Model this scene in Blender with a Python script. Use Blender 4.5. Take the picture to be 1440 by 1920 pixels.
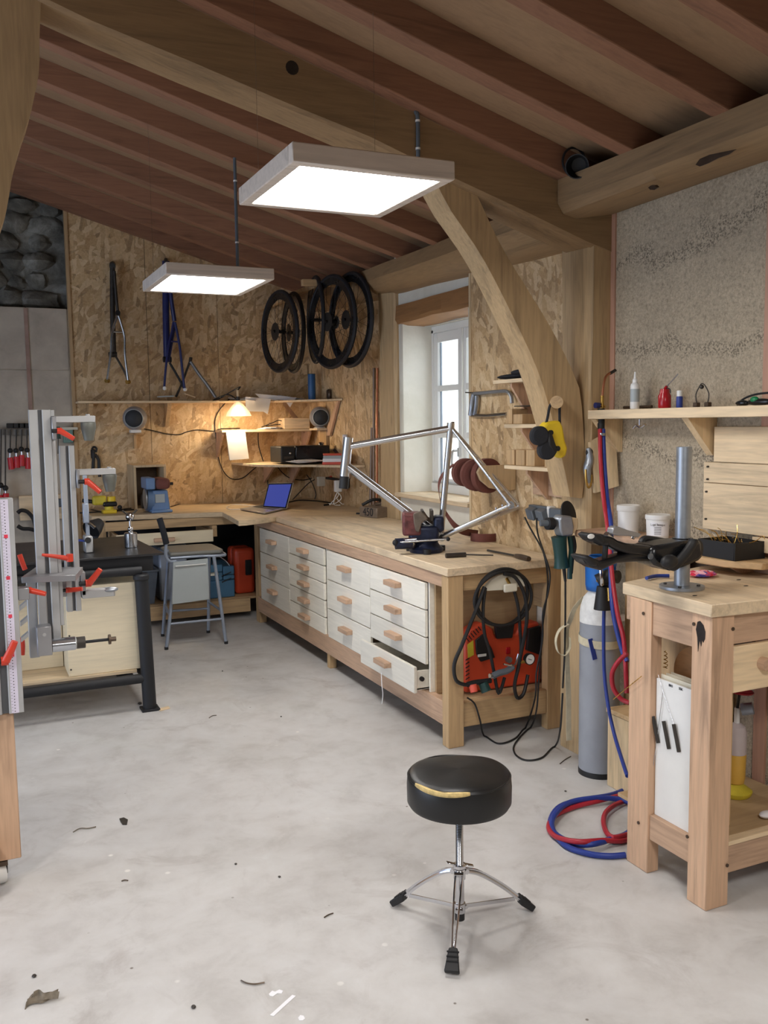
import bpy, bmesh, math, random
from mathutils import Vector, Matrix, noise as mnoise
R_ = math.radians
random.seed(7)
for o in list(bpy.data.objects): bpy.data.objects.remove(o)
SC = bpy.context.scene
COL = SC.collection
# ---------------------------------------------------------------- camera
cam_d = bpy.data.cameras.new('camera'); cam = bpy.data.objects.new('camera', cam_d); COL.objects.link(cam)
cam_d.sensor_fit = 'HORIZONTAL'; cam_d.sensor_width = 36.0; cam_d.lens = 36.0 * 1700 / 1440
cam_d.clip_start = 0.05
yaw, pitch, roll = R_(24.72), R_(5.6), R_(-0.77)
fw = Vector((math.sin(yaw)*math.cos(pitch), math.cos(yaw)*math.cos(pitch), -math.sin(pitch)))
r0 = Vector((math.cos(yaw), -math.sin(yaw), 0)); u0 = r0.cross(fw)
rt = r0*math.cos(roll) + u0*math.sin(roll); up = u0*math.cos(roll) - r0*math.sin(roll)
m = Matrix((rt, up, -fw)).transposed().to_4x4(); m.translation = (0, 0, 1.6)
cam.matrix_world = m
SC.camera = cam
# ---------------------------------------------------------------- world, lights, exposure
w = bpy.data.worlds.new('world'); SC.world = w; w.use_nodes = True
wn = w.node_tree.nodes; wn['Background'].inputs[0].default_value = (.78, .87, 1, 1); wn['Background'].inputs[1].default_value = 2.6
def area(name, loc, rot, size, sy, power, color):
    d = bpy.data.lights.new(name, 'AREA'); d.shape = 'RECTANGLE'; d.size = size; d.size_y = sy; d.energy = power; d.color = color
    o = bpy.data.objects.new(name, d); o.location = loc; o.rotation_euler = rot; COL.objects.link(o); return o
# daylight from an assumed, unseen opening on the left, and through the window
area('assumed_daylight_left', (-3.3, 4.4, .95), (0, R_(-90), 0), 1.7, 2.8, 44, (.55, .70, 1))
area('daylight_window', (3.5, 5.42, 1.75), (0, R_(90), 0), 1.1, .85, 14, (.85, .93, 1))
# two unseen lights added as fill over the front, assuming more ceiling panels there
area('assumed_fill_light', (1.0, .1, 2.25), (0, 0, 0), .6, .6, 46, (1, .965, .93))
area('assumed_fill_light', (-1.0, 1.6, 2.25), (0, 0, 0), .6, .6, 34, (1, .965, .93))
vs = SC.view_settings
vs.view_transform = 'Standard'; vs.look = 'None'; vs.gamma = 1; vs.use_curve_mapping = False; vs.exposure = 0.12
LAMP_STRENGTH = 30
# ---------------------------------------------------------------- helpers
ORG = {}
def tag(o, label=None, cat=None, group=None, kind=None):
    if label: o['label'] = label
    if cat: o['category'] = cat
    if group: o['group'] = group
    if kind: o['kind'] = kind
    return o
def thing(name, label, cat, loc=(0,0,0), group=None):
    o = bpy.data.objects.new(name, None); o.empty_display_size = .05; COL.objects.link(o); o.location = loc
    ORG[o.name] = Vector(loc); return tag(o, label, cat, group)
def V(*a): return Vector(a)
def smooth_pts(pts, n=5, closed=False):
    P = [Vector(p) for p in pts]; out = []
    N = len(P); rng = range(N if closed else N-1)
    for i in rng:
        if closed: a, b, c, d = P[(i-1) % N], P[i], P[(i+1) % N], P[(i+2) % N]
        else: a, b, c, d = P[max(i-1, 0)], P[i], P[i+1], P[min(i+2, N-1)]
        for k in range(n):
            t = k/n
            out.append(.5*((2*b)+(c-a)*t+(2*a-5*b+4*c-d)*t*t+(3*b-a-3*c+d)*t**3))
    if not closed: out.append(P[-1])
    return out
def lay(pts, r, n=8):
    return [V(p.x, p.y, max(p.z, r+.0008)) for p in smooth_pts(pts, n)]
class MB:
    def __init__(s): s.v = []; s.f = []
    def add(s, vs_, fs_):
        n = len(s.v); s.v += [Vector(v) for v in vs_]; s.f += [tuple(i+n for i in f) for f in fs_]; return s
    def box(s, x0, x1, y0, y1, z0, z1):
        return s.add([(x0,y0,z0),(x1,y0,z0),(x1,y1,z0),(x0,y1,z0),(x0,y0,z1),(x1,y0,z1),(x1,y1,z1),(x0,y1,z1)],
              [(0,3,2,1),(4,5,6,7),(0,1,5,4),(1,2,6,5),(2,3,7,6),(3,0,4,7)])
    def obox(s, c, size, rot=(0,0,0)):
        from mathutils import Euler
        M = Euler(rot).to_matrix(); h = Vector(size)/2; n = len(s.v)
        s.box(-h.x, h.x, -h.y, h.y, -h.z, h.z)
        for i in range(n, len(s.v)): s.v[i] = M @ s.v[i] + Vector(c)
        return s
    def bar(s, p0, p1, w, h, upv=(0,0,1)):
        p0, p1 = Vector(p0), Vector(p1); d = (p1-p0).normalized(); U = Vector(upv)
        if abs(d.dot(U)) > .99: U = Vector((1,0,0))
        S = d.cross(U).normalized(); U = S.cross(d)
        vs_ = [p + S*a*w/2 + U*b*h/2 for p in (p0, p1) for a, b in ((-1,-1),(1,-1),(1,1),(-1,1))]
        return s.add(vs_, [(0,1,2,3),(7,6,5,4),(0,4,5,1),(1,5,6,2),(2,6,7,3),(3,7,4,0)])
    def cyl(s, p0, p1, r0, r1=None, n=16):
        r1 = r0 if r1 is None else r1
        p0, p1 = Vector(p0), Vector(p1); d = (p1-p0).normalized(); U = Vector((0,0,1)) if abs(d.z) < .95 else Vector((1,0,0))
        S = d.cross(U).normalized(); U = S.cross(d); vs_ = []
        for p, r in ((p0, r0), (p1, r1)):
            vs_ += [p + (S*math.cos(2*math.pi*k/n) + U*math.sin(2*math.pi*k/n))*r for k in range(n)]
        fs_ = [(k, (k+1) % n, n+(k+1) % n, n+k) for k in range(n)] + [tuple(range(n-1, -1, -1)), tuple(range(n, 2*n))]
        return s.add(vs_, fs_)
    def tube(s, pts, r, n=8, sub=5, closed=False, rad=None):
        P = smooth_pts(pts, sub, closed) if sub else [Vector(p) for p in pts]
        N = len(P); vs_ = []; prev = None
        for i, p in enumerate(P):
            a = P[(i-1) % N] if closed else P[max(i-1, 0)]; b = P[(i+1) % N] if closed else P[min(i+1, N-1)]
            d = (b-a).normalized() if (b-a).length > 1e-7 else V(0,0,1)
            if prev is None:
                U = Vector((0,0,1)) if abs(d.z) < .9 else Vector((1,0,0)); S = d.cross(U).normalized()
            else: S = (prev - d*prev.dot(d)).normalized()
            prev = S; U = S.cross(d); rr = rad(i/(N-1)) if rad else r
            vs_ += [p + (S*math.cos(2*math.pi*k/n) + U*math.sin(2*math.pi*k/n))*rr for k in range(n)]
        fs_ = []
        for i in range(N if closed else N-1):
            j = (i+1) % N
            fs_ += [(i*n+k, i*n+(k+1) % n, j*n+(k+1) % n, j*n+k) for k in range(n)]
        if not closed: fs_ += [tuple(range(n-1, -1, -1)), tuple((N-1)*n+k for k in range(n))]
        return s.add(vs_, fs_)
    def lathe(s, prof, c=(0,0,0), axis=(0,0,1), n=24):
        A = Vector(axis).normalized(); U = Vector((0,0,1)) if abs(A.z) < .95 else Vector((1,0,0))
        S = A.cross(U).normalized(); U = S.cross(A); c = Vector(c); vs_ = []; fs_ = []
        for r, h in prof: vs_ += [c + A*h + (S*math.cos(2*math.pi*k/n)+U*math.sin(2*math.pi*k/n))*max(r, 1e-4) for k in range(n)]
        for i in range(len(prof)-1): fs_ += [(i*n+k, i*n+(k+1) % n, (i+1)*n+(k+1) % n, (i+1)*n+k) for k in range(n)]
        if prof[0][0] > 1e-3: fs_.append(tuple(range(n-1, -1, -1)))
        if prof[-1][0] > 1e-3: fs_.append(tuple((len(prof)-1)*n+k for k in range(n)))
        return s.add(vs_, fs_)
    def prism(s, poly, vec):
        n = len(poly); vec = Vector(vec)
        a = [Vector(p) for p in poly]; b = [p+vec for p in a]
        return s.add(a+b, [tuple(range(n-1, -1, -1)), tuple(range(n, 2*n))]+[(k, (k+1) % n, n+(k+1) % n, n+k) for k in range(n)])
    def loft(s, A, B):
        n = len(A)
        return s.add(list(A)+list(B), [tuple(range(n-1, -1, -1)), tuple(range(n, 2*n))]+[(k, (k+1) % n, n+(k+1) % n, n+k) for k in range(n)])
    def ball(s, c, r, n=16, sq=(1,1,1)):
        c = Vector(c); k = n//2; i0 = len(s.v)
        s.lathe([(r*math.sin(math.pi*i/k), -r*math.cos(math.pi*i/k)) for i in range(k+1)], (0,0,0), (0,0,1), n)
        for i in range(i0, len(s.v)): v = s.v[i]; s.v[i] = Vector((v.x*sq[0], v.y*sq[1], v.z*sq[2]))+c
        return s
    def xform(s, M, i0=0):
        for i in range(i0, len(s.v)): s.v[i] = M @ s.v[i]
        return s
    def build(s, name, mat, parent=None, bevel=0, seg=1, sm=True, local=False, kind=None, label=None):
        o_ = Vector((0,0,0)); q = parent
        while q is not None and not local: o_ = o_ + Vector(q.location); q = q.parent
        me = bpy.data.meshes.new(name); me.from_pydata([v-o_ for v in s.v], [], s.f); me.update()
        bm = bmesh.new(); bm.from_mesh(me); bmesh.ops.remove_doubles(bm, verts=bm.verts, dist=2e-5)
        bmesh.ops.recalc_face_normals(bm, faces=bm.faces); bm.to_mesh(me); bm.free()
        if sm:
            me.polygons.foreach_set('use_smooth', [True]*len(me.polygons)); me.set_sharp_from_angle(angle=R_(36))
        me.materials.append(mat)
        o = bpy.data.objects.new(name, me); COL.objects.link(o)
        if parent is not None: o.parent = parent
        if bevel:
            b = o.modifiers.new('bevel', 'BEVEL'); b.width = bevel; b.segments = seg; b.limit_method = 'ANGLE'; b.angle_limit = R_(40); b.harden_normals = False
        if kind: o['kind'] = kind
        if label: o['label'] = label
        return o
def B(name, mat, parent, x0, x1, y0, y1, z0, z1, bevel=.003, **k):
    return MB().box(min(x0,x1), max(x0,x1), min(y0,y1), max(y0,y1), min(z0,z1), max(z0,z1)).build(name, mat, parent, bevel=bevel, **k)
def C(name, mat, parent, p0, p1, r0, r1=None, n=20, **k): return MB().cyl(p0, p1, r0, r1, n).build(name, mat, parent, **k)
def T(name, mat, parent, pts, r, n=8, sub=5, **k): return MB().tube(pts, r, n, sub).build(name, mat, parent, **k)
def solo(o, label, cat, group=None): return tag(o, label, cat, group)
def copy_tree(o, parent=None):
    c = o.copy(); COL.objects.link(c); c.parent = parent
    for ch in list(o.children): copy_tree(ch, c)
    return c
# ---------------------------------------------------------------- materials
def srgb(r, g, b):
    f = lambda c: (c/255/12.92) if c/255 <= .04045 else ((c/255+.055)/1.055)**2.4
    return (f(r), f(g), f(b), 1)
class NT:
    def __init__(s, name):
        s.m = bpy.data.materials.new(name); s.m.use_nodes = True; s.t = s.m.node_tree; s.b = s.t.nodes['Principled BSDF']
    def n(s, typ, **k):
        x = s.t.nodes.new(typ)
        for a, v in k.items():
            if a.startswith('i_'): x.inputs[a[2:].replace('_', ' ')].default_value = v
            else: setattr(x, a, v)
        return x
    def l(s, a, b): s.t.links.new(a, b)
    def coords(s, scale=(1,1,1), rot=(0,0,0), uv=False):
        tc = s.n('ShaderNodeTexCoord'); mp = s.n('ShaderNodeMapping'); mp.inputs['Scale'].default_value = scale; mp.inputs['Rotation'].default_value = rot
        if uv:
            sx = s.n('ShaderNodeSeparateXYZ'); s.l(tc.outputs['Object'], sx.inputs[0]); ad = s.n('ShaderNodeMath'); s.l(sx.outputs[0], ad.inputs[0]); s.l(sx.outputs[1], ad.inputs[1])
            cb = s.n('ShaderNodeCombineXYZ'); s.l(ad.outputs[0], cb.inputs[0]); s.l(sx.outputs[2], cb.inputs[1]); s.l(cb.outputs[0], mp.inputs[0])
        else: s.l(tc.outputs['Object'], mp.inputs[0])
        return mp.outputs[0]
    def noise(s, co, scale, detail=5, rough=.55, dist=0):
        x = s.n('ShaderNodeTexNoise'); x.inputs['Scale'].default_value = scale; x.inputs['Detail'].default_value = detail; x.inputs['Roughness'].default_value = rough; x.inputs['Distortion'].default_value = dist
        s.l(co, x.inputs['Vector']); return x
    def ramp(s, fac, stops):
        x = s.n('ShaderNodeValToRGB'); e = x.color_ramp.elements
        while len(e) < len(stops): e.new(.5)
        for el, (p, c) in zip(e, stops): el.position = p; el.color = c
        s.l(fac, x.inputs[0]); return x.outputs[0]
    def mix(s, fac, a, b, mode='MIX'):
        x = s.n('ShaderNodeMix', data_type='RGBA', blend_type=mode)
        for i, q in ((0, fac), (6, a), (7, b)):
            if hasattr(q, 'is_output'): s.l(q, x.inputs[i])
            else: x.inputs[i].default_value = q
        return x.outputs[2]
    def bump(s, h, strength=.3, dist=.01):
        x = s.n('ShaderNodeBump'); x.inputs['Strength'].default_value = strength; x.inputs['Distance'].default_value = dist
        s.l(h, x.inputs['Height']); s.l(x.outputs[0], s.b.inputs['Normal'])
    def out(s, col=None, rough=.6, metal=0):
        if col is not None:
            if hasattr(col, 'is_output'): s.l(col, s.b.inputs['Base Color'])
            else: s.b.inputs['Base Color'].default_value = col
        if hasattr(rough, 'is_output'): s.l(rough, s.b.inputs['Roughness'])
        else: s.b.inputs['Roughness'].default_value = rough
        s.b.inputs['Metallic'].default_value = metal; return s.m
def mulc(c, k): return (c[0]*k, c[1]*k, c[2]*k, 1)
def wood(name, col, axis='z', rough=.62, contrast=.22, knots=.0, tint=None, stain=None):
    t = NT(name); k = {'x': (1.1, 15, 15), 'y': (15, 1.1, 15), 'z': (15, 15, 1.1)}[axis]
    co = t.coords(k); oi = t.n('ShaderNodeObjectInfo')
    off = t.n('ShaderNodeVectorMath', operation='ADD'); t.l(co, off.inputs[0]); mu = t.n('ShaderNodeMath', operation='MULTIPLY'); t.l(oi.outputs['Random'], mu.inputs[0]); mu.inputs[1].default_value = 37
    t.l(mu.outputs[0], off.inputs[1]); co = off.outputs[0]
    n1 = t.noise(co, 1.0, 7, .6, 1.1); n2 = t.noise(co, 5.5, 3, .5, .3)
    c2 = tint or mulc(col, 1-contrast*1.9)
    base = t.ramp(n1.outputs[0], [(.3, mulc(col, 1.06)), (.52, col), (.68, c2)])
    base = t.mix(.35, base, t.ramp(n2.outputs[0], [(.35, mulc(col, 1.1)), (.65, mulc(col, 1-contrast*1.6))]))
    vr = t.n('ShaderNodeMapRange'); t.l(oi.outputs['Random'], vr.inputs[0]); vr.inputs[3].default_value = .9; vr.inputs[4].default_value = 1.08
    hs = t.n('ShaderNodeHueSaturation'); t.l(vr.outputs[0], hs.inputs['Value']); t.l(base, hs.inputs['Color']); base = hs.outputs[0]
    if knots:
        ks = {'x': (1.6, 5, 5), 'y': (5, 1.6, 5), 'z': (5, 5, 1.6)}[axis]
        vo = t.n('ShaderNodeTexVoronoi'); t.l(t.coords(ks), vo.inputs['Vector']); vo.inputs['Scale'].default_value = 1.3
        kf = t.ramp(vo.outputs['Distance'], [(.05, (1,1,1,1)), (.11, (.25,.25,.25,1)), (.2, (0,0,0,1))])
        base = t.mix(t.mix(1-knots, kf, (0,0,0,1)), base, mulc(col, .28))
    if stain:
        sn = t.noise(t.coords((1,1,1)), 3.5, 5, .6, .6)
        base = t.mix(t.ramp(sn.outputs[0], [(.48, (0,0,0,1)), (.7, (.55,.55,.55,1))]), base, stain)
    t.bump(n1.outputs[0], .12, .004)
    return t.out(base, rough)
def paint(name, col, rough=.5, metal=0, var=.08, sc=8, bump=0):
    t = NT(name); n = t.noise(t.coords(), sc, 5, .6)
    c = t.ramp(n.outputs[0], [(.3, mulc(col, 1-var)), (.7, mulc(col, 1+var))])
    if bump: t.bump(n.outputs[0], bump, .003)
    r = t.n('ShaderNodeMapRange'); t.l(n.outputs[0], r.inputs[0]); r.inputs[3].default_value = max(rough-.08, .02); r.inputs[4].default_value = min(rough+.08, 1)
    return t.out(c, r.outputs[0], metal)
M = {}
M['pine_x'] = wood('pine_along_x', srgb(196,164,122), 'x', knots=.5)
M['pine_y'] = wood('pine_along_y', srgb(196,164,122), 'y', knots=.5)
M['pine_z'] = wood('pine_along_z', srgb(196,164,122), 'z', knots=.5)
M['pale_x'] = wood('pale_pine_along_x', srgb(228,204,168), 'x', knots=.35)
M['pale_y'] = wood('pale_pine_along_y', srgb(232,208,172), 'y', knots=.35)
M['pale_z'] = wood('pale_pine_along_z', srgb(220,194,154), 'z', knots=.3)
M['top_y'] = wood('benchtop_pine_along_y', srgb(222,200,168), 'y', knots=.3, stain=srgb(168,148,124), rough=.5)
M['top_x'] = wood('benchtop_pine_along_x', srgb(220,196,160), 'x', knots=.3, stain=srgb(172,150,122), rough=.5)
M['fir_x'] = wood('douglas_fir_along_x', srgb(200,166,138), 'x', knots=.4)
M['fir_y'] = wood('douglas_fir_along_y', srgb(200,166,138), 'y', knots=.4)
M['fir_z'] = wood('douglas_fir_along_z', srgb(206,170,140), 'z', knots=.45)
M['rafter'] = wood('reddish_rafter_wood', srgb(146,104,80), 'x', knots=.3)
M['beam_x'] = wood('oak_beam_along_x', srgb(150,122,88), 'x', knots=.25)
M['beam_y'] = wood('oak_beam_along_y', srgb(148,120,86), 'y', knots=.25)
M['beam_z'] = wood('oak_beam_along_z', srgb(190,162,122), 'z', knots=.35)
M['lintel'] = wood('brown_lintel_wood', srgb(150,108,66), 'y', knots=.5)
M['roofboard'] = wood('roof_board', srgb(152,122,92), 'x', contrast=.12)
M['ply_white'] = wood('whitewashed_plywood', srgb(234,229,216), 'y', contrast=.06, knots=.12)
M['ply_x'] = wood('whitewashed_plywood_x', srgb(226,212,182), 'x', contrast=.06, knots=.1)
M['chip'] = wood('particle_board', srgb(186,158,120), 'x', contrast=.1)
M['lampwood'] = wood('lamp_frame_wood', srgb(208,196,184), 'x', contrast=.12)
M['black_metal'] = paint('black_painted_steel', srgb(26,27,31), .6, .1)
M['table_steel'] = paint('dark_steel_plate', srgb(62,62,64), .38, .75, .15, 5)
M['alu'] = paint('anodised_aluminium', srgb(186,187,188), .5, .6, .04, 12)
M['alu_dark'] = paint('aluminium_slot', srgb(96,98,102), .5, .6)
M['alu_plate'] = paint('machined_aluminium_plate', srgb(160,160,163), .42, .7, .03)
M['steel'] = paint('brushed_steel', srgb(190,194,200), .2, 1, .05, 20)
M['raw_tube'] = paint('raw_steel_tube', srgb(214,217,222), .26, 1, .03, 3)
M['chrome'] = paint('chrome', srgb(205,205,208), .12, 1, .03)
M['galv'] = paint('galvanised_steel', srgb(158,164,172), .42, .8, .08, 30)
M['iron'] = paint('blackened_iron', srgb(72,68,64), .5, .7, .2, 20)
M['darkbrown'] = paint('dark_steel_nut', srgb(92,78,66), .4, .7, .2, 20)
M['red_plastic'] = paint('red_lever_plastic', srgb(206,62,40), .35, 0, .05)
M['red_clamp'] = paint('red_clamp_handle', srgb(200,36,48), .4)
M['black'] = paint('black_rubber', srgb(24,24,26), .55)
M['black_gloss'] = paint('black_plastic', srgb(22,23,26), .28)
M['black_cloth'] = paint('black_cloth', srgb(30,32,38), .85, 0, .2, 30, .3)
M['tyre'] = paint('tyre_rubber', srgb(26,27,32), .6)
M['vinyl'] = paint('black_vinyl', srgb(15,16,18), .42, 0, .15, 10, .08)
M['foam'] = paint('torn_foam', srgb(214,188,128), .9, 0, .25, 60, .4)
M['blue_tool'] = paint('blue_grey_machine_paint', srgb(104,134,176), .4)
M['blue_frame'] = paint('dark_blue_frame_paint', srgb(38,46,100), .3)
M['blue_hose'] = paint('blue_rubber_hose', srgb(36,58,140), .45)
M['red_hose'] = paint('red_rubber_hose', srgb(170,36,52), .45)
M['blue_cap'] = paint('blue_valve_guard', srgb(28,106,190), .35)
M['yellow'] = paint('yellow_plastic', srgb(232,200,44), .4)
M['yellow_dirty'] = paint('worn_yellow_plastic', srgb(214,196,60), .5, 0, .2)
M['green_tool'] = paint('dark_green_tool_body', srgb(22,58,56), .4)
M['orange'] = paint('orange_red_plastic', srgb(206,74,44), .4, 0, .06)
M['red_can'] = paint('red_enamel_can', srgb(170,20,32), .25)
M['white_plastic'] = paint('white_plastic', srgb(232,232,230), .4, 0, .03)
M['offwhite'] = paint('off_white_paint', srgb(222,216,198), .6, 0, .04)
M['cyl_grey'] = paint('grey_cylinder_paint', srgb(150,154,162), .45, 0, .1, 6)
M['cyl_white'] = paint('scuffed_white_paint', srgb(226,226,224), .5, 0, .12, 30)
M['strap'] = paint('beige_webbing_strap', srgb(206,196,168), .8, 0, .1, 40)
M['grey_box'] = paint('dark_grey_crate', srgb(84,92,102), .5)
M['grey_seat'] = paint('grey_moulded_seat', srgb(118,118,112), .45, 0, .05)
M['grey_panel'] = paint('pale_grey_panel', srgb(168,176,178), .35, 0, .03)
M['chair_tube'] = paint('grey_painted_tube', srgb(150,160,176), .35, .3)
M['teal_tool'] = paint('hammered_blue_toolbox', srgb(72,116,148), .4, .2)
M['belt'] = paint('sanding_belt_brown', srgb(112,66,58), .85, 0, .1, 80)
M['belt_back'] = paint('sanding_belt_backing', srgb(96,104,140), .8)
M['copper'] = paint('copper_pipe', srgb(196,130,96), .3, .9, .15)
M['steel_rod'] = paint('brown_steel_tube', srgb(138,120,108), .4, .7, .15)
M['brass'] = paint('brass', srgb(200,160,84), .28, .9)
M['paper'] = paint('white_paper', srgb(234,234,238), .7, 0, .02)
M['book_red'] = paint('red_book_cover', srgb(214,84,64), .5)
M['silver_laptop'] = paint('silver_laptop_shell', srgb(200,196,190), .3, .6)
M['window_white'] = paint('white_window_paint', srgb(232,232,228), .4, 0, .02)
M['ink'] = paint('black_print', srgb(40,40,44), .6)
M['pink'] = paint('pink_cloth', srgb(222,60,84), .8, 0, .3, 30)
M['speaker_shell'] = paint('grey_speaker_shell', srgb(142,142,148), .3)
M['tape'] = paint('ruler_tape_lilac', srgb(214,208,226), .5)
M['speaker_grille'] = paint('dark_speaker_grille', srgb(50,53,57), .7)
M['sandy_blue'] = paint('blue_plastic_tube', srgb(36,92,150), .4)
M['ceramic'] = paint('speckled_green_cup', srgb(104,140,132), .4, 0, .5, 120)
M['grey_led'] = paint('grey_plastic_casing', srgb(92,100,108), .45)
M['twig'] = paint('dry_shaving', srgb(120,110,96), .9, 0, .3, 60)
M['yellow_liquid'] = paint('yellow_liquid_bottle', srgb(222,176,80), .35)
M['cloudy'] = paint('cloudy_plastic', srgb(196,184,184), .35)
def emit(name, col, strength):
    t = NT(name); t.b.inputs['Emission Color'].default_value = col; t.b.inputs['Emission Strength'].default_value = strength
    return t.out((.8,.8,.8,1), .6)
M['led'] = emit('led_diffuser', (1, .97, .93, 1), LAMP_STRENGTH)
M['bulb'] = emit('lamp_bulb', (1, .78, .5, 1), 60)
M['screen'] = emit('laptop_screen', srgb(62, 74, 160), .75); M['screen'].node_tree.nodes['Principled BSDF'].inputs['Base Color'].default_value = (.01,.01,.02,1); M['screen'].node_tree.nodes['Principled BSDF'].inputs['Roughness'].default_value = .35
def glass(name, col, rough=.02):
    t = NT(name); t.b.inputs['Transmission Weight'].default_value = 1; t.b.inputs['IOR'].default_value = 1.45; return t.out(col, rough)
t = NT('window_glass'); gl = t.n('ShaderNodeBsdfGlossy'); gl.inputs['Roughness'].default_value = .02; tr = t.n('ShaderNodeBsdfTransparent'); mx = t.n('ShaderNodeMixShader'); mx.inputs[0].default_value = .07
t.l(tr.outputs[0], mx.inputs[1]); t.l(gl.outputs[0], mx.inputs[2]); t.l(mx.outputs[0], t.t.nodes['Material Output'].inputs[0]); M['window_glass'] = t.m
t = NT('frosted_lampshade'); t.b.inputs['Transmission Weight'].default_value = .9; M['shade'] = t.out((1, .95, .85, 1), .5)
def floor_mat():
    t = NT('polished_concrete'); co = t.coords()
    a = t.noise(co, .9, 8, .62, .7); b = t.noise(co, 6, 7, .65, .3); c = t.noise(co, 55, 4, .6)
    base = t.ramp(a.outputs[0], [(.3, srgb(168,165,162)), (.5, srgb(194,192,190)), (.68, srgb(208,207,206))])
    base = t.mix(.45, base, t.ramp(b.outputs[0], [(.28, srgb(156,152,148)), (.5, srgb(196,194,192)), (.72, srgb(212,212,212))]))
    vo = t.n('ShaderNodeTexVoronoi'); t.l(co, vo.inputs['Vector']); vo.inputs['Scale'].default_value = 9
    sp = t.ramp(vo.outputs['Distance'], [(.03, (1,1,1,1)), (.055, (0,0,0,1))])
    msk = t.mix(1, sp, t.ramp(t.noise(co, 2.3, 2).outputs[0], [(.5, (0,0,0,1)), (.56, (1,1,1,1))]), 'MULTIPLY')
    base = t.mix(msk, base, srgb(110,102,94))
    v2 = t.n('ShaderNodeTexVoronoi'); t.l(co, v2.inputs['Vector']); v2.inputs['Scale'].default_value = 7.3
    s2 = t.mix(1, t.ramp(v2.outputs['Distance'], [(.05, (1,1,1,1)), (.09, (0,0,0,1))]), t.ramp(t.noise(co, 1.7, 2).outputs[0], [(.53, (0,0,0,1)), (.6, (1,1,1,1))]), 'MULTIPLY')
    base = t.mix(s2, base, srgb(226,224,220))
    st = t.noise(co, 2.1, 6, .7, 1.6)
    base = t.mix(t.ramp(st.outputs[0], [(.56, (0,0,0,1)), (.75, (.5,.5,.5,1))]), base, srgb(140,130,124))
    t.bump(c.outputs[0], .12, .002)
    r = t.n('ShaderNodeMapRange'); t.l(b.outputs[0], r.inputs[0]); r.inputs[3].default_value = .42; r.inputs[4].default_value = .68
    return t.out(base, r.outputs[0])
M['floor'] = floor_mat()
def osb_mat():
    t = NT('oriented_strand_board')
    def layer(ang, sc, seed):
        m1 = t.coords((1, 1, 1), (0, 0, R_(ang)), uv=True); m2 = t.n('ShaderNodeMapping'); m2.inputs['Scale'].default_value = (sc, sc*3.2, 1); t.l(m1, m2.inputs[0]); mp = m2.outputs[0]
        nz = t.noise(mp, .8, 2); ad = t.n('ShaderNodeVectorMath', operation='MULTIPLY_ADD'); t.l(nz.outputs['Color'], ad.inputs[0]); ad.inputs[1].default_value = (.5,.5,0); t.l(mp, ad.inputs[2])
        a2 = t.n('ShaderNodeVectorMath', operation='ADD'); t.l(ad.outputs[0], a2.inputs[0]); a2.inputs[1].default_value = (seed, seed*1.7, 0)
        vo = t.n('ShaderNodeTexVoronoi', voronoi_dimensions='2D'); t.l(a2.outputs[0], vo.inputs['Vector']); vo.inputs['Scale'].default_value = 1; vo.inputs['Randomness'].default_value = 1
        sx = t.n('ShaderNodeSeparateColor'); t.l(vo.outputs['Color'], sx.inputs[0])
        return sx.outputs[0], sx.outputs[1], vo.outputs['Distance']
    cols = [(.0, srgb(148,120,86)), (.18, srgb(188,154,110)), (.45, srgb(212,180,134)), (.75, srgb(232,208,168)), (1, srgb(180,142,96))]
    prev = None; hsum = None
    for i, (ang, sc) in enumerate(((12, 9), (70, 9.5), (128, 9), (-35, 11), (95, 10))):
        f, g, d = layer(ang, sc, 3.1*i+1.3); c = t.ramp(f, cols)
        if prev is None: prev = c; hsum = f
        else:
            msk = t.ramp(g, [(.60, (0,0,0,1)), (.62, (1,1,1,1))]); prev = t.mix(msk, prev, c)
            hsum = t.mix(msk, hsum, f)
    fine = t.noise(t.coords((30, 30, 30)), 2.5, 4, .6)
    prev = t.mix(.22, prev, t.ramp(fine.outputs[0], [(.35, srgb(150,120,82)), (.6, srgb(226,204,166))]))
    big = t.noise(t.coords(), 1.3, 3); prev = t.mix(t.ramp(big.outputs[0], [(.4, (0,0,0,1)), (.7, (.3,.3,.3,1))]), prev, srgb(172,138,98))
    t.bump(hsum, .3, .003)
    return t.out(prev, .55)
M['osb'] = osb_mat()
def hemp_mat():
    t = NT('hemp_lime_infill'); co = t.coords()
    a = t.noise(co, 3, 6, .6, .4); b = t.noise(co, 60, 5, .75); c = t.noise(co, 130, 3, .7)
    base = t.ramp(b.outputs[0], [(.3, srgb(104,94,82)), (.42, srgb(174,160,138)), (.6, srgb(202,188,164)), (.75, srgb(226,214,194))])
    base = t.mix(.4, base, t.ramp(a.outputs[0], [(.3, srgb(166,152,130)), (.7, srgb(212,196,170))]))
    # darker pits along the horizontal lifts of the tamped infill
    mp = t.coords((1.2, 1.2, 1)); wv = t.n('ShaderNodeTexWave', wave_type='BANDS', bands_direction='Z'); t.l(mp, wv.inputs[0]); wv.inputs['Scale'].default_value = .75; wv.inputs['Distortion'].default_value = 5; wv.inputs['Detail'].default_value = 3; wv.inputs['Detail Scale'].default_value = 2.2
    lift = t.ramp(wv.outputs[0], [(.9, (0,0,0,1)), (.985, (1,1,1,1))])
    pit = t.mix(1, t.ramp(c.outputs[0], [(.5, (0,0,0,1)), (.56, (1,1,1,1))]), t.mix(.55, lift, (.35,.35,.35,1)), 'MULTIPLY')
    base = t.mix(pit, base, srgb(60,54,48))
    t.bump(b.outputs[0], .7, .012)
    return t.out(base, .95)
M['hemp'] = hemp_mat()
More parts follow.
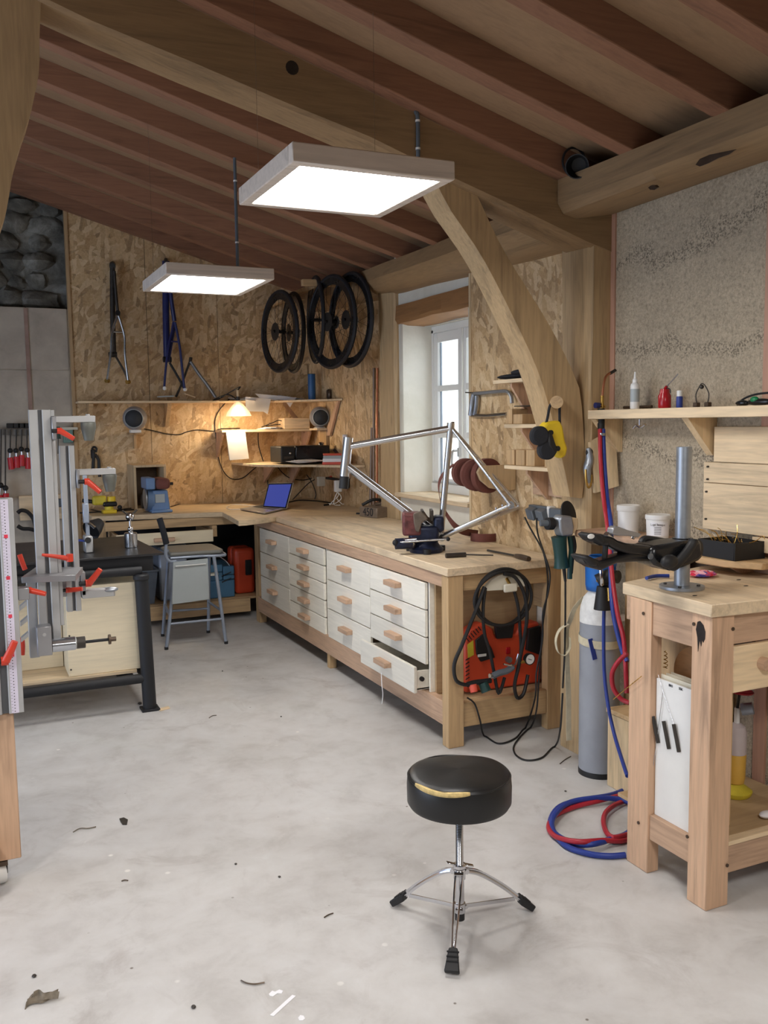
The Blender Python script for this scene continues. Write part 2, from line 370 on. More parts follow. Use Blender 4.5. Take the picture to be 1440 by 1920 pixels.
def stone_mat():
    t = NT('rough_stone'); co = t.coords(); a = t.noise(co, 4, 8, .65, .6)
    t.bump(t.noise(co, 22, 5).outputs[0], .5, .02)
    return t.out(t.ramp(a.outputs[0], [(.3, srgb(66,64,58)), (.5, srgb(112,110,102)), (.7, srgb(168,168,160))]), .95)
M['stone'] = stone_mat()
def plaster(name, c1, c2, sc=3):
    t = NT(name); co = t.coords(); a = t.noise(co, sc, 7, .6, .4); t.bump(t.noise(co, 25, 5).outputs[0], .18, .01)
    return t.out(t.ramp(a.outputs[0], [(.3, c1), (.7, c2)]), .85)
M['plaster'] = plaster('lime_plaster', srgb(206,202,186), srgb(226,222,210))
M['mortar'] = plaster('grey_mortar', srgb(120,116,110), srgb(150,146,140), 5)
M['block'] = plaster('concrete_block', srgb(172,162,148), srgb(198,188,172), 6)
M['outwall'] = plaster('outside_render', srgb(206,206,200), srgb(226,226,222), 1)
M['pinkstud'] = wood('pinkish_stud', srgb(196,152,128), 'z', contrast=.12)
def text(name, body, size, loc, rot, mat, parent, ext=.0006):
    cu = bpy.data.curves.new(name, 'FONT'); cu.body = body; cu.size = size; cu.extrude = ext; cu.align_x = 'CENTER'; cu.align_y = 'CENTER'
    o = bpy.data.objects.new(name, cu); COL.objects.link(o); cu.materials.append(mat)
    bpy.context.view_layer.update(); me = bpy.data.meshes.new_from_object(o.evaluated_get(bpy.context.evaluated_depsgraph_get()))
    bpy.data.objects.remove(o); bpy.data.curves.remove(cu); o = bpy.data.objects.new(name, me); COL.objects.link(o)
    q = Vector((0,0,0)); p = parent
    while p is not None: q = q + Vector(p.location); p = p.parent
    o.parent = parent; o.location = Vector(loc)-q; o.rotation_euler = rot; return o

# ================================================================ THE SETTING
def zr(x, y): return 3.334-.284*x+.062*max(0, y-3.4)          # underside of the rafters
fl = tag(B('floor', M['floor'], None, -3.6, 3.4, -2.4, 8.4, -.12, 0, 0), kind='structure')
# ceiling: sloping boards (two pitches meeting over the truss), rafters as its pieces
ce = bpy.data.objects.new('ceiling', None); COL.objects.link(ce); tag(ce, kind='structure')
def roofslab(name, y0, y1, x0=-3.6, x1=3.3):
    t_ = .11
    q = [(x0,y0,zr(x0,y0)+t_),(x1,y0,zr(x1,y0)+t_),(x1,y1,zr(x1,y1)+t_),(x0,y1,zr(x0,y1)+t_)]
    MB().prism(q, (0,0,.05)).build(name, M['roofboard'], ce, sm=False)
ys_ = [-2.4, -1.15, .1, 1.35, 2.6, 3.4, 4.65, 5.9, 7.15, 8.35]
for a_, b_ in zip(ys_, ys_[1:]): roofslab('roof_board', a_, b_-.004)
def rafter(y, xe):
    q = [(-3.6,y,zr(-3.6,y)),(xe,y,zr(xe,y)),(xe,y,zr(xe,y)+.112),(-3.6,y,zr(-3.6,y)+.112)]
    MB().prism(q, (0,.082,0)).build('rafter', M['rafter'], ce, bevel=.003)
for y in (-1.9,-1.4,-.9,-.4,.1,.6,1.09,1.56,2.03,2.41,2.90): rafter(y, 2.75)
rafter(3.31, 2.72)
for y in (3.88, 4.36, 4.93, 5.53, 6.13, 6.77, 7.42, 8.0): rafter(y, 2.98)
# back wall: OSB sheets on the right, blockwork and rough stone on the left
M['mortar_pink'] = plaster('pinkish_mortar', srgb(150,122,110), srgb(176,148,134), 9)
wb = bpy.data.objects.new('wall_back', None); COL.objects.link(wb); tag(wb, kind='structure')
def ztop(x): return zr(x, 8.1)+.10
for a_, b_ in ((.87, 1.49), (1.494, 2.11), (2.114, 2.99)):
    MB().prism([(a_,8.1,0),(b_,8.1,0),(b_,8.1,ztop(b_)),(a_,8.1,ztop(a_))], (0,.018,0)).build('osb_panel', M['osb'], wb, sm=False)
B('backing', M['mortar'], wb, -3.6, 3.3, 8.36, 8.5, 0, 4.4, 0)
B('edge_batten', M['pine_z'], wb, .845, .872, 8.085, 8.15, .55, 3.45, .002)
# blockwork: individual blocks up to 2.6 m
zz = [0, .52, 1.03, 1.55, 2.08, 2.59]
xx = [.84, .515, -.2, -1.0, -1.9, -2.8, -3.6]
for i, (z0, z1) in enumerate(zip(zz, zz[1:])):
    for a_, b_ in zip(xx, xx[1:]):
        d = random.uniform(0, .008)
        B('block', M['block'], wb, b_+.002, a_-.002, 8.12+d, 8.3, z0+.002, z1-.002, .003)
B('mortar_bed', M['block'], wb, -3.6, .845, 8.128, 8.3, 0, 2.585, 0)
B('mortar_streak', M['mortar_pink'], wb, .50, .53, 8.112, 8.13, 1.7, 2.58, 0)
# rough stones above
random.seed(5)
def stone(cx, cz, w_, h_, y=8.27):
    mb = MB().ball((0,0,0), 1, 12); 
    for i, v in enumerate(mb.v):
        k = 1+.35*mnoise.noise(v*1.7+Vector((cx*5,cz*5,0)))
        mb.v[i] = Vector((cx+v.x*w_*k, y+v.y*.10*k, cz+v.z*h_*k))
    mb.build('stone', M['stone'], wb)
z = 2.66
while z < 4.2:
    x = -1.4+random.uniform(0,.2)
    while x < .80:
        w_ = random.uniform(.09,.20); h_ = random.uniform(.07,.10)
        if z+h_ < zr(x, 8.1)+.15: stone(x, z+random.uniform(-.02,.02), w_, h_, 8.30+random.uniform(-.02,.03))
        x += w_*1.75
    z += .155
mb = MB()   # mortar face behind the stones
for i in range(30):
    pass
B('mortar_bed', M['stone'], wb, -3.6, .87, 8.28, 8.36, 2.59, 4.4, 0)
B('yellow_board', M['pale_x'], wb, 0.386, .84, 8.06, 8.115, 0.833, 1.039, .003)
# right wall: hemp-lime infill beside the photographer, studs, plaster round the window, OSB sheets
wr = bpy.data.objects.new('wall_right', None); COL.objects.link(wr); tag(wr, kind='structure')
def wallx(name, m_, x, y0, y1, z0, z1, t_=.16): return B(name, m_, wr, x, x+t_, y0, y1, z0, z1, 0)
for y0, y1 in ((-2.4, 1.0), (1.05, 2.445), (2.505, 3.36)): wallx('hemp_infill', M['hemp'], 2.72, y0, y1, 0, 2.6)
for y0, y1 in ((1.0, 1.05), (2.445, 2.505), (3.36, 3.41)): B('stud', M['pinkstud'], wr, 2.712, 2.87, y0, y1, 0, 2.6, .002)
wallx('outer_wall', M['mortar'], 2.9, -2.4, 4.6, 0, 2.9, .2)
wallx('osb_panel', M['osb'], 2.79, 3.56, 4.777, 0, 2.7, .018)
wallx('osb_edge_batten', M['pale_z'], 2.786, 4.777, 4.80, .9, 2.55, .05)
# window bay: plastered wall with an opening
YN, YF, ZS, ZL = 4.95, 5.90, 1.10, 2.285
wallx('plaster', M['plaster'], 2.87, 4.80, 6.0, 0, ZS-.03, .42)
wallx('plaster', M['plaster'], 2.87, 4.80, 6.0, 2.43, 2.78, .42)
wallx('plaster', M['plaster'], 2.87, 4.60, YN, ZS-.03, 2.43, .42)
MB().prism([(2.87,YF,ZS-.03),(2.87,6.2,ZS-.03),(3.29,6.2,ZS-.03),(3.29,YF-.06,ZS-.03)], (0,0,2.43-ZS+.03)).build('plaster', M['plaster'], wr, bevel=.012)
# rounded lintel timber
sec = [(2.85,2.43),(2.845,2.33),(2.86,2.30),(2.92,2.285),(3.04,2.28),(3.06,2.43)]
mb = MB(); rows = []
for k in range(9):
    y = 6.02-k*(6.02-4.80)/8; s_ = .004*math.sin(k*1.9)
    rows.append([V(x, y, z+s_*(1 if z < 2.4 else .3)+.008*math.sin(k/8*math.pi)*(z < 2.32)) for x, z in sec])
for a_, b_ in zip(rows, rows[1:]): mb.loft(a_, b_)
mb.build('lintel_timber', M['lintel'], wr)
wallx('plaster', M['plaster'], 3.06, 4.8, 6.0, 2.285, 2.43, .2)
wallx('osb_panel', M['osb'], 2.97, 6.22, 8.12, 0, 2.9, .018)
wallx('outer_wall', M['mortar'], 3.05, 6.2, 8.4, 0, 3.0, .2)
# left and front walls (outside the picture), the left one with an assumed wide opening added for daylight
wl = bpy.data.objects.new('wall_left', None); COL.objects.link(wl); tag(wl, kind='structure')
B('masonry', M['mortar'], wl, -3.6, -3.4, 4.5, 8.4, 0, 4.6, 0); B('masonry', M['mortar'], wl, -3.6, -3.4, -2.4, 1.5, 0, 4.6, 0); B('masonry', M['mortar'], wl, -3.6, -3.4, 1.5, 4.5, 2.5, 4.6, 0)
wf = tag(B('wall_front', M['mortar'], None, -3.6, 3.4, -2.6, -2.4, 0, 4.6, 0), kind='structure')
# window: white double casement, three panes high
wi = bpy.data.objects.new('window_1', None); COL.objects.link(wi); tag(wi, kind='structure')
WX = 3.10; WM = 5.44
def fx(name, y0, y1, z0, z1, x0=WX, x1=WX+.05, m_='window_white', par=wi): return B(name, M[m_], par, x0, x1, y0, y1, z0, z1, .003)
fx('frame_jamb', YF-.06, YF-.02, 1.14, 2.26, WX-.004, WX+.06); fx('frame_jamb', YN, YN+.03, 1.14, 2.26, WX-.004, WX+.06)
fx('frame_head', YN, YF-.02, 2.235, 2.285, WX-.004, WX+.06); fx('frame_foot', YN, YF-.02, 1.10, 1.165, WX-.012, WX+.06)
fx('metal_threshold', YN+.03, YF-.06, 1.165, 1.175, WX-.02, WX+.01, 'alu')
fx('meeting_stile', WM-.03, WM+.022, 1.175, 2.235, WX-.016, WX+.05)
pz = [(1.202, 1.49), (1.528, 1.82), (1.861, 2.165)]
for y0, y1 in ((WM+.022, YF-.06), (YN+.03, WM-.03)):
    st_ = .055; g0, g1 = y0+(.012 if y0 > WM else st_), y1-(st_ if y0 > WM else .03)
    fx('sash_stile', g1, y1, 1.175, 2.235); fx('sash_stile', y0, g0, 1.175, 2.235)
    zprev = 1.175
    for (a_, b_) in pz:
        fx('sash_rail', g0, g1, zprev, a_); zprev = b_
        fx('pane', g0, g1, a_, b_, WX+.02, WX+.024, 'window_glass')
        fx('pane_reflection_line', g1-.018, g1-.010, a_, b_, WX+.012, WX+.03, 'grey_led')  # grey strip standing in for the reflection line in the double glazing
    fx('sash_rail', g0, g1, zprev, 2.235)
hz = 1.394
hd = MB().box(WX-.03, WX-.016, WM-.012, WM+.012, hz-.03, hz+.03).tube([(WX-.03,WM,hz+.01),(WX-.055,WM,hz+.01),(WX-.058,WM+.03,hz),(WX-.055,WM+.045,hz-.09)], .008).build('window_handle', M['alu'], wi)
sl = B('window_sill', M['pale_y'], wr, 2.80, 3.13, YN-.1, YF-.0, 1.072, 1.10, .004)
# the neighbouring house seen through the panes
ob = thing('neighbouring_house', 'pale rendered house wall with small dark window seen through the panes', 'building', (9, 9, 0))
B('wall', M['outwall'], ob, 9, 9.3, 2, 16, -1, 6, 0)
B('window_recess', M['grey_led'], ob, 8.97, 9.0, 16.169, 16.639, 2.699, 3.074, .01)
B('outdoor_ground', M['outwall'], None, 3.5, 12, 0, 16, -.4, -.2, 0)['kind'] = 'structure'
# posts, plates, truss
def chamferpost(name, label, x0, x1, y0, y1, z0, z1, wob=.006, seed=0):
    mb = MB(); rows = []; random.seed(seed)
    for k in range(13):
        z = z0+(z1-z0)*k/12; a = [random.uniform(-wob, wob) for _ in range(4)]; c_ = .014+.006*math.sin(k*1.3+seed)
        rows.append([V(x0+c_+a[0],y0,z),V(x1-.004,y0,z),V(x1,y0+.004,z),V(x1,y1,z),V(x0+a[1],y1,z),V(x0,y0+c_+a[2],z)])
    for a_, b_ in zip(rows, rows[1:]): mb.loft(a_, b_)
    return mb
random.seed(3)
wp_ = chamferpost('', '', 2.835, 2.97, 5.94, 6.20, 0, 2.64, .004, 2).build('window_post', M['beam_z'], None)
tag(wp_, 'pale timber post in the wall left of the window', 'post')
# the truss: sloping principal, post, curved braces
tr_ = thing('timber_truss', 'heavy oak truss with sloping beam, post and curved braces', 'truss', (2.66, 3.45, 0))
mb = MB(); rows = []
xs_ = [-3.38+.35*i for i in range(18)]
xs_ = [x for x in xs_ if x < 2.74]+[2.745]
for i, x in enumerate(xs_):
    zt = 3.334-.284*x; zb = zt-.205-(.012*math.sin(x*3.1)); n_ = .004*math.sin(x*9)
    rows.append([V(x,3.385,zt-.004),V(x,3.385,zb+.014+n_),V(x,3.399,zb+n_),V(x,3.57,zb),V(x,3.58,zb+.01),V(x,3.58,zt-.004)])
for a_, b_ in zip(rows, rows[1:]): mb.loft(a_, b_)
mb.build('principal_beam', M['beam_x'], tr_)
chamferpost('', '', 2.60, 2.755, 3.388, 3.60, 0, 2.40, .004, 6).build('post', M['beam_z'], tr_)
B('post_pad', M['pine_z'], tr_, 2.756, 2.80, 3.40, 3.60, 0, 2.42, .003)
def brace(Ls, Rs, y0, y1, name):
    mb = MB(); n = len(Ls); rows = []
    def rs(P, k):
        P = smooth_pts([(a,0,b) for a,b in P], 6); L = [0]
        for a,b in zip(P,P[1:]): L.append(L[-1]+(b-a).length)
        out=[]; 
        for i in range(k+1):
            t_ = L[-1]*i/k; j = 0
            while j < len(L)-2 and L[j+1] < t_: j += 1
            u_ = (t_-L[j])/max(L[j+1]-L[j],1e-6); out.append(P[j].lerp(P[j+1], u_))
        return out
    A_, B_ = rs(Ls, 18), rs(Rs, 18)
    for a,b in zip(A_, B_):
        c_ = .012
        rows.append([V(a.x,y0+c_,a.z),V(a.x+(b.x-a.x)*.07,y0,a.z+(b.z-a.z)*.07),V(b.x,y0,b.z),V(b.x,y1,b.z),V(a.x,y1,a.z)])
    for a_, b_ in zip(rows, rows[1:]): mb.loft(a_, b_)
    return mb.build(name, M['beam_z'], tr_)
brace([(1.80,2.63),(1.877,2.497),(2.043,2.301),(2.232,1.994),(2.33,1.811),(2.417,1.574),(2.492,1.33),(2.513,1.251)],
      [(2.0,2.60),(2.05,2.52),(2.163,2.332),(2.385,2.045),(2.52,1.836),(2.575,1.705),(2.60,1.377),(2.585,1.240)], 3.42, 3.545, 'curved_brace')
brace([(-.60,3.2),(-.45,3.0),(-.35,2.7),(-.32,2.45),(-.33,2.2),(-.36,1.9)],
      [(.32,3.1),(.303,2.90),(.297,2.80),(.262,2.66),(.240,2.60),(.200,2.47),(.170,2.33),(.12,2.2)][::1], 3.40, 3.56, 'curved_brace')
# dowel pegs and the knot hole on the beam face
for px_, pz_ in ((1.874, 2.616),):
    C('wooden_peg', M['beam_z'], tr_, (px_,3.36,pz_), (px_,3.39,pz_), .012)
MB().lathe([(.03,-.006),(.026,.0005),(0,.001)], (1.201, 3.385, 2.942), (0,-1,0), 14).xform(Matrix.Identity(3)).build('dark_knot', M['iron'], tr_)
def plate(name, label, y0, y1, x0, x1, sec, seed):
    mb = MB(); rows = []; n = 10
    for k in range(n+1):
        y = y0+(y1-y0)*k/n; x = x0+(x1-x0)*k/n; zt = zr(x, y); w_ = .008*math.sin(k*1.7+seed)
        rows.append([V(x+a+w_, y, zt+b+(w_ if b < -.1 else 0)) for a, b in sec])
    for a_, b_ in zip(rows, rows[1:]): mb.loft(a_, b_)
    return tag(mb.build(name, M['beam_y'], None), label, 'beam')
pq = plate('wall_plate', 'dark log wall plate with knot holes carrying the rafters above the shelf wall', -2.4, 3.38, 2.42, 2.42, [(0,0),(0,-.10),(.03,-.135),(.10,-.15),(.30,-.115),(.32,0)], 0)
plate('wall_plate', 'log wall plate above the window, under the rafter ends', 3.61, 8.08, 2.53, 2.92, [(0,0),(-.01,-.09),(.03,-.15),(.12,-.19),(.28,-.2),(.3,0)], 2)
MB().prism([(2.409, 2.549, 2.498), (2.409, 2.529, 2.513), (2.409, 2.483, 2.515), (2.409, 2.422, 2.508), (2.409, 2.362, 2.501), (2.409, 2.397, 2.493), (2.409, 2.445, 2.493), (2.409, 2.487, 2.488), (2.409, 2.528, 2.487)], (.004,0,0)).build('knot_hole', M['darkbrown'], pq, sm=False)
MB().prism([(2.44, 2.831, 2.488), (2.44, 2.816, 2.492), (2.44, 2.793, 2.486), (2.44, 2.781, 2.476), (2.44, 2.795, 2.471), (2.44, 2.819, 2.477)], (.012,0,.004)).build('knot_hole', M['darkbrown'], pq, sm=False)
# things in the corner of truss and plate
sp = thing('spotlight', 'black clip spotlight with coiled cable in the corner of truss and wall plate', 'spotlight', (2.426, 3.25, 2.676))
p_ = Vector((2.426, 3.25, 2.676))
MB().lathe([(.018,-.05),(.035,-.045),(.045,.03),(.05,.05),(.046,.05),(.03,.0)], p_, (-.6,-.6,-.3), 20).build('housing', M['black'], sp)
C('bracket', M['chrome'], sp, p_+V(.02,.02,-.03), p_+V(.03,.05,-.07), .010)
MB().tube([p_+V(.06*math.cos(a),.03,.02+.06*math.sin(a)) for a in [i*.63 for i in range(10)]], .005, 6, 3, True).build('coiled_cable', M['black'], sp)

# ================================================================ CEILING LAMPS
def panel_lamp(label, x0, x1, y0, y1, zb, cables, skew=0):
    t = thing('pendant_panel_lamp', label, 'lamp', ((x0+x1)/2, (y0+y1)/2, zb), 'square panel lamps in wooden frames')
    f_ = .035; h_ = .055
    for a in ((x0,x1,y0,y0+f_),(x0,x1,y1-f_,y1),(x0,x0+f_,y0+f_,y1-f_),(x1-f_,x1,y0+f_,y1-f_)):
        B('frame_rail', M['lampwood'], t, a[0], a[1], a[2], a[3], zb, zb+h_, .003)
    B('diffuser', M['led'], t, x0+f_, x1-f_, y0+f_, y1-f_, zb+.004, zb+.012, 0)
    B('back_plate', M['white_plastic'], t, x0+f_*.6, x1-f_*.6, y0+f_*.6, y1-f_*.6, zb+h_-.012, zb+h_-.004, 0)
    for (cx, cy, thick) in cables:
        zt = zr(cx, cy)
        if thick: 
            T('conduit', M['grey_led'], t, [(cx,cy,zb+h_-.01),(cx,cy,(zb+zt)/2),(cx,cy,zt)], .009)
            for k in (.3,.75): C('cable_tie', M['white_plastic'], t, (cx,cy,zb+h_+(zt-zb)*k), (cx,cy,zb+h_+(zt-zb)*k+.008), .0105)
        else: T('wire', M['steel'], t, [(cx,cy,zb+h_-.01),(cx,cy,zt)], .0007, 5, 0)
    return t
ZB = 2.31
panel_lamp('larger-looking near panel lamp in wooden frame hanging in front of the big beam', .85, 1.355, 2.41, 2.94, ZB, [(.90,2.88,0),(1.31,2.88,0)])
panel_lamp('farther panel lamp in wooden frame hanging before the OSB wall', .90, 1.43, 4.36, 4.97, ZB, [(1.40,4.90,1),(.95,4.92,0)])

cx_, cz0, cz1 = 1.727, 2.594, 2.84
cd_ = thing('cable_conduit', 'dark cable conduit clipped to the face of the big beam above the near lamp', 'conduit', (cx_, 3.376, cz0))
T('conduit', M['grey_led'], cd_, [(cx_,3.376,cz0),(cx_,3.376,cz1-.02),(cx_-.012,3.376,cz1)], .0085, 10)
for k in (.42,.86): C('clip', M['white_plastic'], cd_, (cx_,3.376,cz0+(cz1-cz0)*k), (cx_,3.376,cz0+(cz1-cz0)*k+.008), .010)

# ================================================================ WORKBENCH
wt = thing('worktop', 'long L-shaped pine worktop running along the window wall and back wall', 'worktop', (2.45, 5.5, .86))
mb = MB().prism([(2.075,3.79,.86),(2.765,3.79,.86),(2.765,4.80,.86),(2.83,4.83,.86),(2.83,6.22,.86),(2.13,6.60,.86)], (0,0,.04)); mb.build('long_top', M['top_y'], wt, bevel=.003)
MB().prism([(2.133,6.604,.86),(2.83,6.226,.86),(2.96,6.23,.86),(2.96,8.09,.86),(.88,8.09,.86),(.88,7.42,.86),(1.871,7.20,.86),(1.80,6.47,.86),(1.86,6.47,.86)], (0,0,.0397)).build('corner_top', M['top_x'], wt, bevel=.003)
MB().prism([Vector((x, y, .884)) for x, y in ((2.098,6.61),(2.052,6.595),(2.045,6.583),(2.05,6.575),(2.10,6.588))], (0,0,.008)).build('dark_slot', M['black'], wt)
fr = thing('workbench', 'pine bench frame with legs and rails carrying the long worktop', 'bench frame', (2.4, 5.4, 0))
def leg(x0, x1, y0, y1, z1=.859, z0=0, m_='pine_z'): return B('leg', M[m_], fr, x0, x1, y0, y1, z0, z1)
leg(2.083, 2.17, 3.80, 3.865); leg(2.675, 2.765, 3.815, 3.87); leg(2.10, 2.15, 5.445, 5.49, .20); leg(2.10, 2.16, 7.00, 7.09)
leg(2.70, 2.76, 5.4, 5.46, .2); leg(2.70, 2.76, 6.95, 7.0, .2)
B('top_rail', M['fir_y'], fr, 2.09, 2.13, 3.866, 6.99, .795, .859); B('bottom_rail', M['fir_y'], fr, 2.088, 2.13, 3.866, 6.99, .10, .222)
B('top_rail', M['pine_x'], fr, 2.171, 2.674, 3.825, 3.86, .775, .859); B('bottom_rail', M['pine_x'], fr, 2.171, 2.674, 3.82, 3.86, .089, .213)
B('shelf_board', M['chip'], fr, 2.131, 2.76, 3.87, 6.99, .195, .213)
B('back_rail', M['pine_y'], fr, 2.72, 2.76, 3.871, 5.39, .62, .80)
B('back_panel', M['ply_white'], fr, 2.745, 2.76, 3.88, 4.3, .22, .62, 0)
# back part: rails and shelf under the wing along the back wall
B('front_rail', M['pine_x'], fr, .955, 2.10, 7.25, 7.285, .79, .859); leg(.93, .99, 7.45, 7.52); leg(.93,.99,8.0,8.07)
B('bottom_rail', M['pine_x'], fr, 1.0, 2.10, 7.25, 7.29, .05, .165); B('shelf_board', M['pine_x'], fr, 1.0, 2.9, 7.291, 8.05, .15, .168)
B('end_rail', M['pine_y'], fr, .93, .99, 7.521, 7.999, .79, .859)
B('back_panel', M['black_metal'], fr, 1.0, 2.9, 8.055, 8.07, .17, .80, 0)  # black sheet that paints in the darkness under the back worktop
# drawer cabinets: four columns in two cabinets
def drawer(par, y0, y1, z0, z1, pull=0, hz_=.62, dark=False):
    x = 2.086-pull
    d = bpy.data.objects.new('drawer', None); COL.objects.link(d); d.parent = par; d.location = (0,0,0)
    g_ = .003
    B('front', M['ply_white'], d, x, x+.018, y0+g_, y1-g_, z0+g_, z1-g_, .002)
    if pull:
        for q in ((y0+.02, y0+.032), (y1-.032, y1-.02)): B('side', M['ply_white'], d, x+.018, x+.45, q[0], q[1], z0+.012, z1-.03, .001)
        B('bottom', M['ply_white'], d, x+.018, x+.45, y0+.02, y1-.02, z0+.015, z0+.022, 0)
        B('runner', M['iron'], d, x+.10, x+.5, y0+.008, y0+.019, (z0+z1)/2-.025, (z0+z1)/2+.01, .001)
        C('runner_wheel', M['black'], d, (x+.05,y0+.005,(z0+z1)/2), (x+.05,y0+.019,(z0+z1)/2), .012)
    yc = (y0+y1)/2; zc = z0+(z1-z0)*hz_; hw = (y1-y0)*.105
    B('handle', M['fir_y'], d, x-.042, x, yc-hw, yc+hw, zc-.014, zc+.014, .002)
    return d
def cabinet(label, cols, y0, y1):
    t = thing('drawer_cabinet', label, 'cabinet', (2.4, (y0+y1)/2, .215))
    B('side_panel', M['ply_white'], t, 2.105, 2.65, y0-.016, y0-.001, .216, .792, 0)
    B('side_panel', M['ply_white'], t, 2.105, 2.65, y1+.001, y1+.016, .216, .792, 0)
    B('back_board', M['ply_white'], t, 2.66, 2.67, y0, y1, .216, .792, 0)
    for (a_, b_, n, pulls) in cols:
        for i in range(n):
            z0 = .218+(.791-.218)*i/n; z1 = .218+(.791-.218)*(i+1)/n
            drawer(t, a_, b_, z0, z1, pulls if i == 0 else 0, .60 if n < 5 else .52)
    return t
cabinet('near whitewashed drawer cabinet, seven wooden-handled drawers, the lowest pulled open', [(4.046, 4.742, 4, .066), (4.742, 5.425, 3, 0)], 4.046, 5.425)
cabinet('far whitewashed drawer cabinet beside the bench corner with eight closed drawers', [(5.483, 6.183, 5, 0), (6.183, 6.895, 3, 0)], 5.483, 6.895)
B('filler_panel', M['chip'], fr, 2.13, 2.74, 4.012, 4.028, .216, .790, 0)
# string hanging from the open drawer
solo(T('string', M['paper'], None, [(1.959, 4.317, 0.27), (1.924, 4.235, 0.229), (1.928, 4.233, 0.18), (1.923, 4.236, 0.129)], .002, 6), 'thin white string hanging from the open bottom drawer', 'string')
# drawer under the back wing
dw = thing('hanging_drawer', 'shallow pine drawer hung under the back worktop behind the high chair', 'drawer', (1.4, 7.3, .7))
B('front', M['ply_x'], dw, 1.03, 1.79, 7.20, 7.222, .665, .762, .002); B('handle', M['fir_x'], dw, 1.313, 1.476, 7.17, 7.199, .69, .72, .003); B('side', M['pine_y'], dw, 1.765, 1.785, 7.223, 7.7, .668, .758, .001); B('side', M['pine_y'], dw, 1.035, 1.055, 7.223, 7.7, .668, .758, .001); B('hanger', M['pine_y'], dw, 1.79, 1.83, 7.23, 7.8, .70, .788, .001)
# stored boxes on the low shelf
cr = thing('storage_crate', 'dark grey plastic crate on the low shelf left of the high chair', 'crate', (1.2, 7.5, .168))
MB().add([V(1.02,7.36,.17),V(1.33,7.36,.17),V(1.33,7.7,.17),V(1.02,7.7,.17),V(1.0,7.33,.44),V(1.36,7.33,.44),V(1.36,7.73,.44),V(1.0,7.73,.44)], [(0,3,2,1),(0,1,5,4),(1,2,6,5),(2,3,7,6),(3,0,4,7)]).build('tub', M['grey_box'], cr, sm=False)
for a in ((.99,1.37,7.32,7.335),(.99,1.37,7.725,7.74),(.99,1.005,7.335,7.725),(1.355,1.37,7.335,7.725)): B('rim', M['grey_box'], cr, *a, .435, .452, .002)
cr2 = thing('storage_crate', 'blue-grey plastic bin on the low shelf directly behind the chair backrest', 'crate', (1.45, 7.55, .168))
B('tub', M['chair_tube'], cr2, 1.39, 1.62, 7.42, 7.8, .169, .60, .015); B('rim', M['grey_box'], cr2, 1.38, 1.63, 7.41, 7.81, .601, .62, .004)
tb = thing('toolbox', 'hammered blue metal cantilever toolbox on the low shelf', 'toolbox', (1.83, 7.4, .168))
x0_, x1_, y0_, y1_ = 1.764, 1.994, 7.34, 7.75
B('body', M['teal_tool'], tb, x0_, x1_, y0_, y1_, .169, .315, .006); B('tray', M['teal_tool'], tb, x0_, x0_+.13, y0_, y1_, .318, .385, .005); B('tray', M['teal_tool'], tb, x0_+.135, x1_, y0_, y1_, .318, .355, .005); B('upper_tray', M['teal_tool'], tb, x0_, x0_+.13, y0_, y1_, .388, .45, .005); B('upper_tray', M['teal_tool'], tb, x0_+.135, x1_, y0_, y1_, .358, .43, .005)
T('handle', M['chrome'], tb, [(x0_+.05,y0_+.02,.45),(x0_+.09,y0_+.02,.52),(x0_+.16,y0_+.03,.48),(x0_+.2,y0_+.03,.43)], .007)
for k in (0,1): T('bracket', M['black_metal'], tb, [(x0_+.12,y0_-.004,.30+.05*k),(x0_+.2,y0_-.004,.33+.05*k)], .005, 6, 0)
od = thing('sander_disc', 'pale round disc resting against the blue toolbox', 'disc', (1.797, 7.3, 0.388))
C('disc', M['offwhite'], od, (1.804, 7.33, 0.387), (1.804, 7.33, 0.37), .05)
oc = thing('power_tool_case', 'orange-red moulded tool case standing in the bench corner', 'tool case', (2.03, 7.5, .168))
x0_, x1_ = 2.022, 2.18
MB().box(x0_, x1_+.02, 7.42, 7.55, .169, .56).build('shell', M['orange'], oc, bevel=.035, seg=4); MB().box(x0_, x1_+.02, 7.555, 7.68, .169, .56).build('shell', M['orange'], oc, bevel=.035, seg=4)
B('latch', M['black'], oc, x1_-.07, x1_-.015, 7.405, 7.42, .33, .46, .004); B('hinge_strip', M['orange'], oc, x0_+.02, x1_, 7.5495, 7.5555, .2, .52, .001)
# ---- high chair (its back towards the photographer)
ch = thing('high_chair', 'grey tubular high chair with black foam armrest by the back bench', 'chair', (1.45, 6.45, 0))
A_ = V(1.241,6.468,0); B2 = V(1.671,6.437,0); C_ = V(1.64,6.85,0); D_ = V(1.30,6.90,0)
TA, TB, TC, TD = V(*(1.333, 6.47, 0.636)), V(*(1.603, 6.45, 0.653)), V(1.66,6.82,.645), V(1.36,6.86,.645)
for a, b in ((A_,TA),(B2,TB),(C_,TC),(D_,TD)): MB().tube([a, a.lerp(b,.5), b], .0125, 10).build('leg', M['chair_tube'], ch)
for a in (A_, B2, C_, D_): C('foot', M['black'], ch, a, a+V(0,0,.02), .014)
def lp(a, b, t): return a.lerp(b, t)
C('rung', M['chair_tube'], ch, lp(A_,TA,.29), lp(B2,TB,.29), .009); C('rung', M['chair_tube'], ch, lp(C_,TC,.30), lp(D_,TD,.30), .009)
C('rung', M['chair_tube'], ch, lp(B2,TB,.38), lp(C_,TC,.38), .009); C('rung', M['chair_tube'], ch, lp(A_,TA,.38), lp(D_,TD,.38), .009)
mb = MB(); z_ = .665
sd = [(1.30,6.50),(1.66,6.47),(1.69,6.52),(1.69,6.84),(1.66,6.88),(1.33,6.90),(1.30,6.86)]
mb.prism([(x,y,z_) for x,y in sd], (0,0,.03)); mb.build('seat', M['grey_seat'], ch, bevel=.012, seg=3)
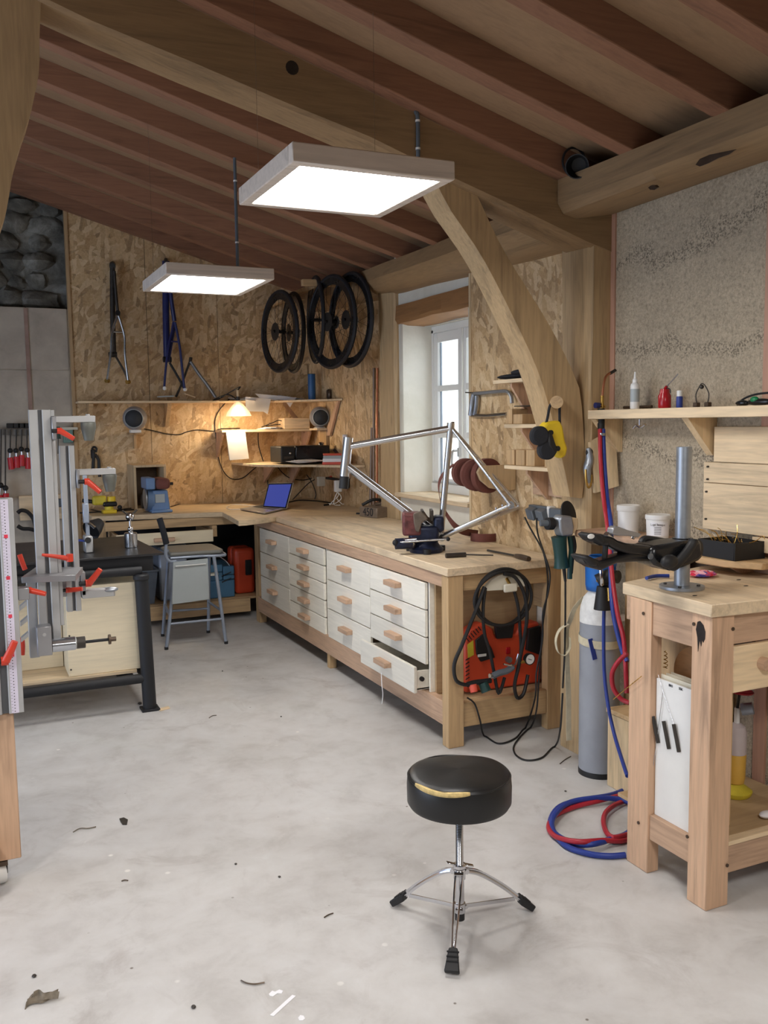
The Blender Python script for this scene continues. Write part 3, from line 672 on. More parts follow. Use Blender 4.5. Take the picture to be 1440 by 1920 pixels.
MB().tube([V(1.30,6.50,.655),V(1.5,6.475,.657),V(1.66,6.455,.655),V(1.70,6.52,.655),V(1.695,6.8,.655)], .011, 10).build('seat_frame', M['chair_tube'], ch)
pn = [(1.307, 6.44, 0.634), (1.555, 6.43, 0.644), (1.552, 6.41, 0.346), (1.281, 6.42, 0.332)]
MB().prism(pn, (0,.016,0)).build('backrest_panel', M['grey_panel'], ch, bevel=.004)
B('panel_groove', M['white_plastic'], ch, pn[0][0]+.01, pn[1][0]-.02, 6.412, 6.425, pn[0][2]-.03, pn[0][2]-.024, .001)
T('arm_tube', M['chair_tube'], ch, [(1.269, 6.47, 0.771), (1.262, 6.47, 0.687), (1.287, 6.47, 0.639), (1.333, 6.47, 0.636)], .011)
T('arm_tube', M['chair_tube'], ch, [(1.301, 6.6, 0.707), (1.314, 6.6, 0.659), (1.345, 6.6, 0.665)], .009)
MB().tube([(1.227, 6.47, 0.949), (1.24, 6.47, 0.899), (1.256, 6.47, 0.829), (1.269, 6.47, 0.764)], .022, 12).build('foam_grip', M['black_cloth'], ch)
# ================================================================ THINGS ON THE BACK WING
lt = thing('laptop', 'open silver laptop with blue screen on the worktop corner', 'laptop', (2.251, 7.221, 0.9))
a0, a1, a2, a3 = [V(*p) for p in [(2.031, 7.246, 0.905), (2.099, 6.79, 0.905), (2.429, 7.155, 0.905), (2.356, 7.553, 0.905)]]
MB().prism([a0,a1,a2,a3], (0,0,.012)).build('base', M['silver_laptop'], lt, bevel=.003)
h0, h1 = V(*(2.224, 7.249, 0.917)), V(*(2.35, 7.001, 0.917))
tl, tr2 = V(*(2.287, 7.27, 1.113)), V(*(2.42, 7.019, 1.126))
nrm = (h1-h0).cross(tl-h0).normalized()
if nrm.y > 0: nrm = -nrm
P_ = [h0,h1,tr2,tl]
MB().prism(P_, -nrm*.006).build('lid', M['silver_laptop'], lt, bevel=.001)
def inset(P, k, off):
    c_ = sum(P, V(0,0,0))/4; return [c_+(p-c_)*k+off for p in P]
MB().prism(inset(P_,.97,nrm*.0004), nrm*.0008).build('bezel', M['black_gloss'], lt, sm=False)
MB().prism(inset(P_,.88,nrm*.0016), nrm*.0008).build('screen', M['screen'], lt, sm=False)
kb = [a0.lerp(a3,.35)+V(0,0,.013), a1.lerp(a2,.35)+V(0,0,.013), a1.lerp(a2,.86)+V(0,0,.013), a0.lerp(a3,.86)+V(0,0,.013)]
MB().prism([k_+ (sum(kb,V(0,0,0))/4-k_)*.14 for k_ in kb], (0,0,.001)).build('keyboard', M['ink'], lt)
T('charging_cable', M['white_plastic'], lt, [(2.29, 7.372, 0.904), (2.224, 7.591, 0.904), (2.132, 7.774, 0.904), (2.003, 7.558, 0.904), (1.978, 7.347, 0.904), (2.047, 7.303, 0.904), (2.089, 7.167, 0.904)], .003)
ph = solo(MB().prism([(2.077, 6.99, 0.902), (2.112, 6.817, 0.902), (2.162, 6.936, 0.902), (2.114, 7.069, 0.902)], (0,0,.008)).build('phone', M['black_gloss'], None, bevel=.003), 'black phone lying on the worktop in front of the laptop', 'phone')
# belt sander
sn = thing('belt_sander', 'blue-grey bench belt and disc sander on the back worktop', 'sander', (1.433, 7.637, 0.9))
ys = 7.40
def q(px0, py0, px1, py1): pass
bx_ = (1.352, 1.491, 0.902, 1.082)
MB().prism([(bx_[0],7.42,.901),(bx_[1]+.01,7.42,.901),(bx_[1]-.01,7.42,bx_[3]),(bx_[0]+.01,7.42,bx_[3])], (0,.2,0)).build('housing', M['blue_tool'], sn, bevel=.008, seg=2)
B('base', M['blue_tool'], sn, bx_[0]-.01, bx_[1]+.02, 7.39, 7.64, .901, .925, .006)
B('plate', M['grey_panel'], sn, 1.378, 1.455, 7.414, 7.422, 0.982, 1.051, .001)
C('disc_housing', M['blue_tool'], sn, (1.321, 7.5, 1.009), (1.372, 7.5, 1.006), .095, n=28)
C('motor', M['black'], sn, (1.303, 7.6, 0.985), (1.346, 7.6, 0.983), .06, n=24)
C('disc', M['galv'], sn, (1.299, 7.45, 1.013), (1.308, 7.45, 1.013), .085, n=28)
MB().box(*(1.301, 1.374), 7.36, 7.6, *(1.095, 1.188)).build('belt_head', M['blue_tool'], sn, bevel=.01, seg=2)
bh = (1.377, 1.502, 1.094, 1.181)
MB().box(bh[0], bh[1]-.01, 7.34, 7.62, bh[2], bh[3]).build('belt', M['belt'], sn, bevel=.03, seg=4)
C('roller_axle', M['black'], sn, (bh[1]-.02,7.40,bh[2]+.04), (bh[1]+.02,7.40,bh[2]+.04), .012)
T('cord', M['darkbrown'], sn, [(1.592, 7.871, 0.905), (1.666, 8.004, 0.905), (1.735, 8.148, 0.905)], .005)
wbx = thing('wooden_box', 'open-fronted pine box behind the belt sander on the back worktop', 'box', (1.419, 8.047, 0.9))
x0_, x1_, z0_, z1_ = 1.263, 1.531, .901, 1.259
for nm, a in (('side',(x0_,x0_+.02,7.70,8.04,z0_,z1_)),('side',(x1_-.02,x1_,7.70,8.04,z0_,z1_)),('top',(x0_,x1_,7.70,8.04,z1_+.0005,z1_+.02)),('bottom',(x0_+.021,x1_-.021,7.70,8.04,z0_,z0_+.018)),('back',(x0_+.021,x1_-.021,8.02,8.038,z0_+.019,z1_))): B(nm, M['pale_z'] if nm != 'back' else M['darkbrown'], wbx, *a, .002)
# yellow polisher
ypx = thing('orbital_sander', 'yellow and black hand sander on the left end of the worktop', 'power tool', (1.03, 7.527, 0.9))
P0 = V(*(1.043, 7.62, 0.9))
MB().box(-.055,.055,-.05,.05,.0,.028).xform(Matrix.Translation(P0)).build('sole_plate', M['yellow'], ypx, bevel=.006, seg=2)
MB().box(-.05,.06,-.045,.045,.055,.095).xform(Matrix.Translation(P0)).build('motor_body', M['black_gloss'], ypx, bevel=.012, seg=2); C('neck', M['yellow_dirty'], ypx, P0+V(0,0,.028), P0+V(0,0,.056), .035)
C('cap', M['yellow'], ypx, P0+V(.02,0,.096), P0+V(.02,0,.135), .034); MB().box(-.13,-.02,-.03,.03,.07,.145).xform(Matrix.Translation(P0)).build('grip', M['yellow_dirty'], ypx, bevel=.018, seg=3); C('hose_port', M['black'], ypx, P0+V(-.13,0,.10), P0+V(-.2,.03,.11), .016); MB().ball(P0+V(.08,-.03,.045), .02, 12).build('knob', M['black'], ypx)
T('cord', M['black'], ypx, [P0+V(-.05,.05,.01),P0+V(.15,.12,.006),P0+V(.3,.2,.006),P0+V(.38,.4,.006)], .005)
T('cord', M['black'], ypx, [P0+V(-.22,.1,.005),P0+V(-.05,.1,.006),P0+V(.25,.3,.006),P0+V(.36,.45,.006)], .005)
fl2 = thing('flat_file', 'thin steel file lying beside the yellow sander', 'file', (0.969, 7.856, 0.902))
MB().bar((0.949, 7.973, 0.907), (0.996, 7.672, 0.907), .02, .006).build('blade', M['iron'], fl2, bevel=.001)
# pliers-like clamp hanging on OSB
pc = thing('pipe_clamp', 'black bolt cutter hanging on the OSB left of the wooden box', 'tool', (1.005, 8.07, 1.331))
T('handle', M['black'], pc, [(0.997, 8.06, 1.377), (0.989, 8.06, 1.286), (0.981, 8.06, 1.205)], .014); T('handle', M['black'], pc, [(1.006, 8.06, 1.367), (1.034, 8.06, 1.321), (1.035, 8.06, 1.239), (1.037, 8.06, 1.175)], .014)
MB().box(*(0.973, 1.009), 8.05, 8.08, *(1.331, 1.414)).build('jaw', M['black'], pc, bevel=.008); T('hook', M['black'], pc, [(0.982, 8.06, 1.413), (1.0, 8.06, 1.431), (1.021, 8.06, 1.417), (1.015, 8.06, 1.385)], .009)
# ================================================================ SHELVES ON THE BACK WALL
sh = thing('long_wall_shelf', 'long thin pine shelf high on the back OSB wall', 'shelf', (1.8, 7.98, 1.8))
ZS1 = 1.815
B('board', M['pale_x'], sh, .87, 2.55, 7.88, 8.097, ZS1-.018, ZS1, .002)
MB().prism([(2.552,7.90,ZS1-.018),(2.70,7.62,ZS1-.018),(2.86,7.45,ZS1-.018),(2.96,7.25,ZS1-.018),(2.965,8.095,ZS1-.018),(2.552,8.095,ZS1-.018)], (0,0,.018)).build('corner_board', M['pale_x'], sh, bevel=.002)
def wbrk(par, x, y0, zt, dx=.025, d=.16, h=.2, m_='pine_z'):
    MB().prism([(x,8.097,zt),(x,8.097-d,zt),(x,8.097-d,zt-.02),(x,8.075,zt-h),(x,8.097,zt-h)], (dx,0,0)).build('bracket', M[m_], par, bevel=.001)
for px_ in (0.96, 1.61): wbrk(sh, px_, 0, ZS1-.019, .035)
MB().prism([(2.962,7.30,ZS1-.019),(2.962,7.34,ZS1-.019),(2.962,7.66,ZS1-.32),(2.962,7.52,ZS1-.32)][::-1], (-.02,0,0)).build('bracket', M['fir_z'], sh)
MB().prism([V(2.60,7.78,ZS1-.019),V(2.64,7.80,ZS1-.019),V(2.955,8.05,ZS1-.30),V(2.90,8.02,ZS1-.30)], (0,0,-.02)).build('bracket', M['fir_z'], sh)
s2 = thing('lower_wall_shelf', 'middle pine shelf with papers and cables below the hanging lamp', 'shelf', (2.4, 7.95, 1.53))
ZS2 = 1.558
B('board', M['pale_x'], s2, 2.058, 2.894, 7.85, 8.097, ZS2-.022, ZS2, .002)
wbrk(s2, 2.064, 0, ZS2-.023, .02, .22, .22, 'fir_z'); wbrk(s2, 2.882, 0, ZS2-.023, .02, .22, .22, 'fir_z')
sm_ = thing('speaker_shelf', 'small pine shelf under the right-hand round speaker', 'shelf', (2.85, 7.6, 1.5))
ZS3 = 1.562
B('board', M['pale_x'], sm_, 2.847, 2.966, 7.58, 7.78, ZS3-.018, ZS3, .002)
B('bracket', M['pine_z'], sm_, 2.94, 2.966, 7.60, 7.76, ZS3-.22, ZS3-.019, .001)
s4 = thing('printer_shelf', 'corner pine shelf carrying the black printer', 'shelf', (2.7, 7.6, 1.25))
ZS4 = 1.262
MB().prism([(2.20,8.095,ZS4-.02),(2.26,7.45,ZS4-.02),(2.38,7.30,ZS4-.02),(2.62,7.13,ZS4-.02),(2.72,6.93,ZS4-.02),(2.90,6.80,ZS4-.02),(2.965,6.80,ZS4-.02),(2.965,8.095,ZS4-.02)], (0,0,.02)).build('board', M['pale_x'], s4, bevel=.002)
MB().prism([(2.965,7.05,ZS4-.021),(2.80,7.12,ZS4-.021),(2.965,7.2,ZS4-.24)], (0,.02,0)).build('bracket', M['fir_z'], s4); MB().prism([(2.5,8.09,ZS4-.021),(2.5,7.75,ZS4-.021),(2.5,8.09,ZS4-.2)], (.02,0,0)).build('bracket', M['fir_z'], s4)
wbrk(s4, 2.75, 0, ZS4-.021, .02, .3, .22, 'fir_z')
pr = thing('printer', 'black desktop printer with paper tray on the corner shelf', 'printer', (2.68, 7.7, ZS4))
px0_, px1_ = 2.433, 2.88
zt_ = 1.416
B('body', M['black_gloss'], pr, px0_+.13, px1_, 7.36, 7.66, ZS4+.03, zt_, .012, seg=2); B('control_side', M['black'], pr, px0_, px0_+.128, 7.355, 7.66, ZS4+.012, zt_-.003, .01, seg=2); B('base', M['black'], pr, px0_+.131, px1_-.01, 7.38, 7.65, ZS4+.001, ZS4+.028, .002)
B('output_tray', M['black_gloss'], pr, px0_+.14, px1_-.08, 7.24, 7.379, ZS4+.012, ZS4+.02, .002)
MB().ball((2.512, 7.35, 1.355), .013, 12).build('button', M['chrome'], pr); B('slot_cover', M['iron'], pr, px0_+.02, px0_+.11, 7.347, 7.354, ZS4+.045, ZS4+.07, .002)
kn = solo(MB().lathe([(.0,.0),(.025,0),(.028,.012),(.018,.024),(0,.028)], (2.852,7.5,zt_+.001), (0,0,1), 16).build('round_lid', M['chrome'], None), 'small silver-black round lid lying on top of the printer', 'lid')
ppr = thing('paper_stack', 'white papers sticking out of the printer tray over the shelf edge', 'paper', (2.6, 7.5, ZS4+.02))
for i in range(5):
    a = random.uniform(-.2,.2); c_ = V(2.57+.02*i, 7.24-.010*i, ZS4+.022+.003*i)
    MB().box(-.105,.105,-.08,.08,0,.0015).xform(Matrix.Translation(c_) @ Matrix.Rotation(a+.6,4,'Z') @ Matrix.Rotation(R_(4),4,'X')).build('sheet', M['paper'], ppr)
bk = thing('magazine_stack', 'red and white books stacked at the right of the printer', 'books', (2.8, 7.06, ZS4))
z = ZS4+.001
for i, (h_, mm) in enumerate(((.022,'book_red'),(.028,'paper'),(.024,'grey_panel'),(.014,'book_red'))):
    MB().box(-.11,.11,-.09,.09,0,h_).xform(Matrix.Translation(V(2.82,7.06,z)) @ Matrix.Rotation(R_(-28+3*i),4,'Z')).build('book', M[mm], bk, bevel=.002); z += h_+.0005
blt = thing('black_lamp_arm', 'black bent arm standing between printer and books', 'arm', (2.965, 7.5, 1.316))
T('arm', M['black'], blt, [V(*p) for p in [(2.833, 7.15, 1.387), (2.871, 7.15, 1.341), (2.904, 7.15, 1.277), (2.899, 7.15, 1.259)]], .013)
tbk = solo(MB().box(*(2.198, 2.202),7.9,7.9,1,1).build('x', M['paper'], None), 'x', 'x'); bpy.data.objects.remove(tbk)
# blue tube, cup
bt = thing('blue_tube', 'upright dark blue plastic tube on the corner shelf', 'tube', (2.868, 7.75, ZS1))
C('tube', M['sandy_blue'], bt, (2.868,7.75,ZS1+.001), (2.868,7.75,2.045), .034, n=24); C('rim', M['green_tool'], bt, (2.868,7.75,2.045), (2.868,7.75,2.049), .036)
cu = thing('speckled_cup', 'speckled green cup on the corner shelf', 'cup', (3.031, 7.6, ZS1))
cxx = 3.031
MB().lathe([(.034,0),(.046,.10),(.048,.108),(.043,.108),(.03,.01),(0,.008)], (cxx,7.6,ZS1+.001), (0,0,1), 24).build('cup', M['ceramic'], cu)
B('jar_box', M['darkbrown'], None, 2.93, 2.958, 7.5, 7.56, ZS1+.001, ZS1+.09, .012)
solo(bpy.data.objects['jar_box'], 'small brown jar beside the speckled cup', 'jar')
wdb = thing('wooden_block', 'pale wooden box on the middle shelf left of the right speaker', 'box', (2.786, 7.95, ZS2))
B('box', M['pale_x'], wdb, 2.644, 2.89, 7.88, 8.05, ZS2+.001, 1.652+.005, .003)
# papers hanging over the upper shelf
hp = thing('hanging_papers', 'crumpled white papers hanging over the edge of the upper shelf', 'paper', (2.3, 7.9, ZS1))
def sheet(name, pts, par, m_='paper', y=None): MB().prism([V(*p) for p in pts], (0,.002,.0005)).build(name, M[m_], par)
sheet('sheet', [(2.283, 7.865, 1.848), (2.519, 7.865, 1.829), (2.485, 7.865, 1.692), (2.446, 7.865, 1.716), (2.284, 7.865, 1.721)], hp); 
for i in range(5):
    c_ = V(2.28+.11*i, 7.95, ZS1+.006+.004*i); 
    mb = MB().box(-.12,.12,-.085,.085,0,.0015).xform(Matrix.Translation(c_) @ Matrix.Rotation(random.uniform(-.5,.5),4,'Z') @ Matrix.Rotation(random.uniform(-.12,.12),4,'X') @ Matrix.Rotation(random.uniform(-.1,.16),4,'Y')); mb.build('sheet', M['paper'], hp)
sheet('sheet', [(2.603, 7.862, 1.839), (2.761, 7.862, 1.843), (2.708, 7.862, 1.771), (2.682, 7.862, 1.733), (2.658, 7.862, 1.8)], hp); sheet('sheet', [(2.373, 7.868, 1.877), (2.541, 7.868, 1.863), (2.707, 7.868, 1.848), (2.63, 7.868, 1.82), (2.43, 7.868, 1.825)], hp)
lp2 = thing('loose_papers', 'small pile of flat papers on the middle shelf', 'paper', (2.3, 7.95, ZS2))
for i in range(4): MB().box(-.08,.08,-.06,.06,0,.004).xform(Matrix.Translation(V(2.50+.02*i,7.95,ZS2+.001+.0045*i)) @ Matrix.Rotation(.3*i,4,'Z')).build('sheet', M['paper'], lp2)
T('coiled_wire', M['black'], lp2, [V(2.45,7.95,ZS2+.02),V(2.55,7.92,ZS2+.06),V(2.62,7.95,ZS2+.08),V(2.68,7.97,ZS2+.05),V(2.6,8.0,ZS2+.04),V(2.5,7.98,ZS2+.03)], .004)
# clip lamp with glass shade and the block it lights
clx, clz = 2.175, 1.701
cl = thing('clip_lamp', 'glowing glass-shaded lamp hanging from the upper shelf', 'lamp', (clx, 7.72, clz))
C('socket', M['iron'], cl, (clx,7.72,clz+.11), (clx,7.72,clz+.145), .016); C('socket_neck', M['pale_z'], cl, (clx,7.72,clz+.145), (clx,7.72,clz+.20), .012)
MB().lathe([(.02,.11),(.028,.095),(.06,.06),(.098,.01),(.112,-.022),(.110,-.024),(.095,.006),(.057,.056),(.024,.09),(.016,.106)], (clx,7.72,clz), (0,0,1), 36).build('glass_shade', M['shade'], cl)
MB().ball((clx,7.72,clz+.02), .034, 16, (1,1,1.2)).build('bulb', M['bulb'], cl)
T('cable', M['black'], cl, [(clx,7.72,clz+.20),(clx+.03,7.76,clz+.23),(clx-.06,7.85,clz+.17),(clx-.1,7.9,clz+.14),(clx-.15,8.0,clz+.12)], .005)
T('clip', M['black'], cl, [(clx-.02,7.73,clz+.13),(clx-.06,7.85,clz+.165),(clx-.16,7.93,ZS1+.01)], .006)
d_ = bpy.data.lights.new('bulb_light', 'POINT'); d_.energy = 11; d_.color = (1,.74,.45); d_.shadow_soft_size = .04
lo = bpy.data.objects.new('bulb_light', d_); lo.location = (clx,7.72,clz-.03); COL.objects.link(lo)
bd = thing('pale_notice_board', 'bright pale board tilted under the middle shelf in the lamplight', 'board', (2.184, 7.8, 1.422))
MB().prism([(2.082, 7.8, 1.536), (2.255, 7.8, 1.538), (2.282, 7.8, 1.302), (2.108, 7.8, 1.293)], (0,.02,0)).build('board', M['white_plastic'], bd, bevel=.001)
# round speakers
def speaker(label, c, r, turn):
    t = thing('round_speaker', label, 'speaker', c); c = V(*c)
    ax = V(math.sin(turn), -math.cos(turn), -.05).normalized()
    prof = [(0,-r)]+[(r*math.sin(a), -r*math.cos(a)) for a in [R_(i) for i in range(10,131,10)]]
    MB().lathe(prof, c, ax, 32).build('shell', M['speaker_shell'], t)
    h = r*.64
    MB().lathe([(r*.765,h),(r*.78,h+.006),(r*.72,h+.010),(r*.70,h-.001)], c, ax, 32).build('trim_ring', M['grey_panel'], t)
    MB().lathe([(r*.72,h),(r*.6,h+.012),(r*.35,h+.024),(0,h+.03)], c, ax, 32).build('grille', M['speaker_grille'], t)
    B('foot', M['white_plastic'], t, c.x-.045, c.x+.045, c.y-.03, c.y+.05, c.z-r-.022, c.z-r+.004, .004)
    return t
speaker('left round speaker with dark grille on the back wall under the long shelf', (1.329, 7.93, 1.67), .102, -.3)
B('speaker_ledge', M['pine_z'], None, 1.341-.06, 1.341+.06, 7.96, 8.097, 1.67-.139, 1.67-.125, .002)
B('ledge_bracket', M['pine_z'], bpy.data.objects['speaker_ledge'], 1.341-.01, 1.341+.01, 8.03, 8.097, 1.67-.26, 1.67-.1395, .001)
solo(bpy.data.objects['speaker_ledge'], 'tiny wooden ledge under the left round speaker', 'ledge')
speaker('right round speaker with dark grille on the small corner shelf', (2.907, 7.66, 1.661), .095, -.25)
# wires on the OSB wall
def wire(label, pts, r=.0045, m_='black'): return solo(T('cable', M[m_], None, pts, r, 6), label, 'cable')
wire('thin speaker cable sagging across the OSB from the left speaker', [(1.43, 8.088, 1.578), (1.521, 8.088, 1.558), (1.613, 8.088, 1.534), (1.73, 8.088, 1.522), (1.801, 8.088, 1.545), (1.897, 8.088, 1.562), (2.042, 8.088, 1.55), (2.116, 8.088, 1.568), (2.289, 8.088, 1.571)])
wire('dark lamp cable looping down the OSB to the left of the pale board', [(2.198, 8.086, 1.836), (2.106, 8.086, 1.741), (2.059, 8.086, 1.636), (2.068, 8.086, 1.444), (2.083, 8.086, 1.3), (2.128, 8.086, 1.177), (2.2, 8.086, 1.111), (2.3, 8.086, 1.117), (2.404, 8.086, 1.192), (2.492, 8.086, 1.258)])
wire('vertical cable dropping from the middle shelf past the printer', [(2.458, 8.084, 1.524), (2.46, 8.084, 1.412), (2.492, 8.084, 1.288), (2.53, 8.084, 1.163), (2.538, 8.084, 1.064), (2.54, 8.084, 0.965)])
wire('dark cable crossing the wall under the printer shelf', [(2.613, 8.08, 1.245), (2.674, 8.08, 1.159), (2.761, 8.08, 1.096), (2.893, 8.08, 1.075), (3.001, 8.08, 1.097), (3.082, 8.08, 1.104)])
wire('black cable sagging from the socket beneath the printer shelf', [(2.874, 7.95, 1.132), (2.925, 7.95, 1.056), (2.96, 7.95, 0.955), (2.948, 7.95, 0.9)])
wire('black cable lying along the back edge of the worktop', [(2.599, 7.694, 0.906), (2.757, 7.856, 0.906), (2.861, 7.718, 0.906), (2.903, 7.492, 0.906), (2.904, 7.365, 0.906)], .006)
wire('thin cable coming down behind the laptop', [(3.024, 8.0, 1.1), (2.917, 8.0, 1.054), (2.809, 8.0, 0.958), (2.744, 8.0, 0.896)])
dl = bpy.data.objects.new('dark_stay', None)
# sockets and chargers
so = thing('socket_block', 'beige double socket under the printer shelf', 'socket', (2.939, 7.75, 1.081))
B('box', M['offwhite'], so, *(2.904, 2.985), 7.73, 7.77, *(1.035, 1.121), .004)
cg = thing('white_charger', 'white charger hanging with a bunch of white leads', 'charger', (2.966, 7.4, 1.051))
B('brick', M['white_plastic'], cg, *(2.813, 2.874), 7.08, 7.12, *(1.027, 1.124), .005)
for dx in (-16,-10,-3,4,9):
    pass
for k, pts in enumerate(([(2.84, 7.1, 1.028), (2.844, 7.1, 0.992), (2.785, 7.1, 0.941), (2.765, 7.1, 0.919)], [(2.844, 7.11, 1.028), (2.828, 7.11, 0.983), (2.876, 7.11, 0.926), (2.9, 7.11, 0.921)], [(2.836, 7.09, 1.029), (2.811, 7.09, 0.985), (2.8, 7.09, 0.923), (2.858, 7.09, 0.915)], [(2.84, 7.1, 1.028), (2.873, 7.1, 0.973), (2.814, 7.1, 0.93), (2.756, 7.1, 0.933)])): T('lead', M['white_plastic'], cg, pts, .0035, 6)
C('plug', M['black'], cg, (2.771, 7.241, 0.908), (2.821, 7.269, 0.908), .008)
ps = thing('power_strip', 'dark power strip with red switch under the printer shelf', 'power strip', (2.961, 7.5, 1.112))
MB().bar((2.823, 7.3, 1.136), (2.897, 7.14, 1.123), .04, .02).build('strip', M['black'], ps, bevel=.003); MB().bar((2.845, 7.28, 1.15), (2.86, 7.28, 1.122), .03, .02).build('switch', M['book_red'], ps); 
B('transformer', M['black_gloss'], ps, *(2.842, 2.898), 6.96, 7.02, *(1.065, 1.147), .005)
wtu = solo(C('paper_roll', M['paper'], None, (2.94, 7.156, 1.507), (2.94, 7.167, 1.266), .022), 'white paper tube upright against the OSB behind the bike frame head', 'tube')
# copper and steel tubes leaning in the corner by the post
tu = [((2.955, 6.573, 2.032), (2.955, 6.571, 0.916)), ((2.955, 6.512, 2.029), (2.955, 6.509, 0.921)), ((2.95, 6.62, 1.565), (2.95, 6.622, 0.912))]
for (a, b), mm, lb, r in zip(tu, ('steel_rod','copper','steel_rod'), ('long grey-brown tube standing beside the window post','long copper pipe standing nearest to the window post','shorter brown tube standing left of the copper pipe'), (.010,.009,.012)):
    solo(C('metal_tube', M[mm], None, (a[0],a[1],a[2]), (b[0]-.03,b[1]-.02,.902), r, n=12), lb, 'tube', 'metal tubes leaning by the window post')
# ================================================================ FRAMES AND FORK ON THE BACK WALL
def bframe(label, mat, y, T1, T2, st, sl_, sr_, br, bb, dl_, dr_, cs, r1=.022):
    pass
f1 = thing('bicycle_frame', 'bare silver bicycle frame hanging on the OSB wall', 'bicycle frame', (1.19, 7.98, 2.493))
T('down_tube', M['iron'], f1, [(1.21, 8.02, 2.939), (1.196, 8.02, 2.586), (1.19, 8.02, 2.23)], .022, 12); C('head_tube', M['iron'], f1, (1.207, 8.0, 2.936), (1.215, 8.05, 2.962), .026)
T('top_tube', M['iron'], f1, [(1.216, 7.98, 2.898), (1.224, 7.98, 2.671), (1.232, 7.98, 2.547)], .013, 10)
C('seat_lug', M['black'], f1, (1.22, 7.9, 2.547), (1.228, 7.96, 2.536), .02)
T('seat_stay', M['steel'], f1, [(1.208, 7.86, 2.516), (1.159, 7.86, 2.37), (1.144, 7.86, 2.217), (1.105, 7.86, 1.989)], .010); T('seat_stay', M['steel'], f1, [(1.217, 7.86, 2.516), (1.258, 7.86, 2.351), (1.256, 7.86, 2.197), (1.273, 7.86, 1.986)], .010)
C('bridge', M['steel'], f1, (1.173, 7.86, 2.384), (1.246, 7.86, 2.382), .007)
C('bottom_bracket', M['iron'], f1, (1.142, 7.97, 2.203), (1.208, 7.97, 2.205), .022)
T('chain_stay', M['iron'], f1, [(1.192, 7.93, 2.188), (1.225, 7.93, 2.127), (1.261, 7.93, 2.056), (1.28, 7.93, 1.994)], .009); T('chain_stay', M['iron'], f1, [(1.149, 7.93, 2.187), (1.132, 7.93, 2.09), (1.12, 7.93, 2.001)], .009)
for px_ in (201,240): pass
C('dropout', M['brass'], f1, (1.096, 7.86, 1.98), (1.116, 7.88, 1.981), .018); C('dropout', M['brass'], f1, (1.264, 7.86, 1.972), (1.285, 7.88, 1.974), .018)
f2 = thing('bicycle_frame', 'dark blue bicycle frame hanging behind the far panel lamp', 'bicycle frame', (1.66, 7.98, 2.419))
T('down_tube', M['blue_frame'], f2, [(1.653, 8.0, 2.98), (1.639, 8.0, 2.601), (1.633, 8.0, 2.183)], .03, 12); C('head_tube', M['blue_frame'], f2, (1.654, 8.0, 3.007), (1.651, 8.0, 2.944), .032); T('top_tube', M['blue_frame'], f2, [(1.663, 7.95, 2.932), (1.677, 7.95, 2.687), (1.698, 7.95, 2.498)], .018, 10)
T('seat_tube', M['blue_frame'], f2, [(1.693, 7.93, 2.487), (1.655, 7.93, 2.301), (1.622, 7.93, 2.151)], .018, 10); T('seat_stay', M['blue_frame'], f2, [(1.681, 7.85, 2.478), (1.714, 7.85, 2.273), (1.733, 7.85, 2.025), (1.743, 7.85, 1.921)], .011); T('seat_stay', M['blue_frame'], f2, [(1.682, 7.9, 2.474), (1.629, 7.9, 2.275), (1.6, 7.9, 2.094), (1.581, 7.9, 1.931)], .010)
C('bottom_bracket', M['black'], f2, (1.59, 7.95, 2.17), (1.659, 7.95, 2.171), .025); T('chain_stay', M['black'], f2, [(1.638, 7.92, 2.141), (1.689, 7.92, 2.051), (1.732, 7.92, 1.969), (1.754, 7.92, 1.924)], .010); C('bridge', M['blue_frame'], f2, (1.647, 7.87, 2.318), (1.702, 7.87, 2.315), .007)
for a in ((1.572, 7.86, 1.92), (1.745, 7.86, 1.912)): C('dropout', M['white_plastic'], f2, V(*a), V(*a)+V(.012,.01,0), .016)
hk = thing('wall_hook', 'black hook holding the silver bicycle frame', 'hook', (1.215, 8.05, 2.962)); C('hook', M['black'], hk, (1.206, 7.99, 2.948), (1.223, 8.095, 2.979), .018)
hk = thing('wall_hook', 'black hook holding the dark blue frame', 'hook', (1.664, 8.05, 3.025)); C('hook', M['black'], hk, (1.645, 7.96, 2.991), (1.674, 8.095, 3.037), .016)
f3 = thing('bicycle_fork', 'grey fork legs forming an upside-down V on the long shelf', 'fork', (1.837, 8.0, 2.057))
T('fork_leg', M['galv'], f3, [(1.829, 7.97, 2.157), (1.896, 7.97, 2.056), (1.977, 7.97, 1.945), (2.041, 7.97, 1.847)], .014); T('fork_leg', M['iron'], f3, [(1.846, 8.0, 2.196), (1.8, 8.0, 2.08), (1.749, 8.0, 1.954), (1.699, 8.0, 1.853)], .010); C('steerer', M['iron'], f3, (1.837, 7.98, 2.194), (1.826, 7.98, 2.13), .014)
ft = thing('flat_parts', 'flat grey offcuts lying on the long shelf under the blue frame', 'parts', (1.597, 7.95, 1.847))
MB().bar((1.533, 7.95, 1.851), (1.666, 7.95, 1.856), .08, .012).build('plate', M['grey_panel'], ft, bevel=.002); MB().bar((1.754, 7.93, 1.878), (1.851, 7.93, 1.846), .03, .008).build('strip', M['pale_x'], ft)
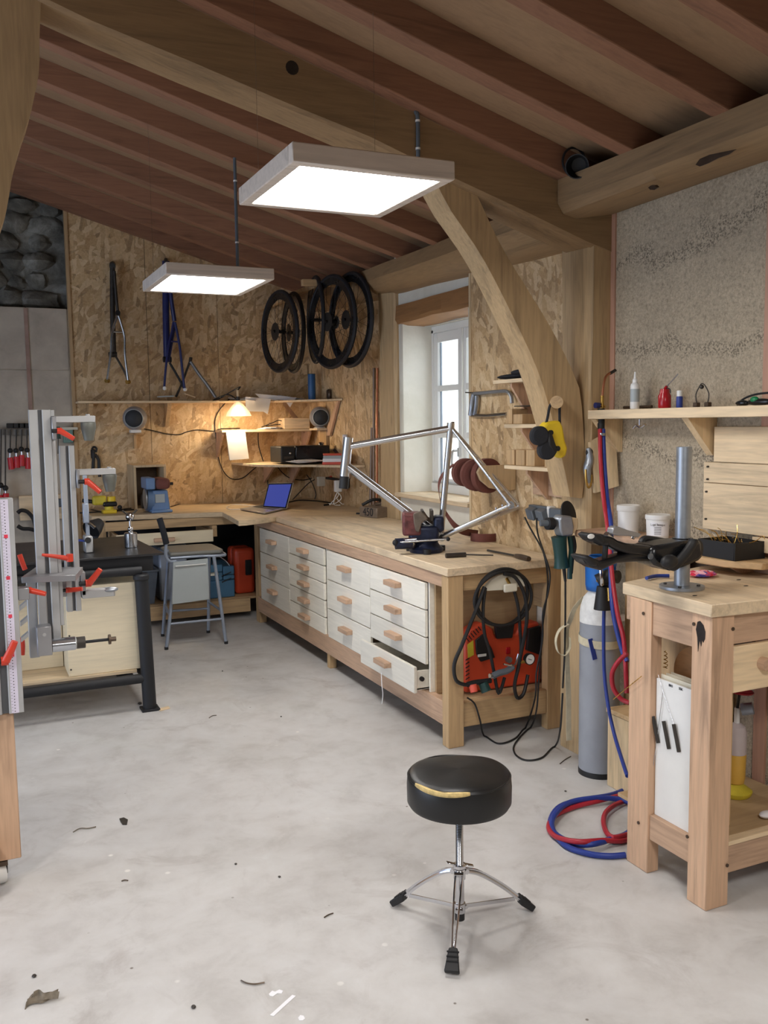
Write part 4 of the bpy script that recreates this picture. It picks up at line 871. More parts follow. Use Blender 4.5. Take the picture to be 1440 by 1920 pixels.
# ================================================================ WHEELS
def rim_pts(c, r, ax, n=40):
    A = Vector(ax).normalized(); U = V(0,0,1); S = A.cross(U).normalized(); U = S.cross(A)
    return [Vector(c)+(S*math.cos(2*math.pi*k/n)+U*math.sin(2*math.pi*k/n))*r for k in range(n)]
def wheel(label, c, ax, disc=True, R=.335, group='bicycle wheels hanging in the corner', rear=False):
    t = thing('bicycle_wheel', label, 'wheel', c, group); A = Vector(ax).normalized()
    MB().tube(rim_pts(c, R-.016, ax), .0165, 8, 0, True).build('tyre', M['tyre'], t)
    mb = MB(); n = 40; ins = [rim_pts(c+0*A if False else Vector(c)+A*o_, r_, ax, n) for r_, o_ in ((R-.028,-.011),(R-.078,-.005),(R-.078,.005),(R-.028,.011))]
    for j in range(4):
        a_, b_ = ins[j], ins[(j+1) % 4]; i0 = len(mb.v); mb.v += a_+b_; mb.f += [(i0+k, i0+(k+1) % n, i0+n+(k+1) % n, i0+n+k) for k in range(n)]
    mb.build('rim', M['black_gloss'], t)
    mb = MB().lathe([(.012,-.055),(.012,-.036),(.028,-.034),(.028,-.030),(.014,-.026),(.014,.026),(.028,.030),(.028,.034),(.010,.036),(.010,.058)], c, A, 16); mb.build('hub', M['black_gloss'], t)
    if disc: MB().lathe([(.035,-.042),(.072,-.041),(.072,-.038),(.035,-.037),(.035,-.042)], c, A, 24).build('brake_disc', M['iron'], t)
    if rear: MB().lathe([(.05,.036),(.05,.038),(.042,.041),(.042,.044),(.034,.047),(.034,.05),(.026,.056),(.012,.058)], c, A, 20).build('sprocket_cassette', M['galv'], t)
    sp_ = MB(); rp = rim_pts(c, R-.077, ax, 24); hp_ = rim_pts(c, .026, ax, 24)
    for k in range(24): sp_.cyl(hp_[(k+(5 if k % 2 else -5)) % 24]+A*(.03 if k % 4 < 2 else -.03), rp[k], .0014, n=4)
    sp_.build('spokes', M['black_metal'], t, sm=False); return t
wheel('leftmost bicycle wheel of the left hanging pair', V(*(2.377, 7.15, 2.351)), (1,.13,0))
wheel('right wheel of the left hanging pair, seen nearly edge-on', V(*(2.53, 7.25, 2.357)), (1,-.06,0), rear=True)
wheel('narrow-looking wheel at the left of the right-hand group', V(*(2.618, 6.95, 2.432)), (1,-.18,0), R=.35)
wheel('middle wheel of the right-hand group with big hub', V(*(2.617, 6.6, 2.379)), (1,.16,0), rear=True, R=.36)
wheel('rightmost wheel nearest to the window post', V(*(2.71, 6.45, 2.382)), (1,.08,0), rear=True, R=.36)
for lb, (a, b), s_ in (('pale wooden bar carrying the right group of wheels', ((2.471, 6.85, 2.705), (2.805, 6.85, 2.714)), .05),('pale wooden bar carrying the left pair of wheels', ((2.379, 7.3, 2.652), (2.659, 7.3, 2.656)), .04)):
    o_ = thing('wheel_bar', lb, 'bar', a); MB().bar(a, b, .045, s_).build('bar', M['pine_x'], o_, bevel=.002)
    m_ = (V(*a)+V(*b))/2; MB().bar(m_, (m_.x, 8.09, m_.z), .04, .04).build('arm', M['pine_x'], o_, bevel=.002)

# ================================================================ THINGS ON THE LONG BENCH
bf = thing('bicycle_frame', 'raw steel bicycle frame clamped in the bench vice', 'bicycle frame', (2.32, 4.36, 1.0))
FO = (2.32, 4.36, 1.1)
def tb_(name, pts, r, m_='raw_tube', n=14, sub=0, rad=None): return MB().tube(pts, r, n, sub, rad=rad).build(name, M[m_], bf)
tb_('head_tube', [(1.891, 4.558, 1.526), (1.867, 4.569, 1.315)], .0265)
tb_('lower_cup', [(1.869, 4.568, 1.315), (1.863, 4.57, 1.248)], .026, 'black')
tb_('top_tube', [(1.898, 4.554, 1.477), (2.014, 4.501, 1.498), (2.385, 4.33, 1.565)], .0185)
tb_('down_tube', [(1.886, 4.56, 1.367), (2.336, 4.352, 0.983)], .0225)
tb_('seat_tube', [(2.395, 4.325, 1.585), (2.342, 4.35, 0.983)], .0175)
tb_('seat_collar', [(2.397, 4.325, 1.596), (2.394, 4.326, 1.564)], .0215)
s0 = V(*(2.398, 4.324, 1.573)); d1 = V(*(2.606, 4.061, 1.159)); d2 = V(*(2.799, 4.258, 1.126)); bbp = V(*(2.347, 4.348, 0.977))
BN = V(.418,.908,0)
tb_('seat_stay', [s0, s0.lerp(d1,.3)-BN*.01, s0.lerp(d1,.6)-BN*.008, d1], .0098, sub=5); tb_('seat_stay', [s0, s0.lerp(d2,.3)+BN*.01, s0.lerp(d2,.6)+BN*.008, d2], .0098, sub=5)
C('stay_bridge', M['raw_tube'], bf, s0.lerp(d1,.38)-BN*.01, s0.lerp(d2,.38)+BN*.01, .006)
tb_('chain_stay', [bbp-BN*.018, bbp.lerp(d1,.4)-BN*.015, bbp.lerp(d1,.75), d1], .0115, sub=5, rad=lambda t: .0165-.006*t); tb_('chain_stay', [bbp+BN*.018, bbp.lerp(d2,.4)+BN*.015, bbp.lerp(d2,.75), d2], .0115, sub=5, rad=lambda t: .0165-.006*t)
MB().cyl(bbp-BN*.035, bbp+BN*.035, .022, n=24).build('bottom_bracket_shell', M['raw_tube'], bf); C('bottom_bracket_hole', M['black'], bf, bbp-BN*.0358, bbp-BN*.0352, .017)
for d in (d1, d2): MB().lathe([(.011,-.004),(.021,-.004),(.021,.004),(.011,.004),(.011,-.004)], d, BN, 20).build('dropout', M['raw_tube'], bf)
for k in (.42,.62): MB().ball(V(*(2.011, 4.502, 1.26)).lerp(V(*(2.168, 4.43, 1.127)), k)+V(0,0,.024), .007, 8).build('bottle_boss', M['steel'], bf)
for px in (0, 1):
    p = [(2.566, 4.139, 1.132), (2.597, 4.124, 1.149)][px]; C('disc_mount', M['raw_tube'], bf, V(*p)-V(0,0,.012), V(*p)+V(0,0,.010), .005)
T('brake_stop', M['raw_tube'], bf, [(2.39, 4.328, 1.576), (2.401, 4.323, 1.596), (2.414, 4.317, 1.596)], .006, 8, 3)
# bench vice
vi = thing('bench_vice', 'heavy dark blue and black bench vice with chipped red jaw', 'vice', (2.27, 4.30, .9))
vb = V(2.25, 4.345, .901); RX = Matrix.Rotation(R_(-24.7), 4, 'Z') @ Matrix.Scale(1.12, 4)
def vl(*a): return vb + (RX @ V(*a))
def vbox(name, m_, x0, x1, y0, y1, z0, z1, bevel=.008, seg=2, par=None):
    MB().box(x0,x1,y0,y1,z0,z1).xform(Matrix.Translation(vb) @ RX).build(name, M[m_], par or vi, bevel=bevel, seg=seg)
M['vice_paint'] = paint('chipped_dark_blue_enamel', srgb(30,38,62), .4, .3, .5, 30)
M['vice_red'] = paint('chipped_red_enamel', srgb(108,60,58), .5, .2, .6, 25)
MB().lathe([(.09,0),(.095,.02),(.075,.035),(.06,.06)], vb, (0,0,1), 24).build('swivel_base', M['vice_paint'], vi)
for a in (30,150,270): C('base_lug', M['black_metal'], vi, vl(.088*math.cos(R_(a)),.088*math.sin(R_(a)),.0), vl(.088*math.cos(R_(a)),.088*math.sin(R_(a)),.024), .022)
vbox('body', 'vice_paint', -.085, .06, -.06, .06, .05, .13, .018, 3)
vbox('sliding_jaw', 'vice_red', -.115, -.025, -.065, .05, .085, .195, .014, 3)
vbox('fixed_jaw', 'vice_paint', .035, .085, -.05, .06, .10, .175, .016, 3)
vbox('jaw_plate', 'iron', -.024, -.012, -.06, .05, .155, .205, .002, 1); vbox('jaw_plate', 'iron', .02, .034, -.05, .055, .155, .205, .002, 1)
C('spindle', M['steel'], vi, vl(-.14,-.075,.062), vl(-.05,-.075,.070), .012); C('handle_bar', M['steel'], vi, vl(-.15,-.09,.058), vl(.10,-.09,.072), .0065); MB().ball(vl(-.15,-.09,.058), .017, 12).build('handle_end', M['black_metal'], vi); MB().ball(vl(.10,-.09,.072), .012, 12).build('handle_end', M['black_metal'], vi)
C('screw_boss', M['vice_paint'], vi, vl(-.15,-.075,.05), vl(-.07,-.06,.05), .03)
lt2 = thing('leather_pad', 'grey-brown leather pads wrapped round the frame tube in the vice', 'pad', tuple(vl(0,0,.2)))
M['leather'] = paint('grey_leather', srgb(112,100,88), .8, 0, .25, 20)
P_ = [(2.168, 4.326, 1.118), (2.204, 4.309, 1.135), (2.23, 4.298, 1.1), (2.235, 4.295, 1.085), (2.204, 4.31, 1.077), (2.191, 4.316, 1.037), (2.178, 4.322, 1.052), (2.173, 4.324, 1.08)]
MB().prism([V(*p) for p in [(2.149, 4.296, 1.119), (2.185, 4.279, 1.132), (2.211, 4.267, 1.103), (2.221, 4.262, 1.086), (2.193, 4.276, 1.075), (2.177, 4.283, 1.018), (2.159, 4.291, 1.024), (2.151, 4.295, 1.07)]], BN*.012).build('flap', M['leather'], lt2, bevel=.004)
MB().prism([V(*p) for p in [(2.271, 4.491, 1.104), (2.303, 4.476, 1.113), (2.327, 4.465, 1.074), (2.351, 4.454, 1.067), (2.367, 4.447, 1.028), (2.351, 4.454, 0.989), (2.318, 4.469, 1.014), (2.292, 4.481, 1.059)]], BN*.014).build('flap', M['darkbrown'], lt2, bevel=.004)
# files
fa = thing('file', 'half-round file with brown wooden handle at the wall side of the bench end', 'file', (2.575, 3.847, 0.91))
p0, p1, p2 = V(*(2.521, 4.153, 0.912)), V(*(2.542, 3.915, 0.912)), V(*(2.534, 3.777, 0.914))
MB().tube([p0, p1], .006, 8, 0).build('blade', M['iron'], fa); MB().tube([p1, p1.lerp(p2,.3), p1.lerp(p2,.6), p2], .012, 12, 4, rad=lambda t: .009+.007*math.sin(t*2.6)).build('handle', M['darkbrown'], fa)
fb = thing('file', 'dark file with grey handle lying beside the vice', 'file', (2.331, 4.074, 0.91))
p0, p1, p2 = V(*(2.233, 4.092, 0.912)), V(*(2.341, 4.075, 0.912)), V(*(2.469, 4.01, 0.908))
MB().tube([p0, p0.lerp(p1,.5), p1], .013, 12, 4).build('handle', M['iron'], fb); MB().tube([p1, p2], .004, 8, 0).build('blade', M['iron'], fb)
# worn steel box marked 450
bx = thing('stencilled_box', 'small worn metal box stencilled 450 on the bench', 'box', (2.845, 6.328, 0.9))
M['worn_tin'] = paint('worn_tin', srgb(140,126,112), .5, .4, .25, 14)
qb = [V(*p) for p in [(2.685, 6.276, 0.901), (2.735, 6.064, 0.901), (2.915, 6.131, 0.901), (2.917, 6.416, 0.901)]]
hh = .075
MB().prism(qb, (0,0,hh)).build('case', M['worn_tin'], bx, bevel=.003)
dr = (qb[1]-qb[0]); ang = math.atan2(dr.y, dr.x)
text('stencil_number', '450', .085, tuple(qb[0].lerp(qb[1],.5)+V(.0,0,hh/2)+V(math.sin(ang),-math.cos(ang),0)*.002), (R_(90),0,ang), M['ink'], bx)
cc = (qb[0]+qb[1]+qb[2]+qb[3])/4
tl3 = thing('small_tools', 'dark bent tool with blue tip lying on top of the 450 box', 'tool', tuple(cc+V(0,0,hh)))
T('handle', M['black'], tl3, [cc+V(-.12,.02,hh+.012),cc+V(-.04,0,hh+.05),cc+V(.04,.0,hh+.04),cc+V(.09,.0,hh+.015)], .012); C('tip', M['blue_frame'], tl3, cc+V(.03,.0,hh+.02), cc+V(.10,-.02,hh+.022), .02); C('knob', M['chrome'], tl3, cc+V(-.02,0,hh+.015), cc+V(.02,-.01,hh+.02), .014)
stx = solo(C('short_rod', M['black'], None, (2.728, 6.44, 0.905), (2.756, 6.422, 0.905), .008), 'short black plug end left of the 450 box', 'plug')
# abrasive belts hung from a wooden holder + the coil on the bench
bh_ = thing('belt_holder', 'rounded pale plywood board holding the abrasive rolls', 'holder', (2.72, 4.276, 1.306))
yb_ = 4.284; yl_ = 4.284
MB().prism([V(2.787,yb_,1.36),V(2.787,yb_,1.22),V(2.72,yb_,1.215),V(2.62,yb_,1.235),V(2.56,yb_,1.28),V(2.54,yb_,1.325),V(2.56,yb_,1.36)][::-1], (0,.02,0)).build('board', M['pale_z'], bh_, bevel=.002)
C('peg', M['chrome'], bh_, (2.62,yb_+.02,1.31), (2.62,yb_+.32,1.31), .014)
def roll(label, c, ax, r0, r1, w_, n=26):
    t = thing('abrasive_roll', label, 'abrasive belt', c, 'brown abrasive rolls on the peg'); A = Vector(ax).normalized(); c = Vector(c)
    k = 3
    for j in range(k):
        ra = r0+(r1-r0)*j/k; rb = r0+(r1-r0)*(j+1)/k-.003
        MB().lathe([(ra,-w_/2),(rb,-w_/2+.002*j),(rb,w_/2-.002*j),(ra,w_/2),(ra,-w_/2)], c, A, n).build('winding', M['belt'], t)
    return t
roll('brown abrasive roll nearest to the window on the peg', (2.62, yb_+.27, 1.31), (0.15,1,0), .035, .085, .05)
roll('brown abrasive roll in the middle of the peg', (2.63, yb_+.17, 1.30), (0.25,1,0), .03, .095, .05)
roll('brown abrasive roll against the wooden holder', (2.64, yb_+.07, 1.30), (-.1,1,0), .03, .10, .05)
def strip(mb, pts, w, half=V(0,0,1), sub=6):
    P = smooth_pts(pts, sub); i0 = len(mb.v); t_ = .0012
    for i, p in enumerate(P):
        d = (P[min(i+1,len(P)-1)]-P[max(i-1,0)]).normalized(); h_ = half if not callable(half) else half(i/(len(P)-1)); nn = d.cross(h_).normalized()*t_
        mb.v += [p-h_*w/2-nn, p+h_*w/2-nn, p+h_*w/2+nn, p-h_*w/2+nn]
    for i in range(len(P)-1):
        a = i0+4*i; b = a+4
        mb.f += [(a+k, a+(k+1) % 4, b+(k+1) % 4, b+k) for k in range(4)]
    mb.f += [(i0,i0+3,i0+2,i0+1), (len(mb.v)-4,len(mb.v)-3,len(mb.v)-2,len(mb.v)-1)]
    return mb
cb = thing('abrasive_strip', 'loose abrasive strip hanging from the roll down to a loop on the bench', 'abrasive belt', (2.895, 4.763, 0.9))
e_ = V(*(2.776, 4.586, 0.93))
strip(MB(), [V(2.56,yb_+.30,1.36),V(2.50,yb_+.34,1.29),V(2.49,yb_+.36,1.20),V(2.52,yb_+.34,1.08),V(2.58,yb_+.28,.98),e_+V(.0,.10,.0)], .042, lambda t: V(.2,1-t,t).normalized()).build('hanging_strip', M['belt'], cb)
strip(MB(), [e_+V(.095*math.cos(a)-.0, .085*math.sin(a), -.004) for a in [R_(x) for x in range(100,430,25)]], .048, V(0,0,1), 3).build('loop', M['belt'], cb)
# small shelves beside the window
XF = 2.62
def wshelf(label, y0, y1, zt, yb, bh=.2, thk=.02):
    t = thing('small_wall_shelf', label, 'shelf', (2.7,(y0+y1)/2,zt), 'three small shelves on the OSB beside the brace')
    B('board', M['pale_y'], t, XF, 2.789, y0, y1, zt-thk, zt, .002)
    MB().prism([V(XF+.02,yb,zt-thk-.001),V(2.789,yb,zt-thk-.001),V(2.789,yb,zt-thk-bh),V(2.765,yb,zt-thk-bh),V(XF+.02,yb,zt-thk-.018)], (0,.018,0)).build('bracket', M['fir_z'], t)
    B('back_cleat', M['fir_y'], t, 2.77, 2.789, y0+.06, y1-.05, zt-thk-bh+.02, zt-thk-.001, .001)
    return t
wshelf('highest of the three small pine shelves beside the brace', 3.66, 4.257, 1.822, 4.10)
wshelf('middle of the three small pine shelves beside the brace', 3.66, 4.145, 1.585, 4.0, .18)
wshelf('lowest of the three small pine shelves beside the brace', 3.62, 4.145, 1.368, 3.95, .16)
gv = thing('black_gloves', 'black gloves and cloth heaped on the highest small shelf', 'gloves', (2.68, 4.0, 1.823))
random.seed(11)
for i, (yy_, zz_, s_) in enumerate(((4.16,1.835,(.06,.14,.014)),(4.05,1.852,(.065,.10,.018)),(4.0,1.885,(.06,.09,.022)),(3.97,1.92,(.045,.06,.02)),(3.93,1.86,(.06,.08,.03)))): MB().ball((2.69, yy_, zz_+.004), 1, 14, s_).build('glove', M['black_cloth'], gv)
hs_ = thing('hacksaw', 'grey metal hacksaw hanging on the OSB under the highest small shelf', 'saw', (2.77, 4.496, 1.693))
MB().tube([(2.76, 4.695, 1.767), (2.76, 4.597, 1.767), (2.76, 4.422, 1.769), (2.76, 4.338, 1.766), (2.76, 4.295, 1.741), (2.76, 4.284, 1.7)], .011, 10, 5).build('bow', M['galv'], hs_); MB().tube([(2.765, 4.703, 1.767), (2.765, 4.722, 1.724), (2.765, 4.735, 1.673), (2.765, 4.742, 1.639)], .018, 10, 4).build('handle', M['galv'], hs_); T('blade', M['steel'], hs_, [(2.765, 4.735, 1.638), (2.765, 4.546, 1.636), (2.765, 4.346, 1.642)], .010, 8, 0); T('hanging_pin', M['iron'], hs_, [(2.76, 4.796, 1.777), (2.76, 4.658, 1.769)], .004, 6, 0)
T('front_end', M['galv'], hs_, [(2.765, 4.672, 1.754), (2.765, 4.679, 1.697), (2.765, 4.698, 1.641)], .012, 8)
def blk(label, px0, px1, py0, py1, zt, m_='pine_z', grp=None): pass
y_ = lambda px: None
wb_defs = [((4.098, 4.15, 1.581, 1.666), 'pale wooden block at the window end of the middle small shelf'), ((4.001, 4.087, 1.58, 1.637), 'light wooden block second on the middle small shelf'), ((4.077, 4.145, 1.375, 1.45), 'first wooden block from the window on the lowest small shelf'), ((3.981, 4.062, 1.376, 1.451), 'second wooden block on the lowest small shelf'), ((3.888, 3.966, 1.376, 1.453), 'third wooden block on the lowest small shelf'), ((3.739, 3.799, 1.374, 1.43), 'last wooden block on the lowest small shelf behind the mask')]
for i, ((a, b, c_, d_), lb) in enumerate(wb_defs):
    zt = 1.586 if i < 2 else 1.369
    solo(B('wooden_block', M['pine_z'], None, 2.64, 2.74, a, b, zt, d_, .002), lb, 'block', 'wooden blocks on the small shelves')
mt = solo(B('metal_clip', M['galv'], None, 2.66, 2.75, 3.72, 3.86, 1.586, 1.62, .004), 'grey metal clip lying on the middle small shelf', 'clip')
pb = solo(B('dark_blade', M['iron'], None, 2.66, 2.75, 3.93, 4.11, 1.674+.003, 1.674+.008, .001), 'thin dark plate lying on the wooden blocks of the middle shelf', 'plate')
# mask on its peg
pg = thing('wooden_peg', 'short round wooden peg sticking out of the brace', 'peg', (2.425, 3.4, 1.681))
C('peg', M['pine_y'], pg, (2.356, 3.3, 1.681), (2.439, 3.42, 1.684), .028, n=18)
mk = thing('respirator_mask', 'yellow and black mask with two round filters hanging on the peg', 'mask', (2.339, 3.33, 1.504))
MB().prism([(2.292, 3.36, 1.568), (2.314, 3.36, 1.596), (2.382, 3.36, 1.602), (2.4, 3.36, 1.574), (2.412, 3.36, 1.514), (2.426, 3.36, 1.478), (2.418, 3.36, 1.443), (2.389, 3.36, 1.432), (2.355, 3.36, 1.48), (2.317, 3.36, 1.54)], (0,-.05,0)).build('body', M['yellow'], mk, bevel=.012, seg=3)
for a in ((2.276, 3.3, 1.536), (2.315, 3.3, 1.473)): MB().lathe([(.036,0),(.042,.012),(.042,.035),(.034,.042),(0,.042)], V(*a)+V(0,.035,0), (-.15,-1,0), 26).build('filter', M['black_cloth'], mk)
MB().prism([(2.302, 3.318, 1.557), (2.331, 3.318, 1.54), (2.359, 3.318, 1.469), (2.342, 3.318, 1.446), (2.308, 3.318, 1.494)], (0,-.03,0)).build('bridge', M['black'], mk, bevel=.008)
for a in ((2.324, 3.305, 1.549), (2.361, 3.305, 1.479)): C('button', M['black'], mk, a, V(*a)+V(0,-.012,0), .011)
T('strap', M['black_cloth'], mk, [(2.318, 3.325, 1.587), (2.327, 3.325, 1.621), (2.335, 3.325, 1.658), (2.346, 3.325, 1.675), (2.374, 3.325, 1.7), (2.388, 3.325, 1.672), (2.389, 3.325, 1.621), (2.392, 3.325, 1.55), (2.395, 3.325, 1.485)], .006)
# power strip and plugs on the OSB above the bench
po = thing('power_strip', 'grey and black power strip with two angled plugs on the OSB by the post', 'power strip', (2.77, 4.038, 1.101))
r_ = (3.879, 4.115, 1.103, 1.151)
B('casing', M['grey_led'], po, 2.755, 2.789, r_[0]+.06, r_[1], r_[2]+.0, r_[3], .004); B('end_cap', M['white_plastic'], po, 2.75, 2.789, r_[0]+.03, r_[0]+.059, r_[2]-.01, r_[3]+.005, .003)
B('socket_box', M['grey_led'], po, 2.74, 2.789, 3.795, r_[0]+.028, r_[2]-.01, r_[3]-.002, .005)
for k in (0,1):
    y0_ = r_[1]-.02-.09*k
    MB().prism([V(2.754,y0_,r_[3]-.005),V(2.754,y0_-.02,r_[3]-.06),V(2.715,y0_-.03,r_[3]-.075),V(2.71,y0_-.01,r_[3]-.02)], (0,-.065,-.004)).build('plug', M['grey_led'], po, bevel=.006, seg=2)
def cord(label, pts, r=.0045, m_='black', cat='cable'): return solo(T('power_cable', M[m_], None, lay(pts, r), r, 7, 0), label, cat)
cord('black cable dropping from the left plug past the bench end to the floor loop', [(2.71, 4.08, 1.086), (2.7, 4.015, 1.036), (2.7, 3.935, 0.965), (2.612, 3.76, 0.932), (2.621, 3.74, 0.826), (2.615, 3.74, 0.718), (2.593, 3.74, 0.584), (2.581, 3.74, 0.449), (2.562, 3.73, 0.302), (2.543, 3.72, 0.156), (2.606, 3.866, 0.008), (2.418, 3.718, 0.006), (2.333, 3.597, 0.006), (2.328, 3.498, 0.006), (2.411, 3.486, 0.006), (2.555, 3.581, 0.006), (2.445, 3.385, 0.165), (2.44, 3.36, 0.351)])
cord('black cable dropping from the right plug and lying in a curve under the bench', [(2.71, 3.97, 1.093), (2.7, 3.945, 1.015), (2.611, 3.75, 0.928), (2.62, 3.72, 0.842), (2.611, 3.72, 0.749), (2.565, 3.7, 0.649), (2.57, 3.71, 0.511), (2.535, 3.71, 0.352), (2.533, 3.72, 0.213), (2.577, 3.871, 0.008), (2.443, 3.766, 0.006), (2.334, 3.744, 0.006), (2.327, 3.869, 0.006), (2.249, 3.78, 0.128), (2.225, 3.79, 0.21), (2.188, 3.8, 0.245)])
# angle grinder on its hook
gr = thing('angle_grinder', 'dark green angle grinder with grey head hanging on the post', 'power tool', (2.42, 3.36, 1.07))
MB().tube([(2.407, 3.35, 1.081), (2.414, 3.35, 1.023), (2.42, 3.35, 0.974), (2.423, 3.35, 0.939)], .03, 14, 4, rad=lambda t: .036-.006*math.sin(t*3.1)).build('motor_body', M['green_tool'], gr)
MB().prism([(2.394, 3.38, 1.118), (2.388, 3.38, 1.162), (2.405, 3.38, 1.18), (2.458, 3.38, 1.173), (2.47, 3.38, 1.125), (2.464, 3.38, 1.084), (2.406, 3.38, 1.083)], (0,-.06,0)).build('gear_head', M['galv'], gr, bevel=.008, seg=2)
MB().lathe([(.0,0),(.05,.0),(.062,.008),(.062,.014),(.02,.02)], (2.484, 3.4, 1.172), (.35,-.8,.2), 28).build('wheel_guard', M['black_metal'], gr); C('side_handle', M['grey_led'], gr, (2.32, 3.37, 1.145), (2.356, 3.36, 1.144), .014); C('handle_flange', M['black'], gr, (2.351, 3.36, 1.142), (2.379, 3.36, 1.14), .028)
C('cord_sleeve', M['black'], gr, (2.435, 3.35, 0.938), (2.444, 3.35, 0.874), .009, .006); T('cord', M['black'], gr, [(2.444, 3.35, 0.874), (2.445, 3.35, 0.726), (2.443, 3.35, 0.553), (2.433, 3.35, 0.379)], .0045, 6)
ho = thing('wooden_hook', 'pale rounded wooden hook block screwed to the post', 'hook', (2.493, 3.36, 1.126))
MB().prism([(2.442, 3.33, 1.12), (2.45, 3.33, 1.156), (2.474, 3.33, 1.166), (2.5, 3.33, 1.16), (2.498, 3.33, 1.117), (2.48, 3.33, 1.093), (2.445, 3.33, 1.093)], (0,.05,0)).build('block', M['pale_z'], ho, bevel=.006, seg=2)
g2 = thing('hanging_pliers', 'green and black pliers hanging below the wooden hook', 'pliers', (2.48, 3.36, 0.968))
T('handle', M['green_tool'], g2, [(2.458, 3.34, 1.082), (2.468, 3.34, 1.02), (2.462, 3.34, 0.96), (2.46, 3.34, 0.886)], .012); T('handle', M['black'], g2, [(2.483, 3.35, 1.079), (2.493, 3.35, 1.029), (2.481, 3.35, 0.981), (2.473, 3.35, 0.908)], .010)
# ================================================================ COMPRESSOR BAY
cp = thing('air_compressor', 'orange-red portable air compressor on the shelf in the bench end', 'compressor', (2.45, 4.0, .214))
out_ = [(2.257, 3.93, 0.222), (2.252, 3.93, 0.5), (2.277, 3.93, 0.552), (2.356, 3.93, 0.577), (2.419, 3.93, 0.542), (2.435, 3.93, 0.493), (2.559, 3.93, 0.499), (2.582, 3.93, 0.542), (2.698, 3.93, 0.549), (2.718, 3.93, 0.49), (2.716, 3.93, 0.193)]
ol = [V(x,3.93,max(z,.216)) for x,y,z in out_]
MB().prism(ol, (0,.075,0)).build('shell', M['orange'], cp, bevel=.012, seg=2)
pl_ = lambda pts, y, t_, m_, n_: MB().prism([V(p[0],y,p[2]) for p in pts], (0,-t_,0)).build(n_, M[m_], cp, bevel=.002)
pl_([(2.308, 3.93, 0.494), (2.353, 3.93, 0.522), (2.403, 3.93, 0.441), (2.422, 3.93, 0.391), (2.339, 3.93, 0.379), (2.314, 3.93, 0.423)], 3.929, .012, 'black', 'control_panel')
pl_([(2.317, 3.93, 0.42), (2.368, 3.93, 0.42), (2.368, 3.93, 0.406), (2.317, 3.93, 0.406)], 3.916, .003, 'white_plastic', 'panel_label')
pl_([(2.264, 3.93, 0.476), (2.299, 3.93, 0.495), (2.302, 3.93, 0.417), (2.267, 3.93, 0.404)], 3.929, .003, 'yellow_dirty', 'yellow_label')
pl_([(2.493, 3.93, 0.433), (2.519, 3.93, 0.433), (2.519, 3.93, 0.399), (2.493, 3.93, 0.399)], 3.929, .006, 'red_can', 'switch')
pl_([(2.625, 3.93, 0.52), (2.698, 3.93, 0.529), (2.712, 3.93, 0.367), (2.612, 3.93, 0.408)], 3.929, .02, 'black', 'grey_side_vent')
pl_([(2.423, 3.93, 0.559), (2.539, 3.93, 0.552), (2.526, 3.93, 0.483), (2.435, 3.93, 0.488)], 3.935, .02, 'black_metal', 'handle_recess')
for k in range(6): MB().bar(V(*(2.256, 3.925, 0.512))+V(.014*k,0,.010*k), V(*(2.274, 3.925, 0.49))+V(.014*k,0,.010*k), .004, .004).build('vent_slot', M['black'], cp)
for k in range(6): MB().bar(V(*(2.252, 3.925, 0.396))+V(0,0,-.02*k), V(*(2.274, 3.925, 0.405))+V(0,0,-.02*k), .004, .004).build('vent_slot', M['black'], cp)
C('regulator_knob', M['galv'], cp, (2.506, 3.93, 0.369), V(*(2.506, 3.93, 0.369))+V(0,-.02,0), .016)
hh_ = thing('hose_holder', 'white semicircular wooden hose holder under the bench top', 'hose holder', (2.408, 3.81, 0.793))
MB().prism([(2.272, 3.8, 0.774), (2.288, 3.8, 0.8), (2.318, 3.8, 0.826), (2.361, 3.8, 0.844), (2.402, 3.8, 0.851), (2.449, 3.8, 0.845), (2.496, 3.8, 0.827), (2.544, 3.8, 0.785), (2.553, 3.8, 0.776), (2.464, 3.8, 0.776), (2.386, 3.8, 0.769)], (0,-.02,0)).build('board', M['offwhite'], hh_, bevel=.002); B('front_stop', M['offwhite'], hh_, *(2.364, 2.441), 3.735, 3.75, *(0.764, 0.805), .006); C('pin', M['brass'], hh_, (2.405, 3.78, 0.825), (2.404, 3.745, 0.795), .008)
ah = thing('air_hose', 'black rubber air hose coiled on the white holder', 'hose', (2.383, 3.77, 0.775))
cR = V(*(2.379, 3.76, 0.731))
def coil(n_, c_, rx, rz, y, ph=0, cxo=0): MB().tube([V(c_.x+cxo+rx*math.cos(a), y+.006*math.sin(a*2+n_), c_.z+rz*math.sin(a)) for a in [2*math.pi*i/20 for i in range(20)]], .0085, 8, 3, True).build('coil', M['black'], ah)
coil(1, cR, .165, .135, 3.765); coil(2, cR+V(0,0,.004), .148, .142, 3.775)
T('coil', M['black'], ah, [(2.37, 3.75, 0.856), (2.429, 3.745, 0.836), (2.478, 3.74, 0.757), (2.498, 3.74, 0.648), (2.485, 3.74, 0.541), (2.463, 3.74, 0.449), (2.448, 3.74, 0.383), (2.432, 3.75, 0.287), (2.455, 3.76, 0.218), (2.499, 3.77, 0.232), (2.531, 3.78, 0.321)], .0095)
T('coil', M['black'], ah, [(2.267, 3.765, 0.799), (2.233, 3.76, 0.724), (2.182, 3.755, 0.625), (2.131, 3.75, 0.526), (2.089, 3.75, 0.439), (2.098, 3.75, 0.359), (2.151, 3.755, 0.327), (2.193, 3.76, 0.323)], .0095)
T('coil', M['black'], ah, [(2.276, 3.77, 0.792), (2.263, 3.77, 0.693), (2.269, 3.77, 0.572), (2.299, 3.77, 0.475), (2.324, 3.77, 0.364), (2.351, 3.77, 0.252), (2.386, 3.77, 0.329)], .0085)
